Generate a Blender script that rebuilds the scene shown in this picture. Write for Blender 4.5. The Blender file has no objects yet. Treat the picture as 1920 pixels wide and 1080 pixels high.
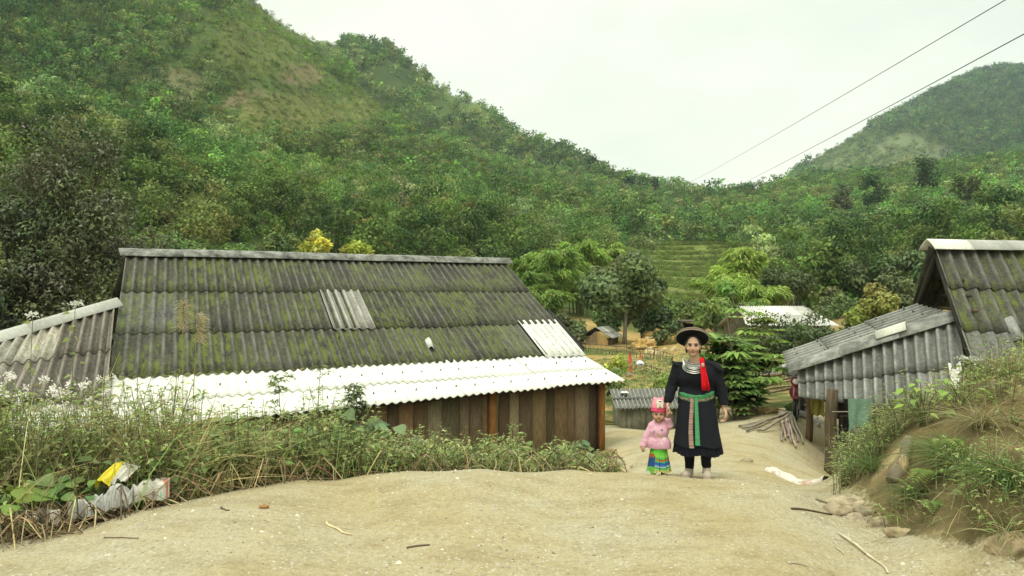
import bpy, math, random
import numpy as np
from mathutils import Vector, Matrix
PI = math.pi
rng = np.random.default_rng(7)
random.seed(7)
SC = bpy.context.scene
COL = SC.collection
F = 1500.0            # focal length in pixels of the 1920 px wide photograph
EYE = 1.6

# ------------------------------------------------------------------ camera, world, sun, exposure
cam_d = bpy.data.cameras.new('camera'); cam = bpy.data.objects.new('camera', cam_d); COL.objects.link(cam)
cam.location = (0, 0, EYE); cam.rotation_euler = (PI/2, 0, 0)
cam_d.sensor_width = 36.0; cam_d.lens = 36.0*F/1920.0; cam_d.clip_start = 0.05; cam_d.clip_end = 5000
SC.camera = cam
SC.view_settings.view_transform = 'Standard'; SC.view_settings.look = 'None'
SC.view_settings.exposure = 0.22; SC.view_settings.gamma = 1.0
SC.cycles.use_denoising = True
SC.cycles.max_bounces = 6; SC.cycles.diffuse_bounces = 3; SC.cycles.glossy_bounces = 2
SC.cycles.transmission_bounces = 3; SC.cycles.transparent_max_bounces = 4; SC.cycles.volume_bounces = 1
SUN_EL, SUN_AZ = math.radians(66), math.radians(205)      # azimuth clockwise from +Y
W = bpy.data.worlds.new('World'); SC.world = W; W.use_nodes = True
wn = W.node_tree.nodes; wl = W.node_tree.links
for n in list(wn): wn.remove(n)
w_out = wn.new('ShaderNodeOutputWorld'); w_bg = wn.new('ShaderNodeBackground')
w_sky = wn.new('ShaderNodeTexSky'); w_sky.sky_type = 'NISHITA'; w_sky.sun_disc = False
w_sky.sun_elevation = SUN_EL; w_sky.sun_rotation = SUN_AZ
w_tc = wn.new('ShaderNodeTexCoord'); w_map = wn.new('ShaderNodeMapping'); w_map.inputs['Scale'].default_value = (1.0, 1.0, 2.2)
w_noi = wn.new('ShaderNodeTexNoise'); w_noi.inputs['Scale'].default_value = 2.1; w_noi.inputs['Detail'].default_value = 4; w_noi.inputs['Roughness'].default_value = .5
w_rmp = wn.new('ShaderNodeValToRGB')
w_rmp.color_ramp.elements[0].position = .36; w_rmp.color_ramp.elements[0].color = (8.1, 8.7, 7.2, 1)
w_rmp.color_ramp.elements[1].position = .62; w_rmp.color_ramp.elements[1].color = (10.3, 10.4, 8.5, 1)
w_mix = wn.new('ShaderNodeMix'); w_mix.data_type = 'RGBA'; w_mix.inputs['Factor'].default_value = .93
wl.new(w_tc.outputs['Generated'], w_map.inputs['Vector']); wl.new(w_map.outputs['Vector'], w_noi.inputs['Vector'])
wl.new(w_noi.outputs['Fac'], w_rmp.inputs['Fac'])
# an overcast sky is brighter overhead than near the horizon
w_sep = wn.new('ShaderNodeSeparateXYZ'); w_mr = wn.new('ShaderNodeMapRange'); w_mr.interpolation_type = 'SMOOTHSTEP'
for k_, v_ in (('From Min', .3), ('From Max', .95), ('To Min', 1.0), ('To Max', 2.3)): w_mr.inputs[k_].default_value = v_
w_sc = wn.new('ShaderNodeVectorMath'); w_sc.operation = 'SCALE'
wl.new(w_tc.outputs['Generated'], w_sep.inputs[0]); wl.new(w_sep.outputs['Z'], w_mr.inputs['Value'])
wl.new(w_rmp.outputs['Color'], w_sc.inputs[0]); wl.new(w_mr.outputs['Result'], w_sc.inputs['Scale'])
wl.new(w_sky.outputs['Color'], w_mix.inputs['A']); wl.new(w_sc.outputs['Vector'], w_mix.inputs['B'])
wl.new(w_mix.outputs['Result'], w_bg.inputs['Color']); w_bg.inputs['Strength'].default_value = .1
wl.new(w_bg.outputs['Background'], w_out.inputs['Surface'])
sun_d = bpy.data.lights.new('sun', 'SUN'); sun_d.energy = 1.5; sun_d.angle = math.radians(10); sun_d.color = (1.0, .95, .84)
sun = bpy.data.objects.new('sun', sun_d); COL.objects.link(sun)
sd = Vector((math.sin(SUN_AZ)*math.cos(SUN_EL), math.cos(SUN_AZ)*math.cos(SUN_EL), math.sin(SUN_EL)))
sun.rotation_euler = sd.to_track_quat('Z', 'Y').to_euler(); sun.location = (0, -20, 60)

# ------------------------------------------------------------------ helpers
def at(px, py, Y):
    return np.array([(px-960)/F*Y, Y, EYE-(py-540)/F*Y])

def tag(o, label=None, cat=None, group=None, kind=None):
    if label: o['label'] = label
    if cat: o['category'] = cat
    if group: o['group'] = group
    if kind: o['kind'] = kind
    return o

def empty(name, loc, label, cat, group=None, rz=0.0):
    o = bpy.data.objects.new(name, None); COL.objects.link(o)
    o.location = tuple(float(c) for c in loc); o.rotation_euler = (0, 0, rz); o.empty_display_size = .2
    return tag(o, label, cat, group)

class MB:
    """collects vertices and quads/triangles and links them as ONE mesh object"""
    def __init__(s): s.v = []; s.f = []; s.c = []; s.m = []; s.rc = []; s.n = 0
    def add(s, v, f, col=(1, 1, 1), mat=0, rc=None):
        v = np.asarray(v, float).reshape(-1, 3); f = np.asarray(f, int)
        if f.ndim == 1: f = f.reshape(1, -1)
        if f.shape[1] == 3: f = np.concatenate([f, np.full((len(f), 1), -1-s.n)], 1)
        s.v.append(v); s.f.append(f + s.n)
        c = np.asarray(col, float)
        if c.ndim == 1: c = np.tile(c[:3], (len(f), 1))
        s.c.append(c[:, :3]); s.m.append(np.full(len(f), mat))
        s.rc.append(np.zeros((len(v), 3)) if rc is None else np.asarray(rc, float)); s.n += len(v)
        return s
    def box(s, a, b, col=(1, 1, 1), mat=0, M=None):
        a = np.asarray(a, float); b = np.asarray(b, float)
        v = np.array([[x, y, z] for z in (a[2], b[2]) for y in (a[1], b[1]) for x in (a[0], b[0])])
        if M is not None: v = v @ np.array(M)[:3, :3].T + np.array(M)[:3, 3]
        return s.add(v, [[0, 2, 3, 1], [4, 5, 7, 6], [0, 1, 5, 4], [2, 6, 7, 3], [0, 4, 6, 2], [1, 3, 7, 5]], col, mat)
    def beam(s, a, b, w, h, col=(1, 1, 1), up=(0, 0, 1), mat=0):
        a = np.asarray(a, float); b = np.asarray(b, float); d = b-a; L = np.linalg.norm(d); d = d/L
        sx = np.cross(d, up); sx /= np.linalg.norm(sx)+1e-9; u = np.cross(sx, d)
        v = [p + i*sx*w/2 + j*u*h/2 for p in (a, b) for i, j in ((-1, -1), (1, -1), (1, 1), (-1, 1))]
        return s.add(v, [[3, 2, 1, 0], [4, 5, 6, 7], [0, 1, 5, 4], [1, 2, 6, 5], [2, 3, 7, 6], [3, 0, 4, 7]], col, mat)
    def tube(s, pts, rad, n=6, col=(1, 1, 1), mat=0, cap=True, flat=None):
        p = np.asarray(pts, float); m = len(p)
        rad = np.full(m, rad) if np.isscalar(rad) else np.asarray(rad, float)
        t = np.gradient(p, axis=0); t /= np.linalg.norm(t, axis=1)[:, None]+1e-12
        ref = np.array([0, 0, 1.]) if abs(t[:, 2]).mean() < .8 else np.array([1., 0, 0])
        a = np.cross(t, ref); a /= np.linalg.norm(a, axis=1)[:, None]+1e-12; b = np.cross(t, a)
        th = np.linspace(0, 2*PI, n, endpoint=False)
        v = (p[:, None] + rad[:, None, None]*(np.cos(th)[None, :, None]*a[:, None] + np.sin(th)[None, :, None]*b[:, None])).reshape(-1, 3)
        i = np.arange(m-1)[:, None]*n; j = np.arange(n)[None]; k = (j+1) % n
        f = np.stack([i+j, i+k, i+n+k, i+n+j], -1).reshape(-1, 4)
        base = s.n
        s.add(v, f, col, mat)
        if cap:
            s.add([p[0], p[-1]], np.zeros((0, 4), int))
            e0, e1 = s.n-2-base, s.n-1-base
            q = [[k2, j2, e0, -1-base] for j2, k2 in zip(range(n), np.roll(range(n), -1))] + [[(m-1)*n+j2, (m-1)*n+k2, e1, -1-base] for j2, k2 in zip(range(n), np.roll(range(n), -1))]
            s.f.append(np.array(q)+base); s.c.append(np.tile(np.asarray(col, float)[:3], (len(q), 1))); s.m.append(np.full(len(q), mat))
        return s
    def leaves(s, pos, d, nrm, L, Wd, col, mat=0, droop=0.0, mid=.42):
        """diamond leaves: base, two sides, tip, folded a little along the midrib"""
        pos = np.asarray(pos, float); N = len(pos)
        if N == 0: return s
        d = d/(np.linalg.norm(d, axis=1)[:, None]+1e-9)
        sx = np.cross(d, nrm); sx /= np.linalg.norm(sx, axis=1)[:, None]+1e-9
        up = np.cross(sx, d)
        L = np.broadcast_to(L, N)[:, None]; Wd = np.broadcast_to(Wd, N)[:, None]
        mp = pos + d*L*mid + up*Wd*.12
        tip = pos + d*L - np.array([0, 0, 1.])*L*droop
        v = np.stack([pos, mp+sx*Wd*.5, tip, mp-sx*Wd*.5], 1).reshape(-1, 3)
        f = np.arange(N*4).reshape(-1, 4)
        return s.add(v, f, col, mat)
    def blades(s, pos, d, L, Wd, col, bend=.5, mat=0, seg=3):
        """grass blades: tapering strips that bend over"""
        pos = np.asarray(pos, float); N = len(pos)
        if N == 0: return s
        d = d/(np.linalg.norm(d, axis=1)[:, None]+1e-9)
        L = np.broadcast_to(L, N)[:, None]; Wd = np.broadcast_to(Wd, N)[:, None]; bend = np.broadcast_to(bend, N)[:, None]
        hz = d*np.array([1, 1, 0.]) + rng.normal(0, .05, (N, 3))*np.array([1, 1, 0]); hz /= np.linalg.norm(hz, axis=1)[:, None]+1e-9
        sx = np.cross(hz, [0, 0, 1.])*.75 + rng.normal(0, .4, (N, 3)); sx /= np.linalg.norm(sx, axis=1)[:, None]
        rows = []
        for k in range(seg+1):
            t = k/seg
            c = pos + d*L*t + (hz*.55 - np.array([0, 0, .75]))*L*bend*t*t
            w = Wd*(1-t)**.7*.5 + .0004
            rows += [c-sx*w, c+sx*w]
        v = np.stack(rows, 1).reshape(-1, 3); q = (seg+1)*2
        f = np.concatenate([np.arange(N)[:, None]*q + np.array([[2*k, 2*k+1, 2*k+3, 2*k+2]]) for k in range(seg)], 0)
        c = np.asarray(col, float); c = np.tile(c, (seg, 1)) if c.ndim == 2 else c
        return s.add(v, f, c, mat)
    def build(s, name, mats, parent=None, smooth=False, loc=None):
        v = np.concatenate(s.v); f = np.concatenate(s.f); c = np.concatenate(s.c); m = np.concatenate(s.m); rc = np.concatenate(s.rc)
        me = bpy.data.meshes.new(name)
        tri = f[:, 3] < 0
        cnt = np.where(tri, 3, 4); st = np.concatenate([[0], np.cumsum(cnt)[:-1]])
        lv = f.reshape(-1)[(np.ones_like(f, bool) & ~((np.arange(4) == 3)[None] & tri[:, None])).reshape(-1)]
        me.vertices.add(len(v)); me.vertices.foreach_set('co', v.astype(np.float32).ravel())
        me.loops.add(len(lv)); me.loops.foreach_set('vertex_index', lv.astype(np.int32))
        me.polygons.add(len(f)); me.polygons.foreach_set('loop_start', st.astype(np.int32))
        if not isinstance(mats, (list, tuple)): mats = [mats]
        for x in mats: me.materials.append(x)
        if len(mats) > 1: me.polygons.foreach_set('material_index', m.astype(np.int32))
        a = me.attributes.new('col', 'FLOAT_COLOR', 'FACE')
        a.data.foreach_set('color', np.concatenate([c, np.ones((len(c), 1))], 1).astype(np.float32).ravel())
        if np.any(rc):
            a = me.attributes.new('rc', 'FLOAT_VECTOR', 'POINT'); a.data.foreach_set('vector', rc.astype(np.float32).ravel())
        me.update(calc_edges=True)
        if smooth: me.polygons.foreach_set('use_smooth', np.ones(len(f), bool))
        o = bpy.data.objects.new(name, me); COL.objects.link(o)
        if parent is not None: o.parent = parent
        if loc is not None: o.location = tuple(float(q) for q in loc)
        return o

def rnd_unit(n, zb=0.0):
    d = rng.normal(0, 1, (n, 3)); d[:, 2] += zb
    return d/np.linalg.norm(d, axis=1)[:, None]
def vary(base, n, amt=.2, hue=.08):
    base = np.asarray(base, float)
    return np.clip(base[None]*(1+rng.normal(0, amt, (n, 1)))*(1+rng.normal(0, hue, (n, 3))), .004, .95)
def copy_tree(o, parent=None):
    c = o.copy(); COL.objects.link(c)
    if parent is not None: c.parent = parent
    for ch in list(o.children): copy_tree(ch, c)
    return c

# ------------------------------------------------------------------ materials
def new_mat(name):
    m = bpy.data.materials.new(name); m.use_nodes = True
    nt = m.node_tree; b = nt.nodes['Principled BSDF']
    return m, nt, b
def node(nt, t, **kw):
    n = nt.nodes.new(t)
    for k, v in kw.items():
        if k in n.inputs: n.inputs[k].default_value = v
        else: setattr(n, k, v)
    return n
def attr(nt, name='col'): return node(nt, 'ShaderNodeAttribute', attribute_name=name)
def noise(nt, vec, scale, detail=4, rough=.55, sc=None):
    if sc is not None:
        mp = node(nt, 'ShaderNodeMapping'); mp.inputs['Scale'].default_value = sc; nt.links.new(vec, mp.inputs['Vector']); vec = mp.outputs['Vector']
    n = node(nt, 'ShaderNodeTexNoise'); n.inputs['Scale'].default_value = scale; n.inputs['Detail'].default_value = detail; n.inputs['Roughness'].default_value = rough
    nt.links.new(vec, n.inputs['Vector']); return n.outputs['Fac']
def ramp(nt, fac, stops):
    r = node(nt, 'ShaderNodeValToRGB'); e = r.color_ramp.elements
    while len(e) < len(stops): e.new(.5)
    for x, (p, c) in zip(e, stops): x.position = p; x.color = (c[0], c[1], c[2], 1) if not np.isscalar(c) else (c, c, c, 1)
    nt.links.new(fac, r.inputs['Fac']); return r.outputs['Color']
def mixc(nt, fac, a, b, mode='MIX'):
    m = node(nt, 'ShaderNodeMix', data_type='RGBA', blend_type=mode)
    for s_, v in (('Factor', fac), ('A', a), ('B', b)):
        if isinstance(v, bpy.types.NodeSocket): nt.links.new(v, m.inputs[s_])
        elif s_ == 'Factor': m.inputs[s_].default_value = v
        else: m.inputs[s_].default_value = (*v[:3], 1)
    return m.outputs['Result']
def math_(nt, op, a, b=0.0, clamp=False):
    m = node(nt, 'ShaderNodeMath', operation=op, use_clamp=clamp)
    for i, v in enumerate((a, b)):
        if isinstance(v, bpy.types.NodeSocket): nt.links.new(v, m.inputs[i])
        else: m.inputs[i].default_value = v
    return m.outputs[0]
def objco(nt): return node(nt, 'ShaderNodeTexCoord').outputs['Object']
def bump(nt, b, h, strength=.3, dist=.01):
    n = node(nt, 'ShaderNodeBump', Strength=strength, Distance=dist); nt.links.new(h, n.inputs['Height']); nt.links.new(n.outputs['Normal'], b.inputs['Normal'])

def plain(name, col, rough=.7, metal=0.0, var=.15, scale=8.0, spec=.3, bmp=0.0):
    m, nt, b = new_mat(name); v = objco(nt)
    n = noise(nt, v, scale, 5)
    c = mixc(nt, 1.0, tuple(col), ramp(nt, n, [(.25, 1-var*1.6), (.75, 1+var)]), 'MULTIPLY')
    nt.links.new(c, b.inputs['Base Color']); b.inputs['Roughness'].default_value = rough; b.inputs['Metallic'].default_value = metal
    b.inputs['Specular IOR Level'].default_value = spec
    if bmp: bump(nt, b, noise(nt, v, scale*6, 4), bmp, .01)
    return m
def by_attr(name, rough=.75, scale=12.0, var=.2, sc=(1, 1, 1), bmp=0.0, spec=.25, bd=.004):
    m, nt, b = new_mat(name); v = objco(nt); a = attr(nt)
    n = noise(nt, v, scale, 5, .6, sc)
    c = mixc(nt, 1.0, a.outputs['Color'], ramp(nt, n, [(.25, 1-var*1.6), (.75, 1+var)]), 'MULTIPLY')
    nt.links.new(c, b.inputs['Base Color']); b.inputs['Roughness'].default_value = rough; b.inputs['Specular IOR Level'].default_value = spec
    if bmp: bump(nt, b, n, bmp, bd)
    return m
def leaf_mat(name, gloss=.25, trans=.3, rough=.5):
    m, nt, b = new_mat(name); a = attr(nt)
    oi = node(nt, 'ShaderNodeObjectInfo')
    t = ramp(nt, oi.outputs['Random'], [(0, (.86, .9, .84)), (1, (1.12, 1.08, 1.1))])
    c = mixc(nt, 1.0, a.outputs['Color'], t, 'MULTIPLY')
    nt.links.new(c, b.inputs['Base Color']); b.inputs['Roughness'].default_value = rough; b.inputs['Specular IOR Level'].default_value = gloss
    tr = node(nt, 'ShaderNodeBsdfTranslucent'); nt.links.new(c, tr.inputs['Color'])
    mx = node(nt, 'ShaderNodeMixShader'); mx.inputs[0].default_value = trans
    nt.links.new(b.outputs[0], mx.inputs[1]); nt.links.new(tr.outputs[0], mx.inputs[2])
    nt.links.new(mx.outputs[0], nt.nodes['Material Output'].inputs['Surface'])
    return m
M_LEAF = leaf_mat('leaf', .3, .35, .5)
M_GLOSSLEAF = leaf_mat('glossy leaf', .45, .25, .42)
M_FOREST = leaf_mat('far foliage', .05, .25, .8)
M_STEM = by_attr('stem', .8, 20, .25)
M_BARK = by_attr('bark', .85, 9, .35, (1, 1, .3), .6, .2, .02)
M_WOOD = by_attr('old plank', .8, 14, .38, (6, 6, .5), .5, .15)
M_CLOTH = by_attr('cloth', .9, 60, .12, (1, 1, 1), .2, .1)
M_SKIN = by_attr('skin', .55, 30, .05, (1, 1, 1), 0, .35)
# ------------------------------------------------------------------ terrain: one heightfield fitted through surveyed points
Wp = [  # x, y, z in metres (road level 0, camera above the origin)
 (-9,2.5,0),(-6,2.5,0),(-3,2.5,0),(0,2.5,0),(3,2.5,.02),(6,2.5,.7),(-2.5,4.3,.0),(0,4.4,0),(1.5,4.5,0),(-1.2,5.8,.0),(.4,5.9,0),(1.6,5.6,0),(2.2,6.4,-.03),
 (-4.6,4.1,0),(-3.2,5,.0),(-2.7,5.7,0),(-1.78,6.67,.0),(-1.25,6.86,.0),(-.9,6.95,0.0),(-2.2,6.3,0),(-1.6,7.3,-.2),(-.28,7.06,.0),(.5,7.1,-.01),(1.0,7.1,-.04),(1.5,6.8,-.05),(1.75,7.6,-.21),(1.95,8.5,-.42),(1.55,8.5,-.39),(2.3,7.6,-.25),(2.6,8.5,-.44),
 (-5.4,5.0,-.25),(-3.9,5.9,-.28),(-3.2,6.5,-.3),(-2.1,7.4,-.32),(-.4,7.85,-.35),(.6,7.9,-.3),(1.1,8.1,-.36),
 (-1.5,8.6,-.8),(-.3,9,-.85),(.8,9.2,-.75),(-3.4,8,-.75),(-5.5,7.2,-.55),(-8,6.5,-.4),(-12,6,-.3),(-2,10.5,-1.5),(0,11,-1.5),(1.2,11,-1.05),(-4.5,10,-1.3),(-8,10,-1.1),(-12,12,-1.2),
 (-5,15,-1.9),(-2,14,-1.85),(0,15.5,-1.85),(1.8,16.5,-1.75),(-9,16,-1.8),(0,20,-2.1),(-6,21,-2.1),(1.5,13.5,-1.2),(2.3,13.5,-1.0),
 (2.3,18,-1.65),(3,20,-1.9),(4.2,20,-1.9),(3.1,10.5,-.62),(2.9,13.5,-.85),(4.0,14,-.75),(4.8,13.5,-.76),(4.3,16,-.95),(4.6,20,-1.5),
 (3.1,9.3,-.58),(3.3,8.8,-.56),(3.6,9.6,-.75),(4.25,10.8,-.95),(4.85,12.1,-1.25),(5.6,12,-1.2),(5.3,10.2,-.92),(6.6,12.5,-1.1),(7,13,-1.0),(6,15,-.85),(9,14,-.9),
 (3.0,7.5,-.34),(2.76,6,-.14),(2.6,5,-.05),(2.75,5.5,-.08),
 (3.0,6.55,.05),(3.33,6.8,.33),(3.75,7.1,.55),(4.3,7.2,.78),(4.9,7.4,.98),(6.2,7.5,1.2),(9,7.5,1.5),(2.95,5.6,.05),(3.15,5.6,.2),(3.1,5.2,.33),(2.85,5.25,.02),(2.98,4.9,.2),(2.74,4.9,-.03),(3.3,4.6,.36),(3.6,4.9,.62),(2.9,4.5,.02),(3.3,3.9,.1),(3.7,5.5,.36),(4.2,5.6,.6),(5.2,5.6,.9),(4.5,4.5,.45),(4,3.6,.2),(8,5,1.2),
 (3.4,8.4,-.35),(4.2,9,-.5),(5.4,9.2,-.4),(7,9.6,-.3),(9,10,0),
 (10,20,-.6),(7,20,-1.0),(14,20,.1),(-12,25,-2),(-25,35,-1.5),(-20,20,-1.5),(-2,30,-2.1),(-15,45,-1.0),(-5,50,-1.6),(-30,55,1),
 (4,30,-1.75),(6.5,30,-1.6),(3,40,-1.8),(8,45,-1.7),(7,55,-1.2),(10,38,-1.4),(14,38,-1.0),(20,35,0),(12,55,-.8),(0,60,-1.2)]
Cp = [  # photo column, row, distance
 (1175,640,55),(1230,633,50),(1300,560,90),(1300,505,130),(1300,464,165),(1200,474,150),(1420,484,140),(1350,600,70),(1100,560,80),
 (900,490,85),(600,485,75),(300,460,65),(100,430,60),(-100,400,60),(-600,350,60),(-1500,300,70),
 (410,22,235),(600,112,285),(700,212,310),(830,285,320),(950,335,320),(640,112,430),(710,88,440),(770,140,440),(900,208,440),(960,258,440),(1050,292,430),(1180,352,410),(1270,372,385),(1340,388,360),
 (560,170,350),(690,260,370),(820,310,370),(400,60,330),(0,200,130),(0,20,200),(0,-140,270),(200,250,140),(200,110,200),(400,260,165),(400,130,212),(200,-80,270),(600,310,170),(600,205,232),(800,360,170),(800,410,125),(1000,425,150),(1000,372,225),(1150,402,230),(1150,435,170),(1270,410,270),(1270,440,200),
 (-500,-200,280),(-500,60,150),(-1200,-100,250),(-1200,100,130),(500,60,300),(0,-260,400),(-800,-300,450),(400,-60,420),
 (1440,362,335),(1500,346,325),(1600,338,315),(1700,328,305),(1760,320,300),(1920,302,290),(2200,270,290),(2800,240,260),
 (1500,440,200),(1500,478,130),(1700,450,150),(1700,400,215),(1900,425,120),(1900,365,200),(1700,515,85),(1900,500,60),(2400,330,190),(2400,460,60),(3200,300,150),(3200,420,60),
 (1500,385,470),(1800,370,470),(2200,360,480),(1470,352,800),(1540,300,860),(1700,214,920),(1760,180,940),(1820,152,960),(1860,145,960),(1920,144,960),(2100,112,960),(2600,90,900),(1650,290,680),(1750,240,720),(1850,215,740),(1950,210,740),(1700,330,600),(1900,290,620),(2300,230,700),
 (1340,470,560),(1100,470,600),(700,330,650),(1340,600,1200),(900,560,1200),(300,350,1000),(1600,420,1250),(2000,330,1300),(2800,300,1300),(-600,100,1000),(-1500,50,900),(3400,260,700)]
P3 = [np.array(p, float) for p in Wp] + [at(*c) for c in Cp]
P3 = np.array(P3)
def _feat(x, y):
    r = np.sqrt(x*x+y*y)+1e-9; th = np.arctan2(x, y)
    return np.stack([th*2.6, np.log(r)], -1)
_A = _feat(P3[:, 0], P3[:, 1]); _val = P3[:, 2]/np.hypot(P3[:, 0], P3[:, 1])
def _kern(d): return d*d*np.log(d+1e-9)
_n = len(_A); _K = _kern(np.linalg.norm(_A[:, None]-_A[None], axis=2)) + np.eye(_n)*4e-4
_Q = np.concatenate([np.ones((_n, 1)), _A], 1)
_S = np.linalg.solve(np.block([[_K, _Q], [_Q.T, np.zeros((3, 3))]]), np.concatenate([_val, np.zeros(3)]))
def height_exact(x, y):
    x = np.asarray(x, float); y = np.asarray(y, float); shp = x.shape; x = x.ravel(); y = y.ravel()
    th = np.arctan2(x, y); r = np.hypot(x, y); lim = 1.12
    thc = np.clip(th, -lim, lim); f = np.stack([thc*2.6, np.log(np.clip(r, 2.2, 1350))], -1); out = np.empty(len(f))
    for i in range(0, len(f), 20000):
        g = f[i:i+20000]
        d2 = (g**2).sum(1)[:, None] + (_A**2).sum(1)[None] - 2*g@_A.T
        out[i:i+20000] = .5*np.maximum(d2, 0)*np.log(np.maximum(d2, 1e-12))@_S[:_n] + _S[_n] + g@_S[_n+1:]
    fade = np.clip((2.6-np.abs(th))/(2.6-lim), 0, 1); fade = fade*fade*(3-2*fade)
    z = out*r*fade
    near = np.clip((r-1.2)/2.2, 0, 1)
    return (z*near).reshape(shp)
def vnoise(x, y, s, seed=0):
    """smooth value noise"""
    x = np.asarray(x)/s; y = np.asarray(y)/s
    xi = np.floor(x).astype(np.int64); yi = np.floor(y).astype(np.int64); fx = x-xi; fy = y-yi
    fx = fx*fx*(3-2*fx); fy = fy*fy*(3-2*fy)
    def h(a, b):
        n = (a*374761393 + b*668265263 + seed*1442695041) & 0xffffffff
        n = ((n ^ (n >> 13))*1274126177) & 0xffffffff
        return ((n ^ (n >> 16)) & 0xffff)/65535.0
    return (h(xi, yi)*(1-fx)+h(xi+1, yi)*fx)*(1-fy) + (h(xi, yi+1)*(1-fx)+h(xi+1, yi+1)*fx)*fy - .5
# polar grid, fine in front of the camera
_th = np.concatenate([np.linspace(-PI, -1.15, 26)[:-1], np.linspace(-1.15, -.66, 40)[:-1], np.linspace(-.66, .66, 470)[:-1], np.linspace(.66, 1.15, 40)[:-1], np.linspace(1.15, PI, 26)])
_lr = np.concatenate([np.linspace(math.log(.6), math.log(3.6), 20)[:-1], np.linspace(math.log(3.6), math.log(24), 250)[:-1], np.linspace(math.log(24), math.log(1400), 240)])
_TH, _LR = np.meshgrid(_th, _lr, indexing='ij'); _R = np.exp(_LR)
GX = _R*np.sin(_TH); GY = _R*np.cos(_TH); GZ = height_exact(GX, GY)
_am = np.clip((_R-3)/6, .12, 1)
GZ += np.where(_R < 40, (vnoise(GX, GY, .9, 1)*.018 + vnoise(GX, GY, .3, 2)*.014)*_am, 0)
GZ += np.where(_R > 70, (vnoise(GX, GY, 14, 3)*2.2 + vnoise(GX, GY, 40, 4)*5)*np.clip((_R-70)/120, 0, 1), 0)
_px = 960+F*np.tan(np.clip(_TH, -1.2, 1.2))
def H(x, y):
    x = np.asarray(x, float); y = np.asarray(y, float)
    th = np.arctan2(x, y); lr = np.log(np.clip(np.hypot(x, y), .61, 1390))
    i = np.clip(np.searchsorted(_th, th)-1, 0, len(_th)-2); j = np.clip(np.searchsorted(_lr, lr)-1, 0, len(_lr)-2)
    a = (th-_th[i])/(_th[i+1]-_th[i]); b = (lr-_lr[j])/(_lr[j+1]-_lr[j])
    return (GZ[i, j]*(1-a)+GZ[i+1, j]*a)*(1-b) + (GZ[i, j+1]*(1-a)+GZ[i+1, j+1]*a)*b
def ground_at(px, py, lo=3.0, hi=400.0):
    """where the sight line through a photo point meets the ground"""
    Y = np.exp(np.linspace(math.log(lo), math.log(hi), 600)); p = np.stack([(px-960)/F*Y, Y, EYE-(py-540)/F*Y], -1)
    k = np.nonzero(p[:, 2] <= H(p[:, 0], p[:, 1]))[0]
    return p[k[0]] if len(k) else p[-1]
def on_ground(px, Y, sink=0.0):
    x = (px-960)/F*Y
    return np.array([x, Y, float(H(x, Y))-sink])
def inside(poly, x, y):
    poly = np.asarray(poly); c = np.zeros(np.shape(x), bool); j = len(poly)-1
    for i in range(len(poly)):
        (xi, yi), (xj, yj) = poly[i], poly[j]
        c ^= ((yi > y) != (yj > y)) & (x < (xj-xi)*(y-yi)/(yj-yi+1e-12)+xi); j = i
    return c
ROAD = [(-14,-1.5),(-9,1.5),(-6.2,2.9),(-4.7,4.0),(-3.2,5),(-2.7,5.7),(-2.2,6.3),(-1.78,6.67),(-.9,6.98),(-.28,7.08),(.5,7.12),(.98,7.2),(1.12,8),(1.18,9),(1.25,11),(1.7,13.0),(1.9,15.2),(1.9,16.2),(1.9,20.4),(4.0,20.2),(4.2,18),(4.7,16.4),(5.6,15.2),(7,15),(9,14),(8,12.2),(5.6,10.6),(4.5,10.0),(3.9,9.2),(3.45,8.4),(3.05,7.4),(2.78,6.4),(2.74,5.6),(2.76,4.9),(2.98,4.4),(3.6,3.7),(5,2.2),(9,-1.5),(12,-14),(-14,-14)]
def roadness(x, y): return inside(ROAD, x + vnoise(x, y, .5, 9)*.14, y + vnoise(x, y, .4, 8)*.08)
_c = lambda A: (A[:-1, :-1]+A[1:, :-1]+A[1:, 1:]+A[:-1, 1:])/4
cx, cy, cz = _c(GX), _c(GY), _c(GZ); cr = np.hypot(cx, cy); cpx = _c(_px); cpy = 540-(cz-EYE)/np.maximum(cy, .1)*F
isroad = roadness(cx, cy)
isroad[(cr < 4.2) & (cy < 2.0)] = True
fcx, fcy, fcr, fpx, fpy = cx, cy, cr, cpx, cpy
cx, cy, cz, cpx = GX, GY, GZ, _px; cr = np.hypot(cx, cy); cpy = 540-(cz-EYE)/np.maximum(cy, .1)*F      # colours are kept at the grid points
# colour of the soil under the plants, forest floor darkened for shade
colr = np.empty(cx.shape+(3,)); nz = vnoise(cx, cy, np.where(cr < 40, 1.2, 18), 5)[..., None]; n2 = vnoise(cx, cy, np.where(cr < 40, .35, 6), 6)[..., None]
colr[:] = np.array([.065, .095, .03])*(1+nz*.7+n2*.7)  # wooded ground kept dark: shaded gaps between crowns are put into this colour
wd = (cr < 13)[..., None]; colr = np.where(wd, np.array([.15, .12, .07])*(1+n2*.8), colr); md_ = ((cr >= 13) & (cr < 70))[..., None]; colr = np.where(md_, np.where(nz+n2 > .12, np.array([.26, .2, .095]), np.array([.125, .15, .05]))*(1+n2*.5), colr)
def spot(px, py, sx, sy, lo, hi):
    d = ((cpx-px)/sx)**2+((cpy-py)/sy)**2 + nz[..., 0]*.8 + n2[..., 0]*.5
    return ((d < 1) & (cr > lo) & (cr < hi))[..., None]
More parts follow.
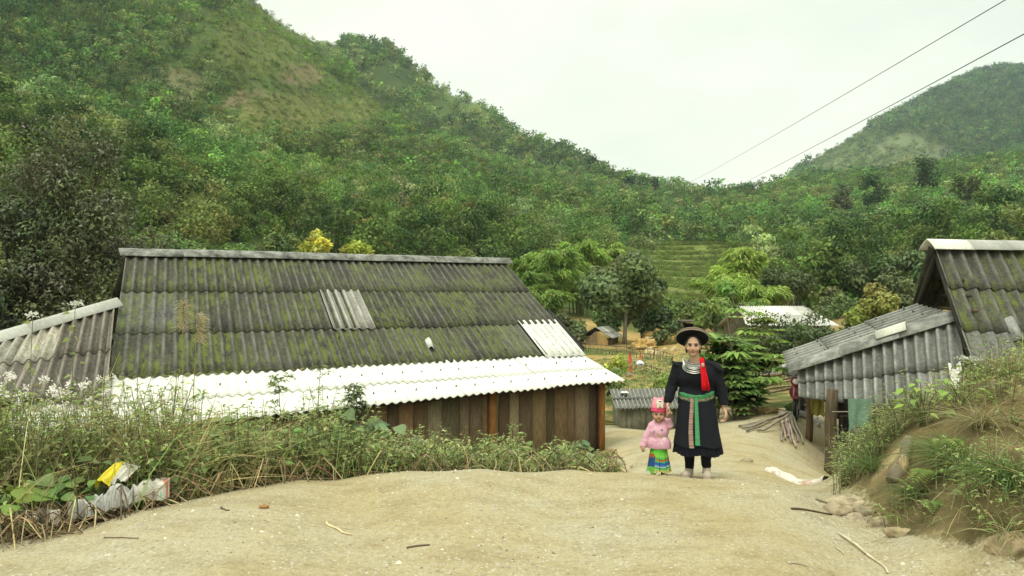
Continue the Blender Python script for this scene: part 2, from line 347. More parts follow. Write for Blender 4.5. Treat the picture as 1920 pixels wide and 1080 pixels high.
for (a, b, c, d, lo, hi, k) in ((310,165,95,45,120,330,(.14,.14,.072)),(480,190,75,22,140,330,(.15,.125,.075)),(565,140,50,26,140,330,(.155,.13,.075)),(215,195,60,18,120,330,(.14,.115,.065)),
        (540,215,120,45,150,330,(.13,.14,.05)),(480,90,90,60,150,330,(.12,.145,.048)),(690,205,80,30,200,330,(.135,.15,.055)),(1640,290,150,45,500,800,(.125,.155,.075)),(1850,230,90,40,500,800,(.08,.16,.06)),(1800,245,16,14,500,800,(.3,.2,.15)),
        (1290,500,170,46,80,190,(.2,.235,.075)),(1420,505,110,36,80,190,(.17,.21,.065)),(900,170,60,60,380,480,(.12,.17,.06))):
    colr = np.where(spot(a, b, c, d, lo, hi), np.array(k)*(1+n2*.6+nz*.4), colr)
terr = ((np.abs(cpx-1310) < 260) & (cr > 75) & (cr < 185) & (cpy > 455) & (cpy < 590))
steps = (np.floor(cz/.9+vnoise(cx, cy, 25, 4)*.6) % 2 == 0)[..., None]
colr = np.where(terr[..., None] & steps, colr*np.array([.8, .86, .72]), colr)
soil = inside([(1.5,26),(4,25),(7.5,26),(11.5,42),(11.5,62),(4,58),(2.2,45)], cx+n2[..., 0], cy+nz[..., 0]*4)
colr = np.where(soil[..., None], np.where(nz+n2*.8 > -.12, np.array([.36, .26, .11]), np.array([.15, .17, .06]))*(1+n2*.5+nz*.3), colr)
bank = (cx > 2.7) & (cx < 9) & (cy > 3) & (cy < 10)
colr = np.where(bank[..., None], np.where(nz+.6*n2 > .02, np.array([.33, .265, .155]), np.array([.2, .16, .085]))*(1+n2*.7+nz*.4), colr)
colr = np.clip(colr, .01, .8)
def _rd(x, y):
    s = np.zeros(np.shape(x))
    for r in (.0, .12, .26):
        for a in np.linspace(0, 2*PI, 1 if r == 0 else 8, endpoint=False): s = s+roadness(x+r*math.cos(a), y+r*math.sin(a))
    return s/17
RDV = np.zeros(GX.shape); _nr = (_R < 30) & (_R > .5); RDV[_nr] = _rd(GX[_nr], GY[_nr]); RDV[(_R < 4.2) & (GY < 2.0)] = 1
def terrain_obj(name, mask, mat, kind, label, cat):
    ii, jj = np.nonzero(mask); m = len(_lr)
    f = np.stack([ii*m+jj, ii*m+jj+1, (ii+1)*m+jj+1, (ii+1)*m+jj], 1)
    used, inv = np.unique(f.ravel(), return_inverse=True)
    V = np.stack([GX.ravel(), GY.ravel(), GZ.ravel()], 1)[used]
    b = MB(); b.add(V, inv.reshape(-1, 4), (1, 1, 1), 0, np.stack([RDV.ravel()[used], np.ones(len(used)), np.zeros(len(used))], 1)); o = b.build(name, mat, smooth=True); a = o.data.attributes.new('pcol', 'FLOAT_COLOR', 'POINT'); a.data.foreach_set('color', np.concatenate([colr.reshape(-1, 3)[used], np.ones((len(used), 1))], 1).astype(np.float32).ravel()); return tag(o, label, cat, None, kind)
def ground_mat():
    """packed dirt where people walk and drive, plant-covered soil elsewhere, with a ragged seam"""
    m, nt, b = new_mat('dirt and soil'); v = objco(nt); a = attr(nt, 'pcol')
    big = noise(nt, v, .55, 5, .6); mid = noise(nt, v, 3.2, 6, .65, (.7, 1.3, 1)); fine = noise(nt, v, 28, 5, .75); tiny = noise(nt, v, 90, 3, .7)
    c = ramp(nt, big, [(.32, (.43, .35, .185)), (.48, (.47, .405, .25)), (.66, (.49, .455, .33))])
    c = mixc(nt, .8, c, ramp(nt, mid, [(.3, (.74, .71, .64)), (.52, (1, 1, 1)), (.75, (1.06, 1.09, 1.14))]), 'MULTIPLY')
    c = mixc(nt, .8, c, ramp(nt, fine, [(.3, (.66, .64, .6)), (.5, (1, 1, 1)), (.68, (1.15, 1.15, 1.15))]), 'MULTIPLY')
    c = mixc(nt, .7, c, ramp(nt, tiny, [(.34, (.7, .68, .66)), (.6, (1.06, 1.06, 1.06))]), 'MULTIPLY')
    vo = node(nt, 'ShaderNodeTexVoronoi'); vo.inputs['Scale'].default_value = 24.0; nt.links.new(v, vo.inputs['Vector'])
    st = math_(nt, 'LESS_THAN', vo.outputs['Distance'], .25); st = math_(nt, 'MULTIPLY', st, math_(nt, 'GREATER_THAN', noise(nt, v, 1.1, 4, .7), .44))
    c = mixc(nt, math_(nt, 'MULTIPLY', st, .75), c, ramp(nt, noise(nt, v, 30, 2), [(.4, (.27, .23, .165)), (.5, (.5, .46, .37)), (.58, (.64, .61, .53))]))
    s = mixc(nt, 1.0, a.outputs['Color'], ramp(nt, noise(nt, v, 5, 6, .7), [(.3, (.6, .62, .55)), (.7, (1.25, 1.22, 1.2))]), 'MULTIPLY')
    s = mixc(nt, 1.0, s, ramp(nt, noise(nt, v, .35, 6, .7), [(.3, (.75, .8, .7)), (.7, (1.2, 1.15, 1.15))]), 'MULTIPLY')
    sp = node(nt, 'ShaderNodeSeparateXYZ'); nt.links.new(attr(nt, 'rc').outputs['Vector'], sp.inputs[0])
    k = math_(nt, 'ADD', sp.outputs['X'], math_(nt, 'MULTIPLY', math_(nt, 'SUBTRACT', noise(nt, v, 7, 5, .7), .5), .9)); k = ramp(nt, k, [(.42, 0), (.58, 1)])
    c = mixc(nt, k, s, c)
    nt.links.new(c, b.inputs['Base Color']); b.inputs['Roughness'].default_value = .95; b.inputs['Specular IOR Level'].default_value = .1
    h = math_(nt, 'ADD', math_(nt, 'MULTIPLY', mid, .22), math_(nt, 'ADD', math_(nt, 'MULTIPLY', fine, .55), math_(nt, 'ADD', math_(nt, 'MULTIPLY', st, .25), math_(nt, 'MULTIPLY', tiny, .15))))
    bump(nt, b, h, 1.0, .05); return m
M_DIRT = M_SOIL = ground_mat()
terrain_obj('dirt_road', isroad, M_DIRT, 'structure', 'pale yellow packed dirt road and yard cresting in front of the houses', 'road')
fld = (np.abs(fpx-1310) < 260) & (fcr > 80) & (fcr < 185) & (fpy > 455) & (fpy < 590) & ~isroad
terrain_obj('terraced_field', fld, M_SOIL, 'structure', 'light green stepped field in the valley behind the woman', 'field')
terrain_obj('hillside_ground', ~isroad & ~fld, M_SOIL, 'structure', 'green and brown ground of the verges, valley and mountain slopes', 'ground')
# ------------------------------------------------------------------ corrugated sheet roofs
def roof_mat(name, base, moss=.5, mossc=(.17, .2, .04), crest=1.5, dark=.45, streak=.5, light_specks=.3):
    """weathered cement sheet: attribute rc = (metres across, metres down, corrugation phase)"""
    m, nt, b = new_mat(name); rc = attr(nt, 'rc'); fc = attr(nt, 'col')
    sep = node(nt, 'ShaderNodeSeparateXYZ'); nt.links.new(rc.outputs['Vector'], sep.inputs[0])
    v = rc.outputs['Vector']
    fine = noise(nt, v, 22, 5, .7, (1, 1, 0)); st = noise(nt, v, 6, 5, .65, (2.2, .35, 0)); blot = noise(nt, v, .9, 5, .65, (1, .8, 0)); mid = noise(nt, v, 8, 6, .75, (1.3, .45, 0))
    c = mixc(nt, 1.0, fc.outputs['Color'], ramp(nt, st, [(.3, 1-streak), (.5, .95), (.72, 1+streak*.6)]), 'MULTIPLY')
    c = mixc(nt, 1.0, c, ramp(nt, fine, [(.3, dark), (.52, 1.0), (.75, 1.55)]), 'MULTIPLY')
    crest_ = math_(nt, 'MULTIPLY_ADD', math_(nt, 'COSINE', sep.outputs['Z']), .5); crest_.node.inputs[2].default_value = .5
    cm = math_(nt, 'POWER', crest_, 5.0)
    cm = math_(nt, 'MULTIPLY', cm, ramp(nt, mid, [(.35, 0), (.65, 1)]))
    c = mixc(nt, math_(nt, 'MULTIPLY', cm, .55), c, tuple(min(.6, x*crest*1.9) for x in base))
    if moss > 0:
        tr = math_(nt, 'SUBTRACT', 1.15, crest_)
        a1 = ramp(nt, blot, [(.4, 0), (.6, 1)]); a2 = ramp(nt, mid, [(.42, 0), (.6, 1)])
        mk = math_(nt, 'MULTIPLY', math_(nt, 'MULTIPLY', a1, a2), math_(nt, 'MULTIPLY', tr, moss*1.5), True)
        mk = math_(nt, 'MULTIPLY', mk, ramp(nt, noise(nt, v, 40, 3, .7, (1, 1, 0)), [(.35, .15), (.6, 1)]))
        mc = mixc(nt, noise(nt, v, 9, 3), (mossc[0]*.5, mossc[1]*.55, mossc[2]*.7), mossc)
        c = mixc(nt, mk, c, mc)
    nt.links.new(c, b.inputs['Base Color']); b.inputs['Roughness'].default_value = .9; b.inputs['Specular IOR Level'].default_value = .15
    bump(nt, b, fine, .5, .006); return m
M_OLDROOF = roof_mat('mossy cement sheet', (.075, .075, .065), 1.25, (.18, .21, .042), 1.9, dark=.4)
M_GREYROOF = roof_mat('grey cement sheet', (.2, .205, .19), 0, dark=.7, streak=.35)
M_WHITEROOF = roof_mat('new white cement sheet', (.66, .665, .61), 0, crest=.36, dark=.93, streak=.06)
M_BROWNROOF = roof_mat('brown stained cement sheet', (.15, .13, .11), .35, (.16, .15, .05))

def corrugated(mb, c4, nw, rows, cols=5, amp=.024, lift=.016, thick=.007, base=(.1, .1, .09), var=.13, wm=None, seg=7, special=None, shift=0.0, edge_jit=.012, u_rng=(0, 1)):
    """sheets laid on the quad c4 = top-left, top-right, bottom-left, bottom-right; nw waves, rows overlap downhill"""
    TL, TR, BL, BR = [np.asarray(c, float) for c in c4]
    wid = np.linalg.norm((BR-BL+TR-TL)/2); hei = np.linalg.norm((BL+BR-TL-TR)/2)
    N = np.cross(TR-TL, BL-TL); N /= np.linalg.norm(N)
    if N[2] < 0: N = -N
    ncol = int(math.ceil(nw/cols))
    for ri in range(len(rows)-1):
        v0, v1 = rows[ri], rows[ri+1]
        for ci in range(ncol):
            w0, w1 = ci*cols, min(nw, (ci+1)*cols+.5)
            if w0/nw < u_rng[0]-1e-6 or w0/nw >= u_rng[1]-1e-6: continue
            col = np.array(base)*(1+rng.normal(0, var))
            if special and (ri, ci) in special: col = np.array(special[(ri, ci)])
            ve = v1 + .06/hei + rng.normal(0, edge_jit)/hei
            nu = int((w1-w0)*seg)+1; nv = 5
            w = np.linspace(w0, w1, nu); u = np.minimum(w/nw, 1.0); v = np.linspace(max(0, v0), ve, nv)
            U, V = np.meshgrid(u, v, indexing='ij'); Wv = np.meshgrid(w, v, indexing='ij')[0]
            P = (TL*(1-U)[..., None]+TR*U[..., None])*(1-V)[..., None] + (BL*(1-U)[..., None]+BR*U[..., None])*V[..., None]
            ph = 2*PI*Wv
            off = amp*np.cos(ph) + lift*(V-v0)/(v1-v0) + .005*(ci % 2) + shift + rng.normal(0, .003)
            top = P + N*off[..., None]; bot = P + N*(off-thick)[..., None]
            rc = np.stack([U*wid + ri*3.7 + ci*.7, V*hei + ci*1.9, ph], -1)
            i, j = np.meshgrid(np.arange(nu-1), np.arange(nv-1), indexing='ij'); i = i.ravel(); j = j.ravel()
            ix = lambda a, b_: a*nv+b_
            M0 = nu*nv
            ft = np.stack([ix(i, j), ix(i, j+1), ix(i+1, j+1), ix(i+1, j)], 1); fb = ft[:, ::-1]+M0
            k = np.arange(nu-1); e1 = np.stack([ix(k, nv-1), ix(k, nv-1)+M0, ix(k+1, nv-1)+M0, ix(k+1, nv-1)], 1)
            k = np.arange(nv-1); e2 = np.stack([ix(0, k)*1+0*k, ix(0, k)+M0, ix(0, k+1)+M0, ix(0, k+1)], 1); e3 = np.stack([ix(nu-1, k), ix(nu-1, k+1), ix(nu-1, k+1)+M0, ix(nu-1, k)+M0], 1)
            mb.add(np.concatenate([top.reshape(-1, 3), bot.reshape(-1, 3)]), np.concatenate([ft, fb, e1, e2, e3]), col, 0, np.concatenate([rc.reshape(-1, 3)]*2))
    return mb
def nails(mb, c4, n, rows, h=.034):
    TL, TR, BL, BR = [np.asarray(c, float) for c in c4]; N = np.cross(TR-TL, BL-TL); N /= np.linalg.norm(N); N = N if N[2] > 0 else -N
    for v in rows:
        for u in np.linspace(.02, .98, n):
            p = (TL*(1-u)+TR*u)*(1-v)+(BL*(1-u)+BR*u)*v
            mb.beam(p+N*h*.3, p+N*(h+.012), .022, .022, (.08, .06, .05), up=(1, 0, .2))
def cap_strip(mb, pts, w, th, n=7, segl=1.1, base=(.2, .2, .18), drop=.5, lens=None, cols=None):
    """half-round ridge tiles laid end to end along a polyline"""
    p0, p1 = [np.asarray(q, float) for q in pts]; L = np.linalg.norm(p1-p0); d = (p1-p0)/L
    s = np.cross(d, [0, 0, 1.]); s /= np.linalg.norm(s); u = np.cross(s, d)
    k = max(1, int(round(L/segl)))
    for i in range(k):
        a, b_ = p0+d*L*i/k, p0+d*(L*(i+1)/k+.05); c = np.array(cols[i] if cols and i < len(cols) else base)*(1+rng.normal(0, .1 if not (cols and i < len(cols)) else 0))
        lift = .006*(i % 2)+rng.normal(0, .003)
        t = np.linspace(-1, 1, n)
        ring = [(s*x*w/2, u*(th*(1-abs(x)**1.6)-drop*w*.5*abs(x)+lift)) for x in t]
        v = [q+r0+r1 for q in (a, b_) for (r0, r1) in ring] + [q+r0+r1-u*.012 for q in (a, b_) for (r0, r1) in ring]
        f = []
        for j in range(n-1):
            f += [[j, j+1, n+j+1, n+j], [2*n+j, 3*n+j, 3*n+j+1, 2*n+j+1], [j, 2*n+j, 2*n+j+1, j+1], [n+j, n+j+1, 3*n+j+1, 3*n+j]]
        f += [[0, n, 3*n, 2*n], [n-1, 3*n-1, 4*n-1, 2*n-1]]
        rc = np.array([[j*w/n+i*3.3, (L/k if q else 0)+i, 0] for q in (0, 1, 0, 1) for j in range(n)])
        mb.add(v, f, c, 0, rc)
    return mb
def planks(mb, a, b, ztop, zbot, n, base, var=.22, th=.03, gap=.008, skip=(), inset=0.0, ztop2=None, tones=None):
    """upright boards from a to b (ground points), each with its own tone and tiny set-back"""
    a = np.asarray(a[:2], float); b = np.asarray(b[:2], float); d = b-a; L = np.linalg.norm(d); d /= L; nrm = np.array([d[1], -d[0]])
    cut = np.sort(np.concatenate([[0], (np.arange(1, n)+rng.uniform(-.22, .22, n-1))/n, [1]]))*L
    for i in range(n):
        if i in skip: continue
        x0, x1 = cut[i]+gap/2, cut[i+1]-gap/2; o = inset+rng.uniform(-.008, .008); t = rng.normal(0, .012)
        zt = ztop if ztop2 is None else ztop+(ztop2-ztop)*(x0+x1)/2/L
        q = [a+d*x0+nrm*o, a+d*x1+nrm*o, a+d*x1+nrm*(o-th), a+d*x0+nrm*(o-th)]
        v = [[*p, zbot] for p in q]+[[p[0]+d[0]*t, p[1]+d[1]*t, zt] for p in q]
        c = np.array(tones[i % len(tones)] if tones else base)*(1+rng.normal(0, var))*(1+rng.normal(0, .04, 3))
        mb.add(v, [[0, 1, 5, 4], [1, 2, 6, 5], [2, 3, 7, 6], [3, 0, 4, 7], [4, 5, 6, 7], [0, 3, 2, 1]], np.clip(c, .01, .9))
    return mb
def round_post(mb, p, z0, z1, r, col, lean=(0, 0), n=9):
    k = np.linspace(0, 1, 6); pts = np.stack([p[0]+lean[0]*k+vnoise(k*3, k*0+p[0], 1, 3)*r*.5, p[1]+lean[1]*k, z0+(z1-z0)*k], 1)
    return mb.tube(pts, r*(1.08-.16*k), n, col)
M_POST = by_attr('weathered post', .85, 10, .35, (4, 4, .4), .6, .15, .01)
M_DARK = plain('dark interior', (.025, .022, .018), .9)  # near-black: the shade inside open roofs is put into this colour
# ------------------------------------------------------------------ main wooden house
K = 1.3
eR = at(1168, 712, 12.5*K); eL = at(360, 790, 8.6*K); bR = at(1086, 661, 13.29*K); bL = at(204, 705, 9.0*K); rR = at(946, 493, 14.9*K); rL = at(236, 477, 10.98*K)
ax = (eR-eL); ax[2] = 0; ax /= np.linalg.norm(ax); nx = np.array([ax[1], -ax[0], 0])      # along the house, out towards the road
eL2 = eL - ax*2.2
house = empty('wooden_house', [*((eL+eR)/2)[:2], -1.9], 'long low wooden house under a dark mossy corrugated roof with a bright white lower edge', 'house')
inv = lambda o: setattr(o, 'matrix_parent_inverse', Matrix.Translation(-house.location))
def hp(mb, name, mat, parent=house, smooth=False, label=None):
    o = mb.build(name, mat, parent, smooth)
    top = parent
    while top.parent: top = top.parent
    o.matrix_parent_inverse = Matrix.Translation(-top.location) if parent is top else Matrix.Identity(4)
    if label: o['label'] = label
    return o
mb = MB(); rows = [0, .335, .685, 1.0]
dk = (.066, .064, .054)
corrugated(mb, (rL, rR, bL, bR), 50, rows, 5, base=dk, special={(2, 9): (.66, .665, .61), (1, 0): (.1, .1, .09), (2, 8): (.1, .1, .085), (0, 6): (.075, .075, .065)}, var=.16)
roof = hp(mb, 'roof', M_OLDROOF)
# the one new sheet at the gable end and the lighter grey sheet mid-roof sit on the old ones
def quadpt(c4, u, v):
    TL, TR, BL, BR = [np.asarray(c, float) for c in c4]; return (TL*(1-u)+TR*u)*(1-v)+(BL*(1-u)+BR*u)*v
R4 = (rL, rR, bL, bR)
def find_uv(c4, px, py):
    u, v = np.meshgrid(np.linspace(0, 1, 300), np.linspace(0, 1, 200), indexing='ij'); TL, TR, BL, BR = c4
    P = (TL*(1-u)[..., None]+TR*u[..., None])*(1-v)[..., None]+(BL*(1-u)[..., None]+BR*u[..., None])*v[..., None]
    d = (960+F*P[..., 0]/P[..., 1]-px)**2+(540-F*(P[..., 2]-EYE)/P[..., 1]-py)**2; k = np.unravel_index(d.argmin(), d.shape); return u[k], v[k]
sub = lambda u0, u1, v0, v1: tuple(quadpt(R4, u, v) for u, v in ((u0, v0), (u1, v0), (u0, v1), (u1, v1)))
mb = MB(); corrugated(mb, sub(.885, 1.004, .675, 1.025), 6, [0, 1], 6, base=(.66, .665, .61), var=0, shift=.032, amp=.024); hp(mb, 'white_roof_sheet', M_WHITEROOF, roof, label='bright white replacement sheet at the gable end of the old roof')
mb = MB(); corrugated(mb, sub(.405, .50, .34, .70), 5, [0, 1], 5, base=(.24, .23, .2), var=0, shift=.016); hp(mb, 'grey_roof_sheet', M_GREYROOF, roof, label='paler grey sheet let into the mossy roof')
mb = MB(); cap_strip(mb, (quadpt(R4, *find_uv(R4, 803, 641))+[0, -.02, .05], quadpt(R4, *find_uv(R4, 807, 655))+[0, -.02, .05]), .15, .05, segl=5, base=(.66, .665, .61)); hp(mb, 'roof_patch', M_WHITEROOF, roof, label='small white rounded patch on the mossy roof')
mb = MB(); up = np.array([0, 0, .05]); cap_strip(mb, (rL-ax*.12+up, rR+ax*.1+up), .26, .07, segl=1.15, base=(.07, .07, .06)); hp(mb, 'ridge_cap', M_GREYROOF, roof)
# rear slope
back = -nx*2.4; mb = MB()
rLb, rRb = rL+back-np.array([0, 0, 1.5]), rR+back-np.array([0, 0, 1.5])
corrugated(mb, (rR, rL, rRb, rLb), 50, [0, .5, 1], 5, base=dk); hp(mb, 'rear_roof', M_OLDROOF)
# lower edge: two rows of new white sheets, slightly ragged at the eave
mb = MB(); aw = (bL-ax*1.0+np.array([0, 0, -.03]), bR+np.array([0, 0, -.035])+ax*.02, eL2, eR)
corrugated(mb, aw, 66, [-.04, .52, 1.0], 6, base=(.66, .665, .61), var=.02, amp=.02, lift=.012, edge_jit=.016); nails(mb, aw, 26, (.3, .78)); awn = hp(mb, 'white_eave_roof', M_WHITEROOF)
# walls
wR = eR - ax*.42 - nx*.28; wL = eL2 - nx*.28
mb = MB(); tones = [(.21, .145, .082), (.165, .118, .073), (.265, .185, .095), (.18, .125, .072), (.25, .185, .115), (.15, .11, .072)]
planks(mb, wL, wR, eR[2]-.03, -2.3, 36, None, .2, tones=tones); hp(mb, 'plank_wall', M_WOOD)
g0 = wR - nx*0; g1 = wR - nx*3.0
mb = MB(); planks(mb, g0-nx*.06, g1, eR[2]-.02, -2.3, 12, None, .16, ztop2=bR[2]-.1, tones=tones)
hp(mb, 'gable_wall', M_WOOD)
mb = MB()      # gable end above: boards up to the roof underside
gm = rR-ax*.35
for i in range(14):
    t0, t1 = i/14, (i+.93)/14; f = lambda t: (bR-ax*.35)*(1-t)+gm*t
    a, c = f(t0), f(t1); mb.add([[a[0], a[1], -.6], [c[0], c[1], -.6], [c[0], c[1], c[2]-.08], [a[0], a[1], a[2]-.08]], [[0, 1, 2, 3]], np.array(tones[i % 6])*.8)
hp(mb, 'gable_board', M_WOOD)
for px, py0 in ((919, 742), (1124, 730)):
    # orange-brown posts that stand just proud of the boards
    t = None
    P0 = wL[:2]; dd = ax[:2]; u = (px-960)/F
    s_ = (u*P0[1]-P0[0])/(dd[0]-u*dd[1]); q = P0+dd*s_+nx[:2]*.05
    mb = MB(); mb.beam([*q, -2.3], [*q, eR[2]+.02], .125, .1, (.27, .125, .04), up=nx); hp(mb, 'post', M_POST)
mb = MB(); mb.beam([*(wL+nx*.02)[:2], eR[2]-.04], [*(wR+nx*.02)[:2], eR[2]-.04], .08, .1, (.07, .05, .035)); hp(mb, 'eave_beam', M_POST)
for s_ in (2.3, 3.5, 4.6):  # rafter ends at the right corner
    pass
mb = MB(); mb.beam(bR+ax*-.3-np.array([0, 0, .12]), eR-ax*.36-np.array([0, 0, .07]), .07, .08, (.09, .065, .04)); mb.beam(rR-ax*.3-np.array([0, 0, .12]), bR-ax*.3-np.array([0, 0, .12]), .07, .08, (.06, .045, .03)); hp(mb, 'rafter', M_POST)
# dark lean-to roof seen past the gable end
q0, q1 = at(1026, 583, 15.6*K), at(1092, 655, 14.6*K)
mb = MB(); corrugated(mb, (q0+np.array([-.9, .3, .1]), q0, q1+np.array([-1.0, .3, .1]), q1), 5, [0, 1], 5, base=(.05, .048, .045)); hp(mb, 'rear_lean_to_roof', M_OLDROOF)
mb = MB(); mb.beam(q0+np.array([.02, 0, -.03]), q1+np.array([.02, 0, -.03]), .05, .16, (.045, .042, .04)); hp(mb, 'barge_board', M_POST)
# hipped lean-to on the left gable with a pale capping
cA, cB = at(216, 572, 9.9*K), at(-150, 678, 8.1*K)
dA, dB = at(204, 705, 8.9*K)+np.array([0, 0, .0]), at(196, 760, 8.55*K)
lowA, lowB = at(200, 745, 8.5*K), at(-260, 745, 7.4*K)
mb = MB(); corrugated(mb, (cB, cA, lowB, lowA), 17, [0, .5, 1], 4, base=(.16, .145, .125), var=.2, amp=.035, special={(0, 2): (.38, .36, .3), (0, 1): (.3, .29, .25), (1, 1): (.28, .26, .22)}); hip = hp(mb, 'side_lean_to_roof', M_BROWNROOF)
mb = MB(); cap_strip(mb, (cB+np.array([0, 0, .04]), cA+np.array([0, 0, .04])), .24, .07, segl=1.5, base=(.5, .5, .45)); hp(mb, 'hip_cap', M_WHITEROOF, hip)
mb = MB(); hb = np.array([-2.2, 2.4, -1.3]); corrugated(mb, (cA, cB, cA+hb, cB+hb), 15, [0, 1], 5, base=(.1, .1, .09)); hp(mb, 'rear_hip_roof', M_BROWNROOF)
mb = MB(); planks(mb, lowB-nx*.2, lowA-nx*.2, lowA[2], -2.2, 14, None, tones=tones); hp(mb, 'side_wall', M_WOOD)

# ------------------------------------------------------------------ grey house on the right
h2 = empty('grey_roofed_house', on_ground(1800, 12.6), 'grey house with tall mossy gable roof and corrugated lean-to on the right', 'house')
R1, R2, E1, E2 = at(1750, 466, 12.2), at(2250, 476, 14.4), at(1826, 700, 10.6), at(2460, 735, 12.6)
mb = MB(); corrugated(mb, (R1, R2, E1, E2), 24, [0, .335, .675, 1.0], 6, base=(.072, .07, .06), var=.14, amp=.032, special={(2, 0): (.15, .15, .14)}, seg=9)
r2 = hp(mb, 'roof', M_OLDROOF, h2)
mb = MB(); q4 = (R1, R2, E1, E2); cap_strip(mb, (quadpt(q4, .148, .60)+[0, -.02, .05], quadpt(q4, .150, .75)+[0, -.02, .05]), .22, .05, segl=5, base=(.15, .155, .15)); hp(mb, 'roof_patch', M_GREYROOF, r2, label='grey cement patch on the mossy slope')
mb = MB(); cap_strip(mb, (R1+np.array([-.11, -.02, .07]), R2+np.array([0, 0, .07])), .3, .08, segl=.84, base=(.33, .33, .3), cols=[(.78, .78, .7), (.36, .36, .33), (.34, .34, .31)]); hp(mb, 'ridge_cap', M_WHITEROOF, r2)
B1 = at(1712, 578, 13.7); rv = R2-R1
mb = MB(); corrugated(mb, (R2, R1+(R1-R2)*.012, B1+rv, B1), 24, [0, .5, 1], 6, base=(.07, .068, .06), amp=.03); hp(mb, 'rear_roof', M_OLDROOF, h2)
# gable: dark opening with barge boards and cross rails
rs = rv/np.linalg.norm(rv)
gi = rs*1.7
mb = MB(); mb.add([R1+gi-[0, 0, .05], B1+gi, at(1800, 640, 11)+gi, E1+gi], [[0, 1, 2, 3]], (.03, .026, .022)); hp(mb, 'gable_back', M_DARK, h2)  # near-black sheet paints the unlit space behind the open gable
lp = lambda a, b_, t: a*(1-t)+b_*t
mb = MB(); o_ = np.array([0, 0, -.09])
mb.beam(R1+o_+rs*.05, lp(R1, B1, 1.0)+o_+rs*.05, .06, .11, (.06, .052, .042)); mb.beam(R1+o_+rs*.06, lp(R1, E1, 1.0)+o_+rs*.06, .05, .09, (.05, .045, .036)); hp(mb, 'barge_board', M_POST, h2)
mb = MB()
for t, c in ((.42, (.055, .05, .042)), (.66, (.07, .06, .05)), (.88, (.14, .1, .07))):
    a, e = lp(R1, B1, t)+rs*.35+o_, lp(R1, E1, t*.72)+rs*.35; e[2] = a[2]
    mb.beam(a, e, .06, .05, c)
hp(mb, 'gable_rail', M_POST, h2)
# lean-to: grey top slope, hip capping, skirt of upright sheets
L1, T1 = at(1488, 694, 13.2), at(1793, 600, 11.7); L2, T2 = at(1476, 662, 14.5), at(1722, 571, 13.2)
SA, SB, SC_ = at(1500, 742, 12.9), at(1694, 762, 11.15), at(1850, 778, 10.4)
mb = MB(); corrugated(mb, (T2, T1+np.array([.1, .3, .08]), L2, L1), 7, [0, .36, .7, 1.0], 4, base=(.2, .205, .185), amp=.03, var=.1, lift=.02); nails(mb, (T2, T1+np.array([.1, .3, .08]), L2, L1), 4, (.1, .3, .5, .75, .93), .05); lt = hp(mb, 'lean_to_roof', M_GREYROOF, h2)
tl, tr = at(1497, 690, 13.15), at(1800, 598, 11.6)
mb = MB(); corrugated(mb, (tl, tr, SA, at(1822, 775, 10.6)), 16, [0, .5, 1.0], 4, base=(.17, .175, .16), amp=.034, var=.14, lift=.02, seg=9, special={(1, 3): (.24, .24, .22)}); sk = hp(mb, 'skirt_roof', M_GREYROOF, h2)
mb = MB(); q4 = (tl, tr, SA, at(1822, 775, 10.6)); s2 = tuple(quadpt(q4, u, v) for u, v in ((.92, .50), (.985, .50), (.93, .78), (1.0, .76))); corrugated(mb, s2, 1, [0, 1], 1, base=(.7, .7, .66), var=0, shift=.05, amp=.03, edge_jit=0, seg=9); hp(mb, 'broken_sheet', M_WHITEROOF, sk, label='small broken white sheet by the mossy roof')
mb = MB(); cap_strip(mb, (L1+np.array([-.05, 0, .06]), T1+np.array([0, 0, .08])), .32, .085, segl=1.0, base=(.125, .13, .115)); hp(mb, 'hip_cap', M_GREYROOF, lt)
mb = MB(); p0, p1 = lp(L1, T1, .54), lp(L1, T1, .70); u_ = np.array([0, 0, .17]); cap_strip(mb, (p0+u_*.95, p1+u_*.95), .27, .055, segl=5, base=(.72, .72, .62)); hp(mb, 'white_cap_piece', M_WHITEROOF, lt, label='loose white ridge tile lying on the grey capping')
# far small plank-and-sheet awning beyond the lean-to
mb = MB(); a = at(1456, 688, 15); c = at(1500, 670, 15.4); mb.add([a, at(1484, 708, 14.2), at(1510, 690, 14.4), c, a-[0, 0, .04], at(1484, 708, 14.2)-[0, 0, .04], at(1510, 690, 14.4)-[0, 0, .04], c-[0, 0, .04]], [[0, 1, 2, 3], [4, 7, 6, 5], [0, 4, 5, 1], [1, 5, 6, 2]], (.16, .15, .13)); hp(mb, 'side_awning', M_GREYROOF, h2)
# posts, rear plank wall, eave beams
for (px, Y, r, c, pt) in ((1556, 12.15, .09, (.11, .085, .055), 745), (1582, 13.2, .06, (.06, .045, .035), 745), (1610, 12.6, .06, (.075, .055, .04), 752), (1700, 11.7, .07, (.08, .06, .045), 756), (1516, 13.2, .055, (.13, .085, .05), 742)):
    g = on_ground(px, Y, .1); mb = MB(); round_post(mb, g, g[2], at(px, pt, Y)[2]+.12, r, c, (.03, 0)); hp(mb, 'post', M_POST, h2)
wa, wb = on_ground(1560, 15.2), on_ground(1760, 12.9)
mb = MB(); planks(mb, wa, wb, .25, -1.3, 14, None, .15, tones=[(.06, .045, .032), (.05, .038, .028), (.075, .055, .036)]); hp(mb, 'plank_wall', M_WOOD, h2)
mb = MB(); mb.beam(SA+[0.05, .1, 0.03], at(1822, 775, 10.6)+[0, .1, .03], .07, .08, (.06, .05, .04)); hp(mb, 'eave_beam', M_POST, h2)
mb = MB(); a, c = on_ground(1800, 11.6), on_ground(2500, 13.0); planks(mb, a, c, .8, -1.2, 24, None, .15, tones=tones); hp(mb, 'front_wall', M_WOOD, h2)

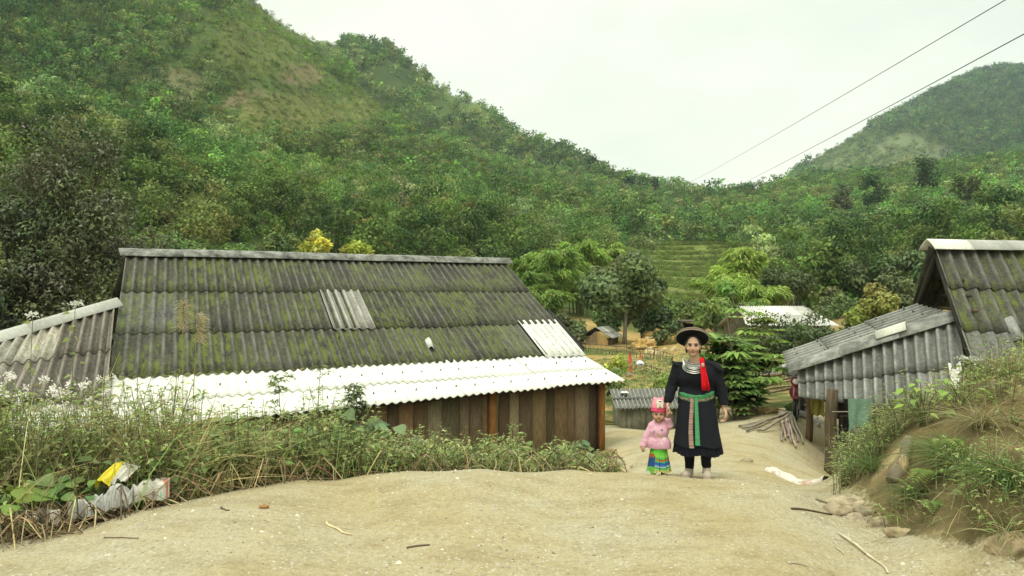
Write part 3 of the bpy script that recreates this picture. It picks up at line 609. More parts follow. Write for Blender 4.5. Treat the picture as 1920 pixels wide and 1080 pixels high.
# ------------------------------------------------------------------ small buildings
def small_house(name, label, ridge, eave, Yr, Ye, base_py, waves, roofm, roofc, wall_tones, cat='hut', special=None, back=1.4, wallmat=None):
    """front slope between a ridge pair and an eave pair of photo points, walls below"""
    r0, r1 = at(*ridge[0], Yr[0]), at(*ridge[1], Yr[1]); e0, e1 = at(*eave[0], Ye[0]), at(*eave[1], Ye[1])
    g = (e0+e1)/2; zb = float(H(g[0], g[1]))-.1
    t = empty(name, [g[0], g[1], zb], label, cat)
    mb = MB(); corrugated(mb, (r0, r1, e0, e1), waves, [0, .5, 1], 5, base=roofc, var=.14, special=special, seg=6); hp(mb, 'roof', roofm, t)
    dn = (e0+e1-r0-r1)/2; hor = np.array([dn[0], dn[1], 0]); b0, b1 = r0-hor*back+[0, 0, dn[2]*back], r1-hor*back+[0, 0, dn[2]*back]
    mb = MB(); corrugated(mb, (r1, r0, b1, b0), waves, [0, 1], 5, base=np.array(roofc)*.8); hp(mb, 'rear_roof', roofm, t)
    inn = lambda p, q: p+(q-p)*.08
    h_ = hor/np.linalg.norm(hor)
    w0, w1 = inn(e0, e1)-hor*.14, inn(e1, e0)-hor*.14; v0, v1 = inn(b0, b1)+hor*.14, inn(b1, b0)+hor*.14
    mb = MB(); planks(mb, w0, w1, e0[2]+.05, zb, 12, None, .12, tones=wall_tones, ztop2=e1[2]+.05); hp(mb, 'front_wall', wallmat or M_WOOD, t)
    for (p, q, rr) in ((v0, w0, inn(r0, r1)), (w1, v1, inn(r1, r0))):
        mb = MB(); n = 8
        for i in range(n):
            s0, s1 = i/n, (i+.94)/n; A = lp(p, q, s0); B_ = lp(p, q, s1); D = np.linalg.norm((q-p)[:2]); x = (rr-p)[:2]@(q-p)[:2]/D/D
            zt = lambda s: p[2]+(rr[2]-p[2])*s/x if s < x else q[2]+(rr[2]-q[2])*(1-s)/(1-x)
            nn = np.array([(q-p)[1], -(q-p)[0], 0]); nn /= np.linalg.norm(nn)
            mb.add([[A[0], A[1], zb], [B_[0], B_[1], zb], [B_[0], B_[1], zt(s1)-.05], [A[0], A[1], zt(s0)-.05]], [[0, 1, 2, 3]], np.array(wall_tones[i % len(wall_tones)])*(1+rng.normal(0, .12)))
        hp(mb, 'gable_wall', wallmat or M_WOOD, t)
    return t
# plank hut in the garden: ridge runs away from us, gable towards the camera
def garden_hut():
    Y = 45.0; r0, r1 = at(1116, 614, Y), at(1140, 611, Y+2.6); eL_, eR_ = at(1087, 632, Y), at(1146, 634, Y-.4); eR2 = at(1166, 630, Y+2.2); eL2_ = eL_+(r1-r0)
    zb = float(H(eL_[0]+.8, Y))-.1
    t = empty('plank_hut', [eL_[0]+1, Y, zb], 'little plank hut with yellowish boards and pale sheet roof behind the garden fence', 'hut')
    mb = MB(); corrugated(mb, (r0, r1, eR_, eR2), 9, [0, .5, 1], 3, base=(.3, .3, .27), var=.1, special={(0, 1): (.75, .75, .7), (0, 2): (.78, .78, .72), (1, 2): (.75, .75, .7)}); hp(mb, 'roof', M_GREYROOF, t)
    mb = MB(); corrugated(mb, (r1, r0, eL2_, eL_), 9, [0, 1], 3, base=(.12, .115, .1)); hp(mb, 'rear_roof', M_GREYROOF, t)
    d = (r1-r0)*np.array([1, 1, 0]); f = d/np.linalg.norm(d)*.25
    a, c, m_ = eL_+f+[.25, 0, 0], eR_+f+[-.25, 0, 0], r0+f
    ton = [(.2, .15, .085), (.26, .19, .1), (.23, .17, .095), (.42, .28, .11), (.45, .3, .12), (.4, .27, .11)]
    mb = MB(); n = 9
    for i in range(n):
        s0, s1 = i/n, (i+.93)/n; A = lp(a, c, s0); B_ = lp(a, c, s1); x = (m_-a)[0]/(c-a)[0]
        zt = lambda s: a[2]+(m_[2]-a[2])*s/x if s < x else c[2]+(m_[2]-c[2])*(1-s)/(1-x)
        mb.add([[A[0], A[1], zb], [B_[0], B_[1], zb], [B_[0], B_[1], zt(s1)-.16], [A[0], A[1], zt(s0)-.16]], [[0, 1, 2, 3]], ton[min(5, int(i*6/n))])
    hp(mb, 'gable_wall', M_WOOD, t)
    mb = MB(); planks(mb, c, c+d*.86, eR_[2]-.02, zb, 7, (.16, .12, .07)); hp(mb, 'side_wall', M_WOOD, t)
    mb = MB(); planks(mb, a+d*.86, a, eL_[2]-.02, zb, 7, (.16, .12, .07)); hp(mb, 'side_wall', M_WOOD, t)
    mb = MB(); x = lp(a, c, .36); mb.beam([x[0], x[1]-.06, zb], [x[0], x[1]-.06, zb+1.75], .09, .06, (.3, .27, .2)); hp(mb, 'door_post', M_POST, t)
garden_hut()
M_PLASTER = plain('stained plaster', (.34, .33, .265), .9, 0, .35, 2.2, .1, .3)
small_house('grey_shed', 'low grey shed with ribbed sheet roof and stained pale walls behind the child', [(1142, 730), (1300, 728)], [(1152, 765), (1312, 765)], (20.6, 21.6), (19.4, 20.4), 805, 22, M_GREYROOF, (.14, .14, .125), [(.4, .39, .3), (.42, .4, .32), (.36, .35, .27)], 'shed', wallmat=M_PLASTER, back=1.0)
small_house('pale_roofed_house', 'distant low house with whitish tin roof half hidden by bushes', [(1386, 574), (1505, 574)], [(1398, 610), (1572, 611)], (38, 38), (35.5, 35.5), 640, 26, M_GREYROOF, (.5, .5, .46), [(.14, .12, .09), (.11, .09, .07)], 'house')
lt = empty('open_lean_to', on_ground(1300, 48), 'small dark open lean-to with flat pole roof behind the hat', 'shelter')
mb = MB(); a, c = at(1276, 602, 48), at(1328, 603, 48); mb.box(a+[0, -.3, -.05], c+[0, 1.6, .06], (.16, .14, .11)); hp(mb, 'roof', M_POST, lt)
for px in (1281, 1302, 1322):
    g = on_ground(px, 48.1); mb = MB(); round_post(mb, g, g[2]-.1, at(px, 603, 48)[2], .06, (.2, .17, .12)); hp(mb, 'post', M_POST, lt)
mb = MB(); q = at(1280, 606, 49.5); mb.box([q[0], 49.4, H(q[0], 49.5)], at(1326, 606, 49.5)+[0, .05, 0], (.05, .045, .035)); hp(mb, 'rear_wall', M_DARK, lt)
mb = MB(); a = at(1322, 604, 47); mb.box([a[0], 47, H(a[0], 47)], a+[.75, .4, .1], (.4, .38, .34)); hp(mb, 'side_panel', M_PLASTER, lt)
# ------------------------------------------------------------------ trees
def crown_points(blobs, n, shell=.55):
    """points spread through clumps (x, y, z, rx, rz); more near each clump's surface"""
    w = np.array([b_[3]**2*b_[4] for b_ in blobs]); k = rng.choice(len(blobs), n, p=w/w.sum()); B = np.array(blobs)[k]
    d = rnd_unit(n); r = np.clip(rng.beta(3.2, 1.3, n), 0, 1)[:, None]
    return B[:, :3]+d*r*np.stack([B[:, 3], B[:, 3], B[:, 4]], 1), d, k
def make_blobs(h, r, n, low=.35, flat=.7, sz=.45, jit=1.0):
    out = []
    for i in range(n):
        a = rng.uniform(0, 2*PI); t = rng.uniform(low, 1.0); rr = r*math.sqrt(rng.uniform(.0, 1))*math.sin(PI*min(.97, max(.12, .18+.8*(t-low)/(1-low))))**.6*jit
        s_ = r*sz*rng.uniform(.7, 1.25); out.append((rr*math.cos(a), rr*math.sin(a), h*t-s_*flat*.6, s_, s_*flat))
    return out
def leafy(mb, blobs, n, L, Wd, col, amt=.22, hue=.1, zb=.25, droop=.1, clump=.2):
    p, d, k = crown_points(blobs, n)
    tg = rnd_unit(n); tg = tg-d*(tg*d).sum(1)[:, None]*.75; dd = tg+d*.25; nn = d*1.0+rnd_unit(n)*.42+np.array([0, 0, .6])
    cb = vary(col, len(blobs), clump, .07)[k]
    c = np.clip(cb*(1+np.clip(rng.normal(0, amt, (n, 1)), -.6, .6))*(1+rng.normal(0, hue*.6, (n, 3))), .004, .9)
    mb.leaves(p, dd, nn, L*rng.uniform(.65, 1.35, n), Wd*rng.uniform(.7, 1.3, n), c, droop=droop)
    return mb
def trunk(mb, h, r0, blobs, col=(.13, .11, .085), nl=5, lean=(0, 0), seg=7):
    k = np.linspace(0, 1, 7); x = lean[0]*k**1.5+vnoise(k*2.3, k*0+h, 1, 11)*.12*h*.3; y = lean[1]*k**1.5+vnoise(k*2.1, k*0-h, 1, 12)*.12*h*.3
    pts = np.stack([x, y, h*.82*k], 1); mb.tube(pts, r0*(1-.8*k), seg, np.array(col))
    for b_ in blobs[:nl]:
        t = np.clip(.3+.5*b_[2]/h, .3, .85); s_ = np.array([np.interp(t, k, pts[:, i]) for i in range(3)]); e = np.array(b_[:3])
        if e[2] < s_[2]: s_[2] = max(.25*h, e[2]-.3*h); s_[0] = np.interp(s_[2], pts[:, 2], x); s_[1] = np.interp(s_[2], pts[:, 2], y)
        m_ = (s_+e)/2+np.array([0, 0, -.06*h]); q = np.linspace(0, 1, 5)[:, None]
        mb.tube((1-q)**2*s_+2*q*(1-q)*m_+q*q*e, np.linspace(r0*.42, r0*.12, 5), 5, np.array(col)*.9)
    return mb
def bamboo(crown, stems, h, n, spread, leaf=.3, lw=.07, per=70, col=(.14, .2, .05), stemc=(.17, .2, .07), wide=.2, seed=None):
    for i in range(n):
        a = rng.uniform(0, 2*PI); s_ = rng.uniform(.1, 1)*spread; hh = h*rng.uniform(.65, 1.05); r = rng.uniform(0, .5)*spread*.5
        k = np.linspace(0, 1, 9); out = s_*(.25*k+.75*k**3.2)+r
        z = hh*(k-.16*k**5*(1+s_/spread)); pts = np.stack([out*math.cos(a), out*math.sin(a), z], 1)
        stems.tube(pts, .045*(1-.85*k), 5, np.array(stemc)*rng.uniform(.7, 1.2), cap=False)
        t = rng.beta(2.1, 1.2, per)*.75+.25; base = np.stack([np.interp(t, k, pts[:, j]) for j in range(3)], 1)
        w = h*wide*.5*np.sin(PI*np.clip(t*.92, 0, 1))**.8; off = rnd_unit(per)*w[:, None]*rng.uniform(.15, 1, (per, 1)); off[:, 2] *= .6
        d = off*np.array([1, 1, .2])+np.array([math.cos(a), math.sin(a), -.55])*.5+rnd_unit(per)*.35
        crown.leaves(base+off, d, rnd_unit(per)+np.array([0, 0, .5]), leaf*rng.uniform(.6, 1.4, per), lw*rng.uniform(.7, 1.3, per), vary(np.array(col)*rng.uniform(.8, 1.2), per, .2, .08), droop=.25)
# --- prototypes used for the wooded slopes (arrays that are copied, turned, sized and tinted)
def proto(fn):
    mb = MB(); fn(mb); return np.concatenate(mb.v), np.concatenate(mb.f), np.concatenate(mb.c)
GREENS = dict(dark=(.075, .125, .042), mid=(.115, .185, .05), fresh=(.165, .26, .06), olive=(.165, .2, .065), pale=(.155, .195, .08))
def p_round(n, L, col, hgt=6, r=2.4, nb=9, tr=True, flat=.75, sz=.42):
    def fn(mb):
        bl = make_blobs(hgt, r, nb, .12, flat, sz, 1.1); leafy(mb, bl, n, L, L*.62, col, .2, .08, clump=.16)
        if tr: mb.tube([[0, 0, 0], [.1, 0, hgt*.4], [0, .1, hgt*.75]], [.09, .06, .03], 4, (.15, .14, .1), cap=False)
    return fn
def p_layer(n, L, col, hgt=6.5):
    def fn(mb):
        for i in range(6):
            a = rng.uniform(0, 2*PI); z = hgt*(.3+.7*i/5); r = 1.7*(1-.5*i/6); o = rng.uniform(.2, 1.3)
            leafy(mb, [(o*math.cos(a), o*math.sin(a), z, r, .28)], n//6, L, L*.55, np.array(col)*rng.uniform(.85, 1.2), .18, .08, zb=.9)
        mb.tube([[0, 0, 0], [.15, .1, hgt*.5], [0, 0, hgt*.97]], [.09, .06, .03], 4, (.22, .2, .15), cap=False)
    return fn
def p_bamb(n, L, col, hgt=7):
    def fn(mb): bamboo(mb, mb, hgt, 7, 2.2, L, L*.3, n//7, col, wide=.2)
    return fn
def p_shrub(n, L, col, hgt=2.2):
    def fn(mb): leafy(mb, make_blobs(hgt, 1.5, 5, .3, .75, .6), n, L, L*.6, col, .2, .08, clump=.15)
    return fn
def p_spiky(n, L, col, hgt=3.2):      # banana-like rosettes and tall grass tufts
    def fn(mb):
        for i in range(4):
            b0 = np.array([rng.normal(0, .7), rng.normal(0, .7), 0]); m_ = n//4
            d = rnd_unit(m_, 1.6); d[:, 2] = abs(d[:, 2]); mb.blades(np.tile(b0, (m_, 1))+rng.normal(0, .12, (m_, 3)), d, hgt*rng.uniform(.5, 1, m_), .2, vary(col, m_, .18), .55)
    return fn
def protos(dens, Ls):
    G = GREENS; out = {}
    out['round'] = [proto(p_round(int(300*dens), .46*Ls, c, h, r)) for c, h, r in ((G['dark'], 4.8, 2.3), (G['mid'], 4.2, 2.4), (G['mid'], 5.5, 2.2), (G['olive'], 3.8, 2.1), (G['dark'], 6, 2.6))]
    out['layer'] = [proto(p_layer(int(260*dens), .44*Ls, c, h)) for c, h in ((G['mid'], 4.6), (G['pale'], 5.2), (G['olive'], 4.2))]
    out['bamboo'] = [proto(p_bamb(int(260*dens), .55*Ls, c, h)) for c, h in ((G['fresh'], 4.6), (G['mid'], 5.5), (G['olive'], 5))]
    out['shrub'] = [proto(p_shrub(int(150*dens), .38*Ls, c, h)) for c, h in ((G['mid'], 2.4), (G['fresh'], 2), (G['olive'], 2.2), (G['pale'], 2.4), (G['dark'], 2.8))]
    out['spiky'] = [proto(p_spiky(int(60*dens), .5*Ls, c, h)) for c, h in ((G['fresh'], 3), ((.17, .19, .08), 2.4), (G['mid'], 3.4))]
    return out
def scatter(mb, P, kinds, pick, pos, sc, tint):
    for ki, kind in enumerate(kinds):
        var = P[kind]
        sel = np.nonzero(pick == ki)[0]; vv = rng.integers(0, len(var), len(sel))
        for j, (v, f, c) in enumerate(var):
            s_ = sel[vv == j]; m = len(s_)
            if not m: continue
            a = rng.uniform(0, 2*PI, m); ca, sa = np.cos(a), np.sin(a); sx = sc[s_]*rng.uniform(.85, 1.2, m)
            X = (v[None, :, 0]*ca[:, None]-v[None, :, 1]*sa[:, None])*sx[:, None]+pos[s_, 0][:, None]
            Yy = (v[None, :, 0]*sa[:, None]+v[None, :, 1]*ca[:, None])*sx[:, None]+pos[s_, 1][:, None]
            Z = v[None, :, 2]*sc[s_][:, None]+pos[s_, 2][:, None]
            nf = f[None]+(np.arange(m)*len(v))[:, None, None]
            mb.add(np.stack([X, Yy, Z], -1).reshape(-1, 3), nf.reshape(-1, 4), (c[None]*tint[s_][:, None, :]).reshape(-1, 3))
KINDS = ['round', 'layer', 'bamboo', 'shrub', 'spiky']
def sample_area(n, ulo, uhi, ylo, yhi):
    """uniform over the ground inside a wedge of the view"""
    y = np.sqrt(rng.uniform(ylo**2, yhi**2, n)); u = rng.uniform(ulo, uhi, n); return u*y, y
def in_spot(px, py, a, b_, c, d): return ((px-a)/c)**2+((py-b_)/d)**2 < 1
def wood(name, n, ylo, yhi, P, size, label, open_field=True, ulo=-.78, uhi=.8, mixp=(.26, .13, .14, .36, .11), zone_only=None, mul=1.0):
    x, y = sample_area(n, ulo, uhi, ylo, yhi); z = H(x, y); px = 960+F*x/y; py = 540-(z-EYE)/y*F
    # back-facing slopes beyond a crest cannot be seen: keep what faces the valley
    e = 6.0; up = (H(x*(1+e/y), y+e)-z)/e - (z-EYE)/y
    keep = (py > -170) & (py < 600) & (up > -.22)
    thin = np.zeros(n)
    for (a, b_, c, d, t) in ((310,165,85,38,.35),(480,190,65,16,.45),(565,140,45,18,.45),(215,195,50,12,.4),(540,215,120,40,.25),(480,85,110,66,.15),(690,205,75,28,.3),(1640,292,140,40,.3),(1290,512,185,56,.97),(1430,505,95,32,.9),(1850,230,80,35,.3),(860,150,50,60,.4)):
        thin = np.maximum(thin, in_spot(px+vnoise(x, y, 9, 21)*60, py+vnoise(x, y, 9, 22)*30, a, b_, c, d)*t)
    keep &= rng.uniform(0, 1, n) > thin
    keep &= (vnoise(x, y, 22, 31)+vnoise(x, y, 8, 32)*.7 > -.42)
    if zone_only:
        zk = np.zeros(n, bool)
        for q in zone_only: zk |= in_spot(px, py, *q)
        keep &= zk
    x, y, z, px, py, thin = [q[keep] for q in (x, y, z, px, py, thin)]; m = len(x)
    pp = np.tile(np.array(mixp), (m, 1))
    zone = vnoise(x, y, 45, 41)
    pp[:, 0] *= np.clip(1+zone*2.2, .15, 3); pp[:, 2] *= np.clip(1-zone*2.6, .1, 3); pp[:, 4] *= np.clip(1-zone*2, .2, 3)
    dk = np.clip((330-px)/260, 0, 1)*np.clip((330-py)/160, 0, 1)        # tall dark wood on the far left flank
    pp[:, 0] *= 1+3*dk; pp[:, 3] *= 1-.6*dk; pp[:, 4] *= 1-.9*dk
    gr = in_spot(px, py, 500, 90, 140, 90) | in_spot(px, py, 560, 210, 170, 60) | in_spot(px, py, 1640, 292, 150, 45)
    pp[gr] *= np.array([.06, .15, .15, 1.2, 2.6]); pp[thin > .3] *= np.array([.2, .2, .3, 1.5, 1.5])
    pp /= pp.sum(1)[:, None]; pick = (rng.uniform(0, 1, (m, 1)) > np.cumsum(pp, 1)).sum(1).clip(0, 4)
    sc = size*rng.uniform(.6, 1.5, m)*(1+.35*vnoise(x, y, 30, 51)); sc *= np.where(gr | (thin > .3), .62, 1)
    tint = np.stack([1+rng.normal(0, .085, m), 1+rng.normal(0, .03, m), 1+rng.normal(0, .08, m)], 1)*(1+np.clip(rng.normal(0, .2, (m, 1)), -.45, .5))*(1+.6*vnoise(x, y, 35, 61))[:, None]
    tint *= 1.22*(1-.25*dk[:, None]); tint = np.where(gr[:, None], tint*np.array([1.3, 1.1, 1.1]), tint)*1.12
    mb = MB(); scatter(mb, P, KINDS, pick, np.stack([x, y, z-.25], 1), sc, np.clip(tint*mul, .35, 2.2))
    return tag(mb.build(name, M_FOREST), label, 'forest', None, 'stuff')
PN = protos(1.5, .75); PM = protos(.75, 1.1); PF = protos(.3, 1.8)
wood('near_wood', 3600, 88, 150, PN, .9, 'dense green wood and scrub on the lower valley slopes behind the roofs', mul=1.15)
wood('mountain_wood', 9500, 150, 330, PM, 1.0, 'mixed green forest covering the big left mountainside and right hill', mul=1.15)
wood('ridge_wood', 8000, 330, 480, PF, 1.15, 'bluish green forest on the steep peak and back ridges')
wood('far_mountain_wood', 14000, 480, 990, PF, 1.7, 'hazy forest on the distant mountain at the right', ulo=.28, uhi=.78, mixp=(.4, .1, .1, .36, .04), mul=.8)

PS = protos(.5, .8)
wood('slope_scrub', 16000, 150, 320, PS, .72, 'tall pale grass and low scrub on the open upper left slope', ulo=-.5, uhi=-.1, mixp=(.02, .05, .08, .5, .35), zone_only=[(500,90,130,100),(550,210,170,60),(690,215,100,45),(330,165,110,50)], mul=1.12)
# ------------------------------------------------------------------ trees one can tell apart
def tree_thing(name, label, base, blobs, h, n, L, Wd, col, cat='tree', group=None, tr=.1, tcol=(.13, .11, .085), mat=None, lean=(0, 0), nl=6, droop=.12, clump=.2, amt=.22):
    t = empty(name, base, label, cat, group)
    if tr:
        mb = MB(); trunk(mb, h, tr, blobs, tcol, nl, lean); mb.build('trunk', M_BARK, t, True)
    mb = MB(); leafy(mb, blobs, n, L, Wd, col, amt, .08, clump=clump, droop=droop); mb.build('crown', mat or M_LEAF, t)
    return t
def bamboo_thing(label, base, h, n, spread, leaf, col, per=130, group=None, wide=.2):
    t = empty('bamboo_clump', base, label, 'bamboo', group)
    a, b_ = MB(), MB(); bamboo(a, b_, h, n, spread, leaf, leaf*.26, per, col, wide=wide)
    b_.build('culms', M_STEM, t); a.build('foliage', M_LEAF, t); return t
def span(px, py_top, Y):          # base on the ground and the height needed to reach a photo row
    g = on_ground(px, Y, .1); return g, EYE-(py_top-540)/F*Y-g[2]
# bamboo along the stream
for px, top, Y, n, sp, col, lab in (
        (1030,445,62,16,3.0,(.17,.235,.065),'tall bright bamboo clump just right of the dark roof ridge'),
        (1085,440,66,16,3.2,(.18,.245,.065),'tallest feathery bamboo clump between dark roof and round dark tree'),
        (1145,452,72,14,3.0,(.2,.255,.07),'bamboo clump with yellowish tips above the round dark tree'),
        (985,500,56,12,2.4,(.12,.175,.05),'low drooping bamboo by the right end of the dark roof ridge'),
        (1010,520,48,10,1.6,(.15,.2,.06),'slim bamboo plume hanging beside the dark gable edge'),
        (905,440,80,14,3.0,(.13,.19,.055),'bamboo clump standing above the right third of the ridge'),
        (835,432,84,14,3.0,(.12,.18,.05),'bamboo clump above the middle right of the ridge'),
        (760,440,78,12,2.6,(.135,.19,.055),'green bamboo clump above the middle of the ridge'),
        (700,425,72,9,1.7,(.26,.24,.09),'straw yellow bamboo right of the tan dry bamboo'),
        (662,398,74,9,1.5,(.27,.215,.09),'tan dry bamboo plume rising over the long roof'),
        (1385,452,52,11,1.5,(.24,.3,.085),'pale yellow green bamboo plume standing alone in the field'),
        (1365,500,48,10,2.0,(.2,.26,.075),'bushy bamboo at the foot of the lone pale plume'),
        (1410,510,47,9,1.8,(.19,.25,.07),'short bamboo right of the lone pale plume')):
    g, h = span(px, top, Y); bamboo_thing(lab, g, h*1.13, int(n*1.4), sp*1.1, .42*Y/62, np.clip(np.array(col)*[1.5, 1.62, 1.2], 0, .6), 800, wide=.3)
def big_tree(name, label, px, top, bot, wpx, Y, n, L, col0, nb=14, tr=.12, low=.3, mat=None, tcol=(.2, .18, .14), trunk_from=None, clump=.2, sz=.42, flat=.8, cat='tree', group=None, droop=.12, amt=.22):
    col = np.array(col0)*(1.3 if name == 'bush' else 1.12); g, h = span(px, top, Y); r = wpx/2/F*Y; lo = max(.02, (EYE-(bot-540)/F*Y-g[2])/h)
    bl = make_blobs(h, r, nb, lo+.12, flat, sz, 1.0)
    return tree_thing(name, label, g, bl, h, n, L, L*.55, col, cat, group, tr, tcol, mat, droop=droop, clump=clump, amt=amt)
big_tree('round_tree', 'round dark green tree with slim pale trunk beside the plank hut', 1172, 478, 588, 138, 47, 5200, .34, (.13,.185,.07), 20, .14, mat=M_LEAF, tcol=(.3, .27, .21))
big_tree('shade_tree', 'dark shady tree right behind the round tree', 1215, 520, 640, 90, 51, 2600, .34, (.085,.13,.05), 12, .1)
big_tree('young_tree', 'yellow green young tree poking over the left half of the ridge', 594, 434, 500, 66, 40, 1300, .26, (.38,.4,.07), 9, .07)
big_tree('young_tree', 'lower yellow green bush just right of its taller twin behind the ridge', 666, 452, 500, 56, 40, 1100, .26, (.34,.38,.07), 8, .07)
for (px, top, bot, w, Y, n, L, col, lab) in (
        (1065,588,640,60,46,900,.3,(.13,.17,.07),'pale bush beside the plank hut and dark roof edge'),
        (1130,580,640,70,52,1000,.3,(.085,.14,.045),'dark bush directly behind the plank hut'),
        (1262,562,610,80,58,1500,.34,(.13,.19,.05),'light green bush behind the round tree and left of the hat'),
        (1310,556,610,84,56,1500,.34,(.11,.165,.045),'green bush right above the open lean-to'),
        (1245,590,640,56,50,800,.3,(.09,.13,.05),'dark scrub above the yellow stony bank'),
        (1375,520,610,110,44,2200,.3,(.15,.225,.055),'fresh green bush in front of the lone pale bamboo'),
        (1340,560,610,70,42,1100,.3,(.17,.235,.06),'small bright bush at the left end of the pale roof'),
        (1476,490,570,100,50,2200,.3,(.085,.12,.045),'dark round bush standing left of a tan field strip'),
        (1560,540,590,70,50,1100,.3,(.12,.155,.055),'mid green bush just behind the pale roof'),
        (1660,532,610,110,36,1800,.26,(.21,.235,.055),'yellow leaved bush above the grey lean-to roof'),
        (1600,560,640,90,38,1400,.26,(.09,.135,.05),'dark green bush over the tip of the lean-to roof'),
        (1720,520,620,80,36,1300,.28,(.1,.145,.05),'green bush beside the open gable'),
        (1800,440,520,120,60,1700,.36,(.13,.19,.05),'spreading green bush behind the white ridge tile'),
        (1890,425,520,140,60,2000,.36,(.17,.215,.06),'yellow green bushes above the right roof ridge'),
        (1560,478,560,90,66,1500,.4,(.09,.13,.05),'dark tree at the edge of the valley field'),
        (1650,480,560,120,62,2200,.36,(.11,.145,.06),'pale feathery tree left of the right house'),
        (1720,470,560,100,60,1700,.36,(.11,.15,.065),'feathery green tree touching the open gable'),
        (340,440,500,110,60,1600,.36,(.1,.155,.045),'green bush above the left end of the ridge'),
        (430,450,500,110,62,1600,.36,(.13,.195,.055),'light green bush above the left part of the ridge'),
        (520,445,500,100,64,1500,.36,(.085,.13,.045),'dark bush left of the yellow young tree')):
    big_tree('bush', lab, px, top, bot, w, Y, n, L, col, 9, .05, cat='bush')
# bare-branched thin tree in front of the pale roof
g, h = span(1452, 582, 33); t = empty('thin_tree', g, 'thin bare-branched tree with sparse leaves before the pale tin roof', 'tree')
bl = [(rng.normal(0, .9), rng.normal(0, .6), h*rng.uniform(.45, .95), .55, .35) for i in range(14)]
mb = MB(); trunk(mb, h, .06, bl, (.14, .12, .1), 14); mb.build('trunk', M_BARK, t, True)
mb = MB(); leafy(mb, bl, 750, .16, .08, (.12, .15, .06)); mb.build('crown', M_LEAF, t)
for px, top, w, c, lab in ((1490, 600, 110, (.09, .12, .05), 'dark thicket under the pale tin roof'), (1425, 625, 80, (.1, .135, .05), 'dark scrub between leafy plant and lean-to'), (1550, 612, 80, (.085, .12, .045), 'low dark scrub touching the tip of the lean-to')):
    big_tree('bush', lab, px, top, 690, w, 30, 1500, .2, c, 10, .05, cat='bush')
# big dark glossy tree on the left and its neighbours
def left_tree(label, px, top, bot, w, Y, n, L, col, nb, amt=.3):
    g, h = span(px, top, Y); r = w/2/F*Y
    lo = max(.05, (EYE-(bot-540)/F*Y-g[2])/h)
    bl = [(r*rng.uniform(-1, 1)*(1-.72*max(0, t_-.35)), r*rng.uniform(-.8, .8)*(1-.6*t_), h*(lo+(1-lo)*t_)-.3, r*.4*(1.15-.6*t_), r*.34*(1.15-.5*t_)) for t_ in rng.beta(1, 1.25, nb)]
    t = tree_thing('broadleaf_tree', label, g, bl, h, n, L, L*.45, col, 'tree', None, .07, (.07, .06, .05), M_GLOSSLEAF, nl=9, droop=.2, amt=amt, clump=.28); return t
left_tree('big dark glossy leaved tree with brownish top left of the long roof', 135, 205, 640, 270, 21, 36000, .125, (.105,.118,.055), 110)
left_tree('dark tree at the left edge lower than its neighbour', 10, 330, 640, 170, 20, 14000, .125, (.085,.105,.05), 40)
left_tree('thin twiggy dark tree between the big dark tree and the ridge end', 245, 400, 600, 120, 24, 7000, .125, (.1,.12,.055), 30)
# tall trees picked out on the hillsides
for px, py, top, w, Y, c, lab in ((1728,345,286,56,200,(.07,.11,.04),'dark round crowned tree standing out on the right hill'), (1580,392,340,46,190,(.13,.15,.08),'pale stemmed feathery tree on the right hill'), (1812,440,330,40,120,(.11,.145,.055),'tall slim pale trunked tree on the right hill'),
        (1640,385,325,50,205,(.075,.12,.04),'broad dark tree left of the round crowned tree'), (1690,470,400,70,130,(.08,.125,.045),'layered green tree in the middle of the right hill'), (1222,352,334,22,330,(.09,.13,.055),'small tufted tree alone on the saddle skyline'), (1180,345,330,18,330,(.09,.13,.055),'thin tufted tree on the skyline left of the saddle'), (1050,285,268,18,420,(.08,.12,.05),'little round tree sticking out of the far ridge line')):
    g, h = span(px, top, Y); r = w/2/F*Y
    bl = [(r*.7*rng.uniform(-1, 1), r*.7*rng.uniform(-1, 1), h*rng.uniform(.45, .92), r*.5, r*.4) for i in range(11)]
    tree_thing('hillside_tree', lab, g, bl, h, 900, .0035*Y+.1, .002*Y+.08, c, tr=.12 if Y < 250 else .16, tcol=(.3, .28, .22) if 'pale' in lab else (.16, .14, .1), mat=M_FOREST)
# nearest rows of the wood: copies of a few trees
def near_protos():
    out = []
    for kind, col, h, r, lab in (('broadleaf_tree', (.13,.2,.055), 6.2, 2.6, 'full leafy green tree in the wood at the foot of the mountain'), ('dark_tree', (.095,.15,.05), 7, 2.6, 'dark green dense tree in the wood at the foot of the mountain'), ('olive_tree', (.19,.22,.07), 5.2, 2.4, 'olive tinted tree in the wood at the foot of the mountain'), ('shrub', (.15,.23,.055), 2.8, 2.0, 'light green shrub among the trees at the foot of the mountain')):
        bl = make_blobs(h, r, 14, .12, .75, .4, 1.1)
        t = tree_thing(kind, lab, (0, 0, 0), bl, h, 1500 if h > 3 else 800, .34, .2, col, 'shrub' if kind == 'shrub' else 'tree', lab.replace('tree in', 'trees in').replace('shrub among', 'shrubs among'), .1, mat=M_FOREST, nl=3); out.append(t)
    return out
NP = near_protos(); used = [False]*4; cnt = 0
for _ in range(900):
    y = rng.uniform(60, 90); u = rng.uniform(-.66, .66); px = 960+F*u
    if 1180 < px < 1450 or (960 < px < 1180 and y < 76): continue
    x = u*y; z = float(H(x, y)); py = 540-(z-EYE)/y*F
    if py > 600 or vnoise(x, y, 7, 71) < -.3: continue
    if cnt >= 170: break
    k = rng.choice(4, p=(.3, .22, .2, .28)); o = NP[k] if not used[k] else copy_tree(NP[k]); used[k] = True; cnt += 1
    o.location = (x, y, z-.1); o.rotation_euler = (0, 0, rng.uniform(0, 6.28)); s_ = rng.uniform(.65, 1.15); o.scale = (s_*rng.uniform(.9, 1.15), s_, s_)

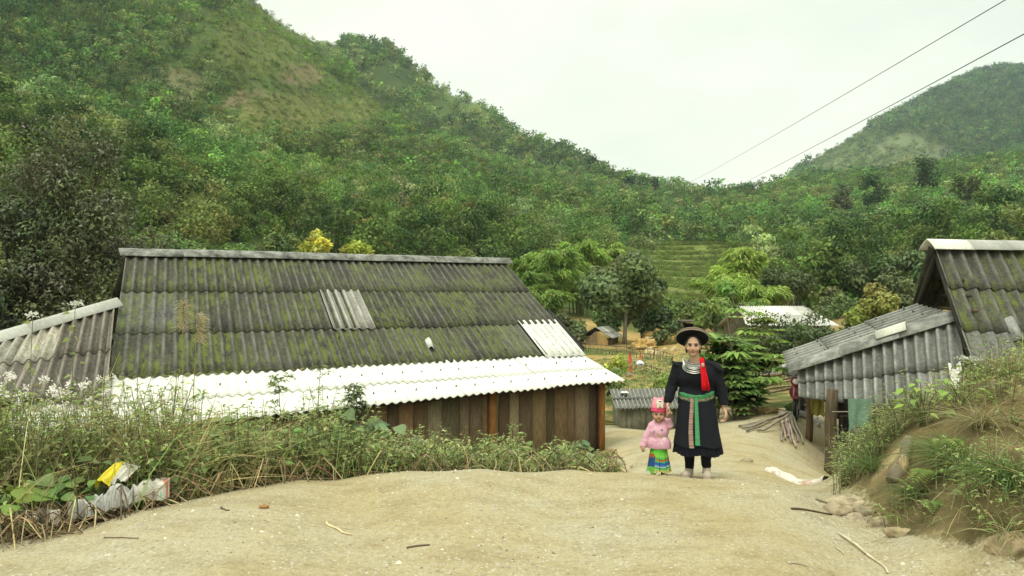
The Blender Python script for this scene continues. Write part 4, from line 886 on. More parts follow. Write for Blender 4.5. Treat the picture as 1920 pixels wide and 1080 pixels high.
# rows of crops on the terraces of the valley field
x, y = sample_area(26000, .13, .34, 84, 180); z = H(x, y); px = 960+F*x/y; py = 540-(z-EYE)/y*F
k = in_spot(px, py, 1300, 512, 190, 58) & ((z/1.15+.8*vnoise(x, y, 16, 4)) % 1 < .36+.5*rng.uniform(0, 1, len(x))**3) & (vnoise(x, y, 9, 15) > -.3); x, y, z = x[k], y[k], z[k]; n = len(x)
mb = MB(); scatter(mb, PS, KINDS, rng.choice([3, 4], n, p=(.45, .55)), np.stack([x, y, z-.05], 1), rng.uniform(.16, .38, n), np.clip(rng.normal(1.25, .2, (n, 1))*np.array([[1.1, 1.0, .9]]), .4, 2))
tag(mb.build('terrace_crops', M_FOREST), 'low rows of crops on the terraced valley field', 'crops', None, 'stuff')
# ------------------------------------------------------------------ people: smooth bodies grown from joined limbs
class SDF:
    def __init__(s, lo, hi, h):
        s.h = h; s.lo = np.array(lo, float); n = np.ceil((np.array(hi)-s.lo)/h).astype(int)+1
        s.ax = [s.lo[i]+np.arange(n[i])*h for i in range(3)]; s.F = np.full(n, .5, np.float32)
    def _sub(s, lo, hi):
        sl = tuple(slice(max(0, int((lo[i]-s.lo[i])/s.h)), min(len(s.ax[i]), int((hi[i]-s.lo[i])/s.h)+2)) for i in range(3))
        return sl, s.ax[0][sl[0]][:, None, None], s.ax[1][sl[1]][None, :, None], s.ax[2][sl[2]][None, None, :]
    def _join(s, sl, d, k, cut=False):
        a = s.F[sl]; d = d.astype(np.float32)
        if cut: d = -d; h = np.clip(.5-.5*(a-d)/k, 0, 1) if k else 0; s.F[sl] = (a*(1-h)+d*h+k*h*(1-h)) if k else np.maximum(a, d); return
        h = np.clip(.5+.5*(a-d)/k, 0, 1); s.F[sl] = a*(1-h)+d*h-k*h*(1-h)
    def cap(s, a, b, ra, rb=None, k=.015, cut=False):
        a = np.array(a, float); b = np.array(b, float); rb = ra if rb is None else rb; m = max(ra, rb)+k*2+.02
        sl, X, Y, Z = s._sub(np.minimum(a, b)-m, np.maximum(a, b)+m); ab = b-a; L = (ab*ab).sum()+1e-9
        t = np.clip(((X-a[0])*ab[0]+(Y-a[1])*ab[1]+(Z-a[2])*ab[2])/L, 0, 1)
        d = np.sqrt((X-a[0]-t*ab[0])**2+(Y-a[1]-t*ab[1])**2+(Z-a[2]-t*ab[2])**2)-(ra+(rb-ra)*t); s._join(sl, d, k, cut)
    def chain(s, pts, rad, k=.015):
        for i in range(len(pts)-1): s.cap(pts[i], pts[i+1], rad[i], rad[i+1], k)
    def ell(s, c, r, k=.015, rot=None, cut=False):
        c = np.array(c, float); r = np.array(r, float); m = r.max()+k*2+.02; sl, X, Y, Z = s._sub(c-m, c+m)
        x, y, z = X-c[0], Y-c[1], Z-c[2]
        if rot is not None:
            R = np.array(rot); x, y, z = (R[0, i]*x+R[1, i]*y+R[2, i]*z for i in range(3))
        q = np.sqrt((x/r[0])**2+(y/r[1])**2+(z/r[2])**2)+1e-6; g = np.sqrt((x/r[0]**2)**2+(y/r[1]**2)**2+(z/r[2]**2)**2)+1e-6
        s._join(sl, q*(q-1)/g, k, cut)
    def below(s, z): s.F = np.maximum(s.F, (z-s.ax[2])[None, None, :].astype(np.float32))
    def above(s, z): s.F = np.maximum(s.F, (s.ax[2]-z)[None, None, :].astype(np.float32))
    def mesh(s, crumple=0.0, csz=.06):
        F_ = s.F; F_[0] = F_[-1] = .1; F_[:, 0] = F_[:, -1] = .1; F_[:, :, 0] = F_[:, :, -1] = .1; I = F_ < 0; n = np.array(F_.shape)
        cnt = np.zeros(n-1, np.uint8)
        C = [(i, j, k) for i in (0, 1) for j in (0, 1) for k in (0, 1)]
        for i, j, k in C: cnt += I[i:n[0]-1+i, j:n[1]-1+j, k:n[2]-1+k]
        cell = np.argwhere((cnt > 0) & (cnt < 8)); idx = np.full(n-1, -1, np.int32); idx[tuple(cell.T)] = np.arange(len(cell))
        val = {c: F_[cell[:, 0]+c[0], cell[:, 1]+c[1], cell[:, 2]+c[2]] for c in C}
        acc = np.zeros((len(cell), 3)); w = np.zeros(len(cell))
        for a in C:
            for ax_ in range(3):
                if a[ax_]: continue
                b = list(a); b[ax_] = 1; b = tuple(b); va, vb = val[a], val[b]; m = (va < 0) != (vb < 0)
                t = np.where(m, va/np.where(m, va-vb, 1), 0); p = np.tile(np.array(a, float), (len(cell), 1)); p[:, ax_] = t
                acc += p*m[:, None]; w += m
        V = s.lo+(cell+acc/w[:, None])*s.h; Q = []
        for ax_ in range(3):
            o = [0, 0, 0]; o[ax_] = 1; A = I[:n[0]-o[0], :n[1]-o[1], :n[2]-o[2]]; B = I[o[0]:, o[1]:, o[2]:]
            e = np.argwhere(A != B); e = e[(e[:, (ax_+1) % 3] > 0) & (e[:, (ax_+2) % 3] > 0)]
            e = e[(e < n-1).all(1)]; u, v = (ax_+1) % 3, (ax_+2) % 3; q = []
            for du, dv in ((1, 1), (0, 1), (0, 0), (1, 0)):
                c = e.copy(); c[:, u] -= du; c[:, v] -= dv; q.append(idx[tuple(c.T)])
            q = np.stack(q, 1); fl = B[tuple(e.T)]; q[fl] = q[fl][:, ::-1]; Q.append(q[(q >= 0).all(1)])
        Q = np.concatenate(Q)
        for _ in range(1):      # one light smoothing pass
            S = np.zeros_like(V); N = np.zeros(len(V))
            for a, b in ((0, 1), (1, 2), (2, 3), (3, 0)):
                np.add.at(S, Q[:, a], V[Q[:, b]]); np.add.at(N, Q[:, a], 1); np.add.at(S, Q[:, b], V[Q[:, a]]); np.add.at(N, Q[:, b], 1)
            V = V*.5+.5*S/np.maximum(N, 1)[:, None]
        if crumple:
            f = lambda sd, ss: vnoise(V[:, 0]*1.0+V[:, 1]*.7+3, V[:, 2]+V[:, 1]*.5+V[:, 0]*.5, ss, sd)
            nn = np.zeros_like(V); fn = np.cross(V[Q[:, 1]]-V[Q[:, 0]], V[Q[:, 2]]-V[Q[:, 0]])
            for a in range(4): np.add.at(nn, Q[:, a], fn)
            nn /= np.linalg.norm(nn, axis=1)[:, None]+1e-9; V = V+nn*(f(5, csz)+.6*f(6, csz*.4))[:, None]*crumple
        return V, Q
def sdf_obj(s, name, mat, col, parent, crumple=0.0, csz=.06, paint=None):
    V, Q = s.mesh(crumple, csz); mb = MB(); c = np.tile(np.array(col, float), (len(Q), 1)); P = V[Q].mean(1)
    if paint: c = paint(P, c)
    mb.add(V, Q, c); return mb.build(name, mat, parent, True)
def rings(prof, nphi=72, phi=(0, 2*PI), pleat=None, closed=True):
    """prof rows: z, centre x, centre y, half width, half depth"""
    ph = np.linspace(*phi, nphi, endpoint=not closed); V = []
    for i, (z, cx_, cy_, a, b) in enumerate(prof):
        m = 1.0 if pleat is None else 1+pleat(ph, i/(len(prof)-1))
        dz = 0 if pleat is None else .012*np.sin(ph*5+1)*(i/(len(prof)-1))**2
        V.append(np.stack([cx_+a*np.sin(ph)*m, cy_-b*np.cos(ph)*m, z+0*ph+dz], 1))
    n = nphi; R = len(prof); V = np.concatenate(V); f = []
    jj = np.arange(n if closed else n-1); k = (jj+1) % n
    for i in range(R-1): f.append(np.stack([(i+1)*n+jj, (i+1)*n+k, i*n+k, i*n+jj], 1))
    return V, np.concatenate(f)
def lathe(prof, n=48):
    th = np.linspace(0, 2*PI, n, endpoint=False); p = np.array(prof); V = np.stack([p[:, 0, None]*np.cos(th), p[:, 0, None]*np.sin(th), p[:, 1, None]+0*th], -1).reshape(-1, 3)
    j = np.arange(n); k = (j+1) % n; return V, np.concatenate([np.stack([i*n+j, i*n+k, (i+1)*n+k, (i+1)*n+j], 1) for i in range(len(p)-1)])
def rotx(v, a, c): v = np.asarray(v); y, z = v[:, 1], v[:, 2]; return np.stack([v[:, 0]+c[0], y*math.cos(a)-z*math.sin(a)+c[1], y*math.sin(a)+z*math.cos(a)+c[2]], 1)
def torus(mb, c, R, r, tilt=0.0, col=(.8, .8, .8), sx=1.0, n=40, m=8):
    th = np.linspace(0, 2*PI, n, endpoint=False); ps = np.linspace(0, 2*PI, m, endpoint=False)
    V = np.stack([sx*(R+r*np.cos(ps))[None]*np.cos(th)[:, None], (R+r*np.cos(ps))[None]*np.sin(th)[:, None], 0*th[:, None]+r*np.sin(ps)[None]], -1).reshape(-1, 3)
    i, j = np.meshgrid(np.arange(n), np.arange(m), indexing='ij'); i = i.ravel(); j = j.ravel()
    mb.add(rotx(V, tilt, c), np.stack([i*m+j, ((i+1) % n)*m+j, ((i+1) % n)*m+(j+1) % m, i*m+(j+1) % m], 1), col)
def ribbon(mb, pts, w, side=(1, 0, 0), th=.004, col=(1, 1, 1), cols=None):
    p = np.asarray(pts, float); n = len(p); w = np.broadcast_to(w, n)[:, None]; side = np.asarray(side, float)
    t = np.gradient(p, axis=0); nn = np.cross(side, t); nn /= np.linalg.norm(nn, axis=1)[:, None]
    V = np.concatenate([p-side*w/2+nn*th, p+side*w/2+nn*th, p+side*w/2-nn*th, p-side*w/2-nn*th])
    f = []; c = []
    for i in range(n-1):
        for a in range(4): b_ = (a+1) % 4; f.append([a*n+i, b_*n+i, b_*n+i+1, a*n+i+1]); c.append(cols[i % len(cols)] if cols else col)
    f += [[0, n, 2*n, 3*n], [n-1, 4*n-1, 3*n-1, 2*n-1]]; c += [c[0]]*2
    mb.add(V, f, np.array(c))
def hand(s, wrist, palm, fdir, across, curl, L=.075, r=.0085, thumb=None):
    """palm, four unequal bent fingers and a thumb; curl is the direction the fingers bend to"""
    w, p, fd, ac, cu = (np.array(q, float) for q in (wrist, palm, fdir, across, curl)); fd /= np.linalg.norm(fd); ac /= np.linalg.norm(ac); cu /= np.linalg.norm(cu)
    for o in (-.018, 0, .018): s.cap(w+ac*o*.5, p+ac*o+fd*.022, .017, .014, .008)
    for i, (o, l) in enumerate(((-.027, .9), (-.009, 1.0), (.009, .95), (.027, .76))):
        b_ = p+ac*o+fd*.03; a1 = b_+(fd*.92+cu*.38)*L*l*.48; a2 = a1+(fd*.5+cu*.86)*L*l*.32; a3 = a2+(fd*.05+cu*1.0)*L*l*.24
        s.chain([b_, a1, a2, a3], [r*1.12, r, r*.92, r*.8], .004)
    t0 = p-ac*.026-fd*.012; t1 = t0-ac*.016+fd*.026+cu*.014; t2 = t1+fd*.024+cu*.014
    s.chain([w-ac*.012, t0, t1, t2], [.016, .0125, .0098, .0082], .006)
def face_paint(cx_, ze, zm, sc, skin, front=-.03, lip=(.42, .13, .1), ex=.031):
    def f(P, c):
        x = P[:, 0]-cx_; z = P[:, 2]; fr = P[:, 1] < front; bl = np.exp(-((abs(x)-.042*sc)/(.02*sc))**2-((z-(ze-.035*sc))/(.022*sc))**2)*fr
        c = c*(1-.3*bl[:, None])+np.array([.55, .24, .17])*.3*bl[:, None]
        eye = fr & (((abs(x)-ex*sc)/(.0165*sc))**2+((z-ze)/(.0062*sc))**2 < 1); c[eye] = (.2, .15, .12); c[eye & (abs(abs(x)-ex*sc) < .0105*sc)] = (.02, .015, .013); c[fr & (abs(abs(x)-ex*sc) < .018*sc) & (abs(z-ze-.0075*sc) < .003*sc)] = (.03, .022, .02)
        brow = fr & (abs(abs(x)-ex*sc) < .019*sc) & (abs(z-(ze+.021*sc-.25*(abs(x)-ex*sc)**2/sc/.02)) < .0042*sc); c[brow] = (.06, .045, .04)
        lp_ = fr & ((x/(.021*sc))**2+((z-zm)/(.0085*sc))**2 < 1); c[lp_] = lip
        ln = fr & (abs(x) < .022*sc) & (abs(z-zm) < .0016*sc); c[ln] = (.16, .05, .045)
        ns = fr & (abs(abs(x)-.008*sc) < .004*sc) & (abs(z-(ze-.042*sc)) < .0035*sc); c[ns] = (.22, .1, .08)
        return c
    return f
BLACK = (.0135, .0145, .019)
def build_woman():
    x, y = 1.949, 8.5; z0 = float(H(x, y)); ang = -math.atan2(x, y); R = Matrix.Rotation(ang, 3, 'Z')
    t = empty('person', (x, y, z0), 'woman in black tunic, green sash and tilted round hat holding a child by hand', 'person', None, ang)
    gz = lambda lx, ly: float(H(*((R @ Vector((lx, ly, 0))).xy+Vector((x, y)))))-z0
    fz = [gz(-.075, -.06), gz(.115, -.12)]
    hx = -.025
    s = SDF((-.42, -.3, -.06), (.42, .3, 1.6), .0042)
    s.ell((hx, .014, 1.437), (.072, .09, .094)); s.ell((hx, -.012, 1.368), (.0585, .068, .072), .03); s.ell((hx, -.056, 1.312), (.026, .02, .016), .02)
    for q in (-1, 1):
        s.ell((hx+q*.04, -.058, 1.372), (.026, .022, .024), .02); s.ell((hx+q*.072, .012, 1.39), (.01, .02, .03), .008); s.ell((hx+q*.031, -.098, 1.409), (.017, .016, .0095), .012, cut=True); s.ell((hx+q*.031, -.0755, 1.409), (.0135, .011, .0085), .004)
        s.cap((hx+q*.014, -.079, 1.432), (hx+q*.046, -.066, 1.430), .008, .006, .012); s.ell((hx+q*.0105, -.087, 1.3665), (.008, .0085, .007), .006)
    s.cap((hx, -.079, 1.415), (hx, -.0945, 1.372), .007, .0105, .01); s.ell((hx, -.0795, 1.3475), (.021, .009, .0055), .006); s.ell((hx, -.079, 1.3385), (.017, .009, .0058), .006)
    s.cap((-.02, .02, 1.34), (.002, .03, 1.17), .046, .056, .03)
    s.cap((-.155, .03, 1.165), (.175, .03, 1.16), .05, .05, .04); s.cap((-.08, .03, 1.06), (.1, .03, 1.06), .1, .1, .05); s.cap((-.05, .03, .9), (.075, .03, .9), .1, .1, .05); s.cap((-.07, .03, .78), (.095, .03, .78), .112, .112, .05)
    s.chain([(-.182, .03, 1.16), (-.243, .03, .955), (-.284, -.055, .79)], [.046, .037, .025], .02)
    s.chain([(.2, .03, 1.155), (.262, .03, .93), (.302, -.03, .725)], [.046, .037, .025], .02)
    s.chain([(-.07, .03, .76), (-.066, -.015, .45), (-.062, .02, .09+fz[0])], [.09, .06, .037], .03); s.chain([(.09, .03, .76), (.1, -.07, .45), (.112, -.06, .1+fz[1])], [.09, .06, .037], .03)
    s.cap((-.064, .03, .04+fz[0]), (-.1, -.12, .03+fz[0]), .034, .026, .02); s.cap((.114, -.05, .045+fz[1]), (.122, -.2, .03+fz[1]), .034, .028, .02)
    hand(s, (-.284, -.055, .79), (-.289, -.075, .752), (.02, -.12, -1), (0, 1, 0), (.9, 0, .2), .07)
    hand(s, (.302, -.03, .725), (.307, -.045, .688), (.0, -.1, -1), (-.25, 1, 0), (-1, -.1, .1), .074)
    sk = (.52, .325, .225)
    body = sdf_obj(s, 'body', M_SKIN, sk, t, paint=face_paint(hx, 1.409, 1.343, 1.0, sk, -.045))
    s = SDF((-.16, -.12, 1.28), (.12, .16, 1.56), .006)   # hair
    s.ell((hx, .024, 1.447), (.08, .092, .098)); s.ell((hx, .075, 1.37), (.06, .04, .06), .03); s.ell((hx, -.08, 1.375), (.064, .075, .098), .008, cut=True); s.cap((hx-.07, .03, 1.42), (hx-.066, .02, 1.33), .022, .012, .02); s.cap((hx+.07, .03, 1.42), (hx+.068, .02, 1.33), .022, .012, .02)
    sdf_obj(s, 'hair', M_HAIR, (.012, .01, .009), t)
    s = SDF((-.42, -.25, .78), (.42, .3, 1.32), .0075)    # tunic with sleeves and winged shoulders
    s.cap((-.15, .03, 1.158), (.172, .03, 1.152), .066, .066, .05); s.cap((-.075, .025, 1.05), (.1, .025, 1.05), .122, .122, .05); s.cap((-.05, .03, .9), (.08, .03, .9), .118, .118, .05); s.cap((-.055, .03, .82), (.085, .03, .82), .13, .13, .04)
    s.cap((-.05, -.02, 1.09), (.07, -.02, 1.09), .1, .1, .05)
    s.chain([(-.185, .03, 1.15), (-.247, .032, .955), (-.281, -.045, .822)], [.066, .056, .047], .02); s.chain([(.205, .03, 1.145), (.266, .032, .93), (.3, -.022, .757)], [.068, .058, .05], .02)
    a = .5; ry = lambda a: [[math.cos(a), 0, -math.sin(a)], [0, 1, 0], [math.sin(a), 0, math.cos(a)]]
    s.ell((-.2, .035, 1.2), (.062, .085, .022), .03, ry(-.42)); s.ell((.225, .035, 1.172), (.085, .095, .026), .03, ry(-.62)); s.ell((.12, .06, 1.222), (.11, .09, .025), .03, ry(-.28))
    s.cap((-.012, -.03, 1.3), (-.012, -.045, 1.185), .075, .05, .015, cut=True); s.cap((-.01, -.12, 1.24), (-.01, -.16, 1.17), .06, .03, .01, cut=True)
    sdf_obj(s, 'tunic', M_CLOTH, BLACK, t, .012, .07)
    fold = lambda ph, v: .005*np.cos(ph*9+1)*v+(.03*np.cos(ph*26)+.014*np.cos(ph*41+.6))*v**3+.02*np.cos(ph*4+.8)*v**1.5
    zs = np.linspace(.93, .262, 22); prof = [(z, .012+.02*(1-z), .02, np.interp(z, [.26, .35, .5, .75, .86, .93], [.256, .244, .22, .188, .168, .158]), np.interp(z, [.26, .5, .75, .93], [.215, .19, .165, .145])) for z in zs]
    mb = MB(); V, f = rings(prof, 220, pleat=fold); mb.add(V, f, (.0125, .0135, .02)); mb.build('pleated_skirt', M_CLOTH, t, True)
    ff = lambda ph, v: .016*np.cos(ph*5+.5)*v**1.4+.007*np.cos(ph*11+2*v)*v+.003*np.cos(ph*15)
    pr = [(z, c0, c1, a*1.03+.006, b_*1.05+.008) for z, c0, c1, a, b_ in prof if z > .338]
    mb = MB(); V, f = rings(pr, 90, (-1.55, 1.25), ff, False); mb.add(V, f, (.0165, .0175, .024)); V2, f2 = rings([(z, c0, c1, a-.006, b_-.006) for z, c0, c1, a, b_ in pr], 90, (-1.55, 1.25), ff, False); mb.add(V2, f2[:, ::-1], (.0165, .0175, .024)); mb.build('apron', M_CLOTH, t, True)
    GRN = (.06, .25, .10)
    for nm, zc, hh, cs, ex in (('green_sash', .902, .027, [GRN, (.07, .28, .12), (.05, .22, .1), GRN, (.12, .2, .1)], .016), ('patterned_sash', .868, .02, [(.23, .2, .15), (.08, .3, .12), (.3, .12, .1), (.2, .3, .17), (.12, .09, .08)], .02)):
        ph = np.linspace(0, 2*PI, 96, endpoint=False); V = []
        dip = -.03*np.exp(-(np.minimum(abs(ph-.15), 2*PI-abs(ph-.15))/.9)**2)+.012*np.sin(ph)
        for k_, (dz, o) in enumerate(((1, -.006), (.5, .006), (0, .004), (-.5, .008), (-1, -.004))):
            V.append(np.stack([.014+(.163+ex+o)*np.sin(ph), .02-(.15+ex+o)*np.cos(ph), zc+hh*dz+dip+.002*np.sin(ph*13+k_)], 1))
        V = np.concatenate(V); n = 96; j = np.arange(n); k_ = (j+1) % n; f = np.concatenate([np.stack([(i+1)*n+j, (i+1)*n+k_, i*n+k_, i*n+j], 1) for i in range(4)])
        c = np.array([cs[int(q*.37+i*1.7) % len(cs)] for i in range(4) for q in range(n)]); mb = MB(); mb.add(V, f, c); mb.build(nm, M_CLOTH, t, True)
    zz = np.linspace(.87, .355, 48); fy = lambda z: .02-np.interp(z, [.26, .5, .75, .93], [.215, .19, .165, .145])*1.05-.024
    mb = MB(); ribbon(mb, [(-.040+.008*math.sin(z*9)-.01*(z-.6), fy(z)+.002*math.sin(z*60), z) for z in zz], np.linspace(.036, .05, 48), cols=[(.4, .22, .2), (.3, .27, .2), (.45, .16, .17), (.36, .33, .26), (.2, .16, .12)]); mb.build('patterned_sash_tail', M_CLOTH, t)
    zz = np.linspace(.88, .385, 40); mb = MB(); ribbon(mb, [(.006+.018*(.87-z)/.5, fy(z)-.004, z) for z in zz], np.linspace(.034, .05, 40), cols=[(.07, .3, .13), (.08, .34, .16), (.06, .27, .11), (.12, .32, .15)]); mb.build('green_sash_tail', M_CLOTH, t)
    s = SDF((-.2, -.2, -.02), (.26, .2, .6), .007)
    s.chain([(-.068, .02, .56), (-.066, -.015, .42), (-.062, .02, .09+fz[0])], [.078, .068, .047], .02); s.chain([(.095, 0, .56), (.1, -.06, .42), (.112, -.06, .135+fz[1])], [.078, .068, .05], .02)
    sdf_obj(s, 'leggings', M_CLOTH, (.011, .011, .014), t, .006, .05)
    for i, (a, b_, c) in enumerate((((-.063, .02, .1+fz[0]), (-.065, .025, .045+fz[0]), (-.1, -.11, .036+fz[0])), ((.112, -.06, .16+fz[1]), (.114, -.055, .05+fz[1]), (.122, -.18, .038+fz[1])))):
        s = SDF((min(a[0], c[0])-.09, -.3, -.08), (max(a[0], c[0])+.09, .12, .25), .006); s.cap(a, b_, .043, .042, .01); s.cap(b_, c, .039, .036, .02); sdf_obj(s, 'sock', M_CLOTH, (.52, .45, .36), t, .004, .03)
        s = SDF((min(a[0], c[0])-.09, -.3, -.08), (max(a[0], c[0])+.09, .14, .15), .005); q = np.array([0, 0, -.028]); e = (np.array(c)-np.array(b_)); e /= np.linalg.norm(e)
        s.cap(np.array(b_)+q-e*.015, np.array(c)+q+e*.015, .04, .045, .02); s.above(.018+fz[i]); s.cap(np.array(c)+[-.03, .02, .0], np.array(c)+[.03, .02, .0], .026, .026, .01); s.cap(np.array(c)-e*.0, np.array(c)+e*.008, .043, .04, .01)
        sdf_obj(s, 'sandal', M_CLOTH, (.44, .37, .31), t)
    mb = MB()
    for k_, (zc, R_, tl) in enumerate(((1.205, .090, .5), (1.196, .106, .56), (1.188, .119, .6), (1.21, .079, .46))): torus(mb, (-.012, -.03, zc), R_, .0056, tl, (.62, .62, .58), 1.0)
    mb.build('silver_necklace', M_SILVER, t, True)
    mb = MB(); kk = np.linspace(0, 1, 9); ribbon(mb, [(-.118+.012*q-.012*math.sin(q*3.1), .06-.185*q, 1.235+.045*math.sin(q*2.6)-.07*q*q) for q in kk], np.linspace(.02, .034, 9), th=.005, col=(.62, .62, .56)); mb.build('silver_strand', M_SILVER, t)
    mb = MB()
    for k_ in range(3): torus(mb, (-.008, .012-.006*k_, 1.228-.018*k_), .068+.008*k_, .0135, .3, ((.2, .2, .19), (.32, .32, .3), (.12, .12, .12))[k_])
    mb.build('checked_collar', M_CLOTH, t, True)
    mb = MB(); RED = (.62, .012, .02)
    for k_ in range(26):
        o = rng.uniform(-1, 1); q = np.linspace(0, 1, 9); l = rng.uniform(.9, 1.04)
        mb.tube(np.stack([.062+.045*q+o*(.014+.026*q)+.003*np.sin(q*9+k_), -.1-.062*np.sin(q*1.5)-rng.uniform(0, .016), 1.285-.325*q*l], 1), .0058, 5, np.array(RED)*rng.uniform(.75, 1.2))
    tas = mb.build('red_tassel', M_CLOTH, t, True)
    mb = MB(); V, f = lathe([(.0001, .016), (.012, .012), (.016, 0), (.012, -.014), (.0001, -.018)], 12); mb.add(V*np.array([1, .6, 1.4])+[.075, -.155, 1.215], f, (.6, .38, .33)); mb.build('tassel_knot', M_CLOTH, tas, True)
    # hat: thick black disc tipped back, brown woven wall with pale piping, low crown
    tilt = -.64; hc = (-.032, .03, 1.474); mb = MB(); parts = [([(.0001, -.004), (.1, -.006), (.15, -.004), (.17, 0)], (.011, .011, .013)), ([(.17, 0), (.1765, .003), (.178, .009)], (.34, .3, .23)), ([(.178, .009), (.176, .020), (.171, .030)], (.105, .07, .055)), ([(.171, .030), (.168, .036), (.162, .039)], (.3, .26, .2)), ([(.162, .039), (.13, .045), (.105, .05)], (.05, .036, .03)), ([(.105, .05), (.1, .075), (.06, .092), (.0001, .095)], (.014, .013, .014))]
    for p_, c in parts: V, f = lathe(p_, 64); mb.add(rotx(V, tilt, hc), f, c)
    mb.build('round_hat', M_CLOTH, t, True)
    return t, Vector((x, y, z0)), R
M_HAIR = by_attr('hair', .45, 40, .2, (8, 8, 1), .2, .4); M_SILVER = by_attr('silver', .3, 60, .12); M_SILVER.node_tree.nodes['Principled BSDF'].inputs['Metallic'].default_value = .8
woman, wpos, wrot = build_woman()
def build_child():
    hw = wpos + wrot @ Vector((-.291, -.085, .70)); ang = -.19; R = Matrix.Rotation(ang, 3, 'Z'); off = R @ Vector((.078, -.055, 0))
    x, y = hw.x-off.x, hw.y-off.y; z0 = float(H(x, y)); hz_ = hw.z-z0
    t = empty('person', (x, y, z0), 'toddler in pink knitted cap, pink top and bright green striped skirt', 'person', None, ang)
    hx = -.01; s = SDF((-.26, -.2, -.03), (.2, .2, .86), .0035)
    s.ell((hx, .008, .672), (.066, .074, .076)); s.ell((hx, -.014, .628), (.056, .054, .048), .03); s.ell((hx, -.05, .592), (.018, .014, .012), .02)
    for q in (-1, 1): s.ell((hx+q*.032, -.047, .618), (.022, .019, .02), .015); s.ell((hx+q*.064, .01, .64), (.008, .014, .02), .006); s.ell((hx+q*.025, -.077, .648), (.013, .012, .007), .01, cut=True)
    s.ell((hx, -.066, .629), (.009, .01, .009), .008); s.ell((hx, -.06, .606), (.014, .008, .006), .006)
    s.cap((hx, .01, .6), (-.01, .01, .53), .034, .036, .02); s.cap((-.06, .01, .53), (.04, .01, .53), .035, .035, .03); s.cap((-.035, .01, .46), (.015, .01, .46), .062, .062, .03); s.cap((-.04, .01, .34), (.02, .01, .34), .066, .066, .03)
    s.chain([(-.08, .01, .525), (-.132, .0, .41), (-.172, -.03, .32)], [.03, .025, .018], .015)
    s.chain([(.055, .01, .525), (.098, -.015, .54), (.084, -.045, hz_-.05)], [.03, .025, .018], .015)
    s.chain([(-.05, .01, .33), (-.06, 0, .18), (-.065, .01, .04)], [.05, .036, .026], .02); s.chain([(.03, .01, .33), (.035, -.01, .18), (.038, -.0, .04)], [.05, .036, .026], .02)
    s.cap((-.066, .012, .022), (-.076, -.055, .016), .022, .017, .01); s.cap((.04, .0, .022), (.044, -.068, .016), .022, .017, .01)
    hand(s, (-.172, -.03, .32), (-.179, -.036, .302), (-.25, -.1, -1), (0, 1, 0), (1, 0, 0), .034, .0055)
    hand(s, (.084, -.045, hz_-.05), (.08, -.052, hz_-.02), (-.05, -.1, 1), (0, 1, 0), (.7, 0, -.1), .036, .0058)
    sk = (.46, .27, .185); sdf_obj(s, 'body', M_SKIN, sk, t, paint=face_paint(hx, .648, .606, .78, sk, -.03, (.4, .12, .1), .032))
    s = SDF((-.14, -.14, .64), (.12, .14, .89), .0045); s.ell((hx-.004, .008, .72), (.077, .085, .104)); s.below(.674); s.ell((hx-.004, .008, .692), (.081, .088, .022), .01); s.cap((hx-.04, .0, .80), (hx-.045, 0, .812), .02, .018, .02); s.cap((hx+.035, .0, .80), (hx+.04, 0, .812), .02, .018, .02)
    pk = lambda P, c: np.where((P[:, 2] < .722)[:, None], np.array([.72, .09, .2]), c)*(1+.12*np.sin(P[:, 2]*420))[:, None]
    cap_ = sdf_obj(s, 'knitted_cap', M_CLOTH, (.8, .27, .33), t, paint=pk)
    s = SDF((-.1, -.15, .68), (.1, -.03, .86), .004); s.ell((hx+.012, -.07, .775), (.04, .022, .036), .01); s.cap((hx-.006, -.082, .75), (hx-.008, -.086, .732), .014, .012, .006); s.cap((hx+.03, -.08, .75), (hx+.033, -.084, .734), .014, .012, .006)
    sdf_obj(s, 'white_patch', M_CLOTH, (.72, .66, .55), cap_, paint=lambda P, c: np.where(((abs(P[:, 0]-hx-.014) < .016) & (abs(P[:, 2]-.797) < .006))[:, None], np.array([.08, .07, .07]), c))
    s = SDF((-.26, -.17, .25), (.2, .17, .62), .005)
    s.cap((-.06, .01, .525), (.038, .01, .525), .048, .048, .03); s.cap((-.035, .005, .46), (.015, .005, .46), .078, .078, .03); s.cap((-.05, .005, .34), (.03, .005, .34), .086, .086, .03); s.cap((-.055, .005, .3), (.035, .005, .3), .083, .083, .02)
    s.chain([(-.082, .01, .52), (-.135, .0, .405), (-.175, -.03, .312)], [.045, .04, .038], .015); s.chain([(.056, .01, .52), (.1, -.012, .535), (.087, -.042, hz_-.078)], [.045, .042, .036], .015)
    s.cap((hx-.03, -.0, .568), (hx+.03, 0, .568), .034, .034, .015); s.ell((hx, .055, .555), (.06, .035, .035), .02); s.below(.287); s.cap((hx, -.02, .62), (hx, -.025, .585), .045, .035, .01, cut=True)
    blot = [(-.06, .47, .014, .02, (.36, .25, .34)), (.02, .49, .017, .013, (.2, .19, .24)), (-.02, .435, .015, .022, (.55, .42, .24)), (.04, .40, .02, .013, (.74, .62, .56)), (-.03, .365, .01, .012, (.5, .3, .4)), (.02, .35, .012, .008, (.72, .6, .58))]
    def shirt(P, c):
        for a, b_, w, h_, k in blot:
            m = (((P[:, 0]-a)/w)**2+((P[:, 2]-b_)/h_)**2+vnoise(P[:, 0], P[:, 2], .012, 3)*.9 < 1) & (P[:, 1] < -.02); c[m] = k
        return c
    sdf_obj(s, 'pink_top', M_CLOTH, (.66, .37, .47), t, .006, .045, shirt)
    fold = lambda ph, v: (.06*np.cos(ph*11)+.03*np.cos(ph*17+1))*v**1.3
    zs = np.linspace(.315, .042, 30); prof = [(z, -.012+.004*(.3-z), .005, np.interp(z, [.04, .3], [.128, .084]), np.interp(z, [.04, .3], [.108, .078])) for z in zs]
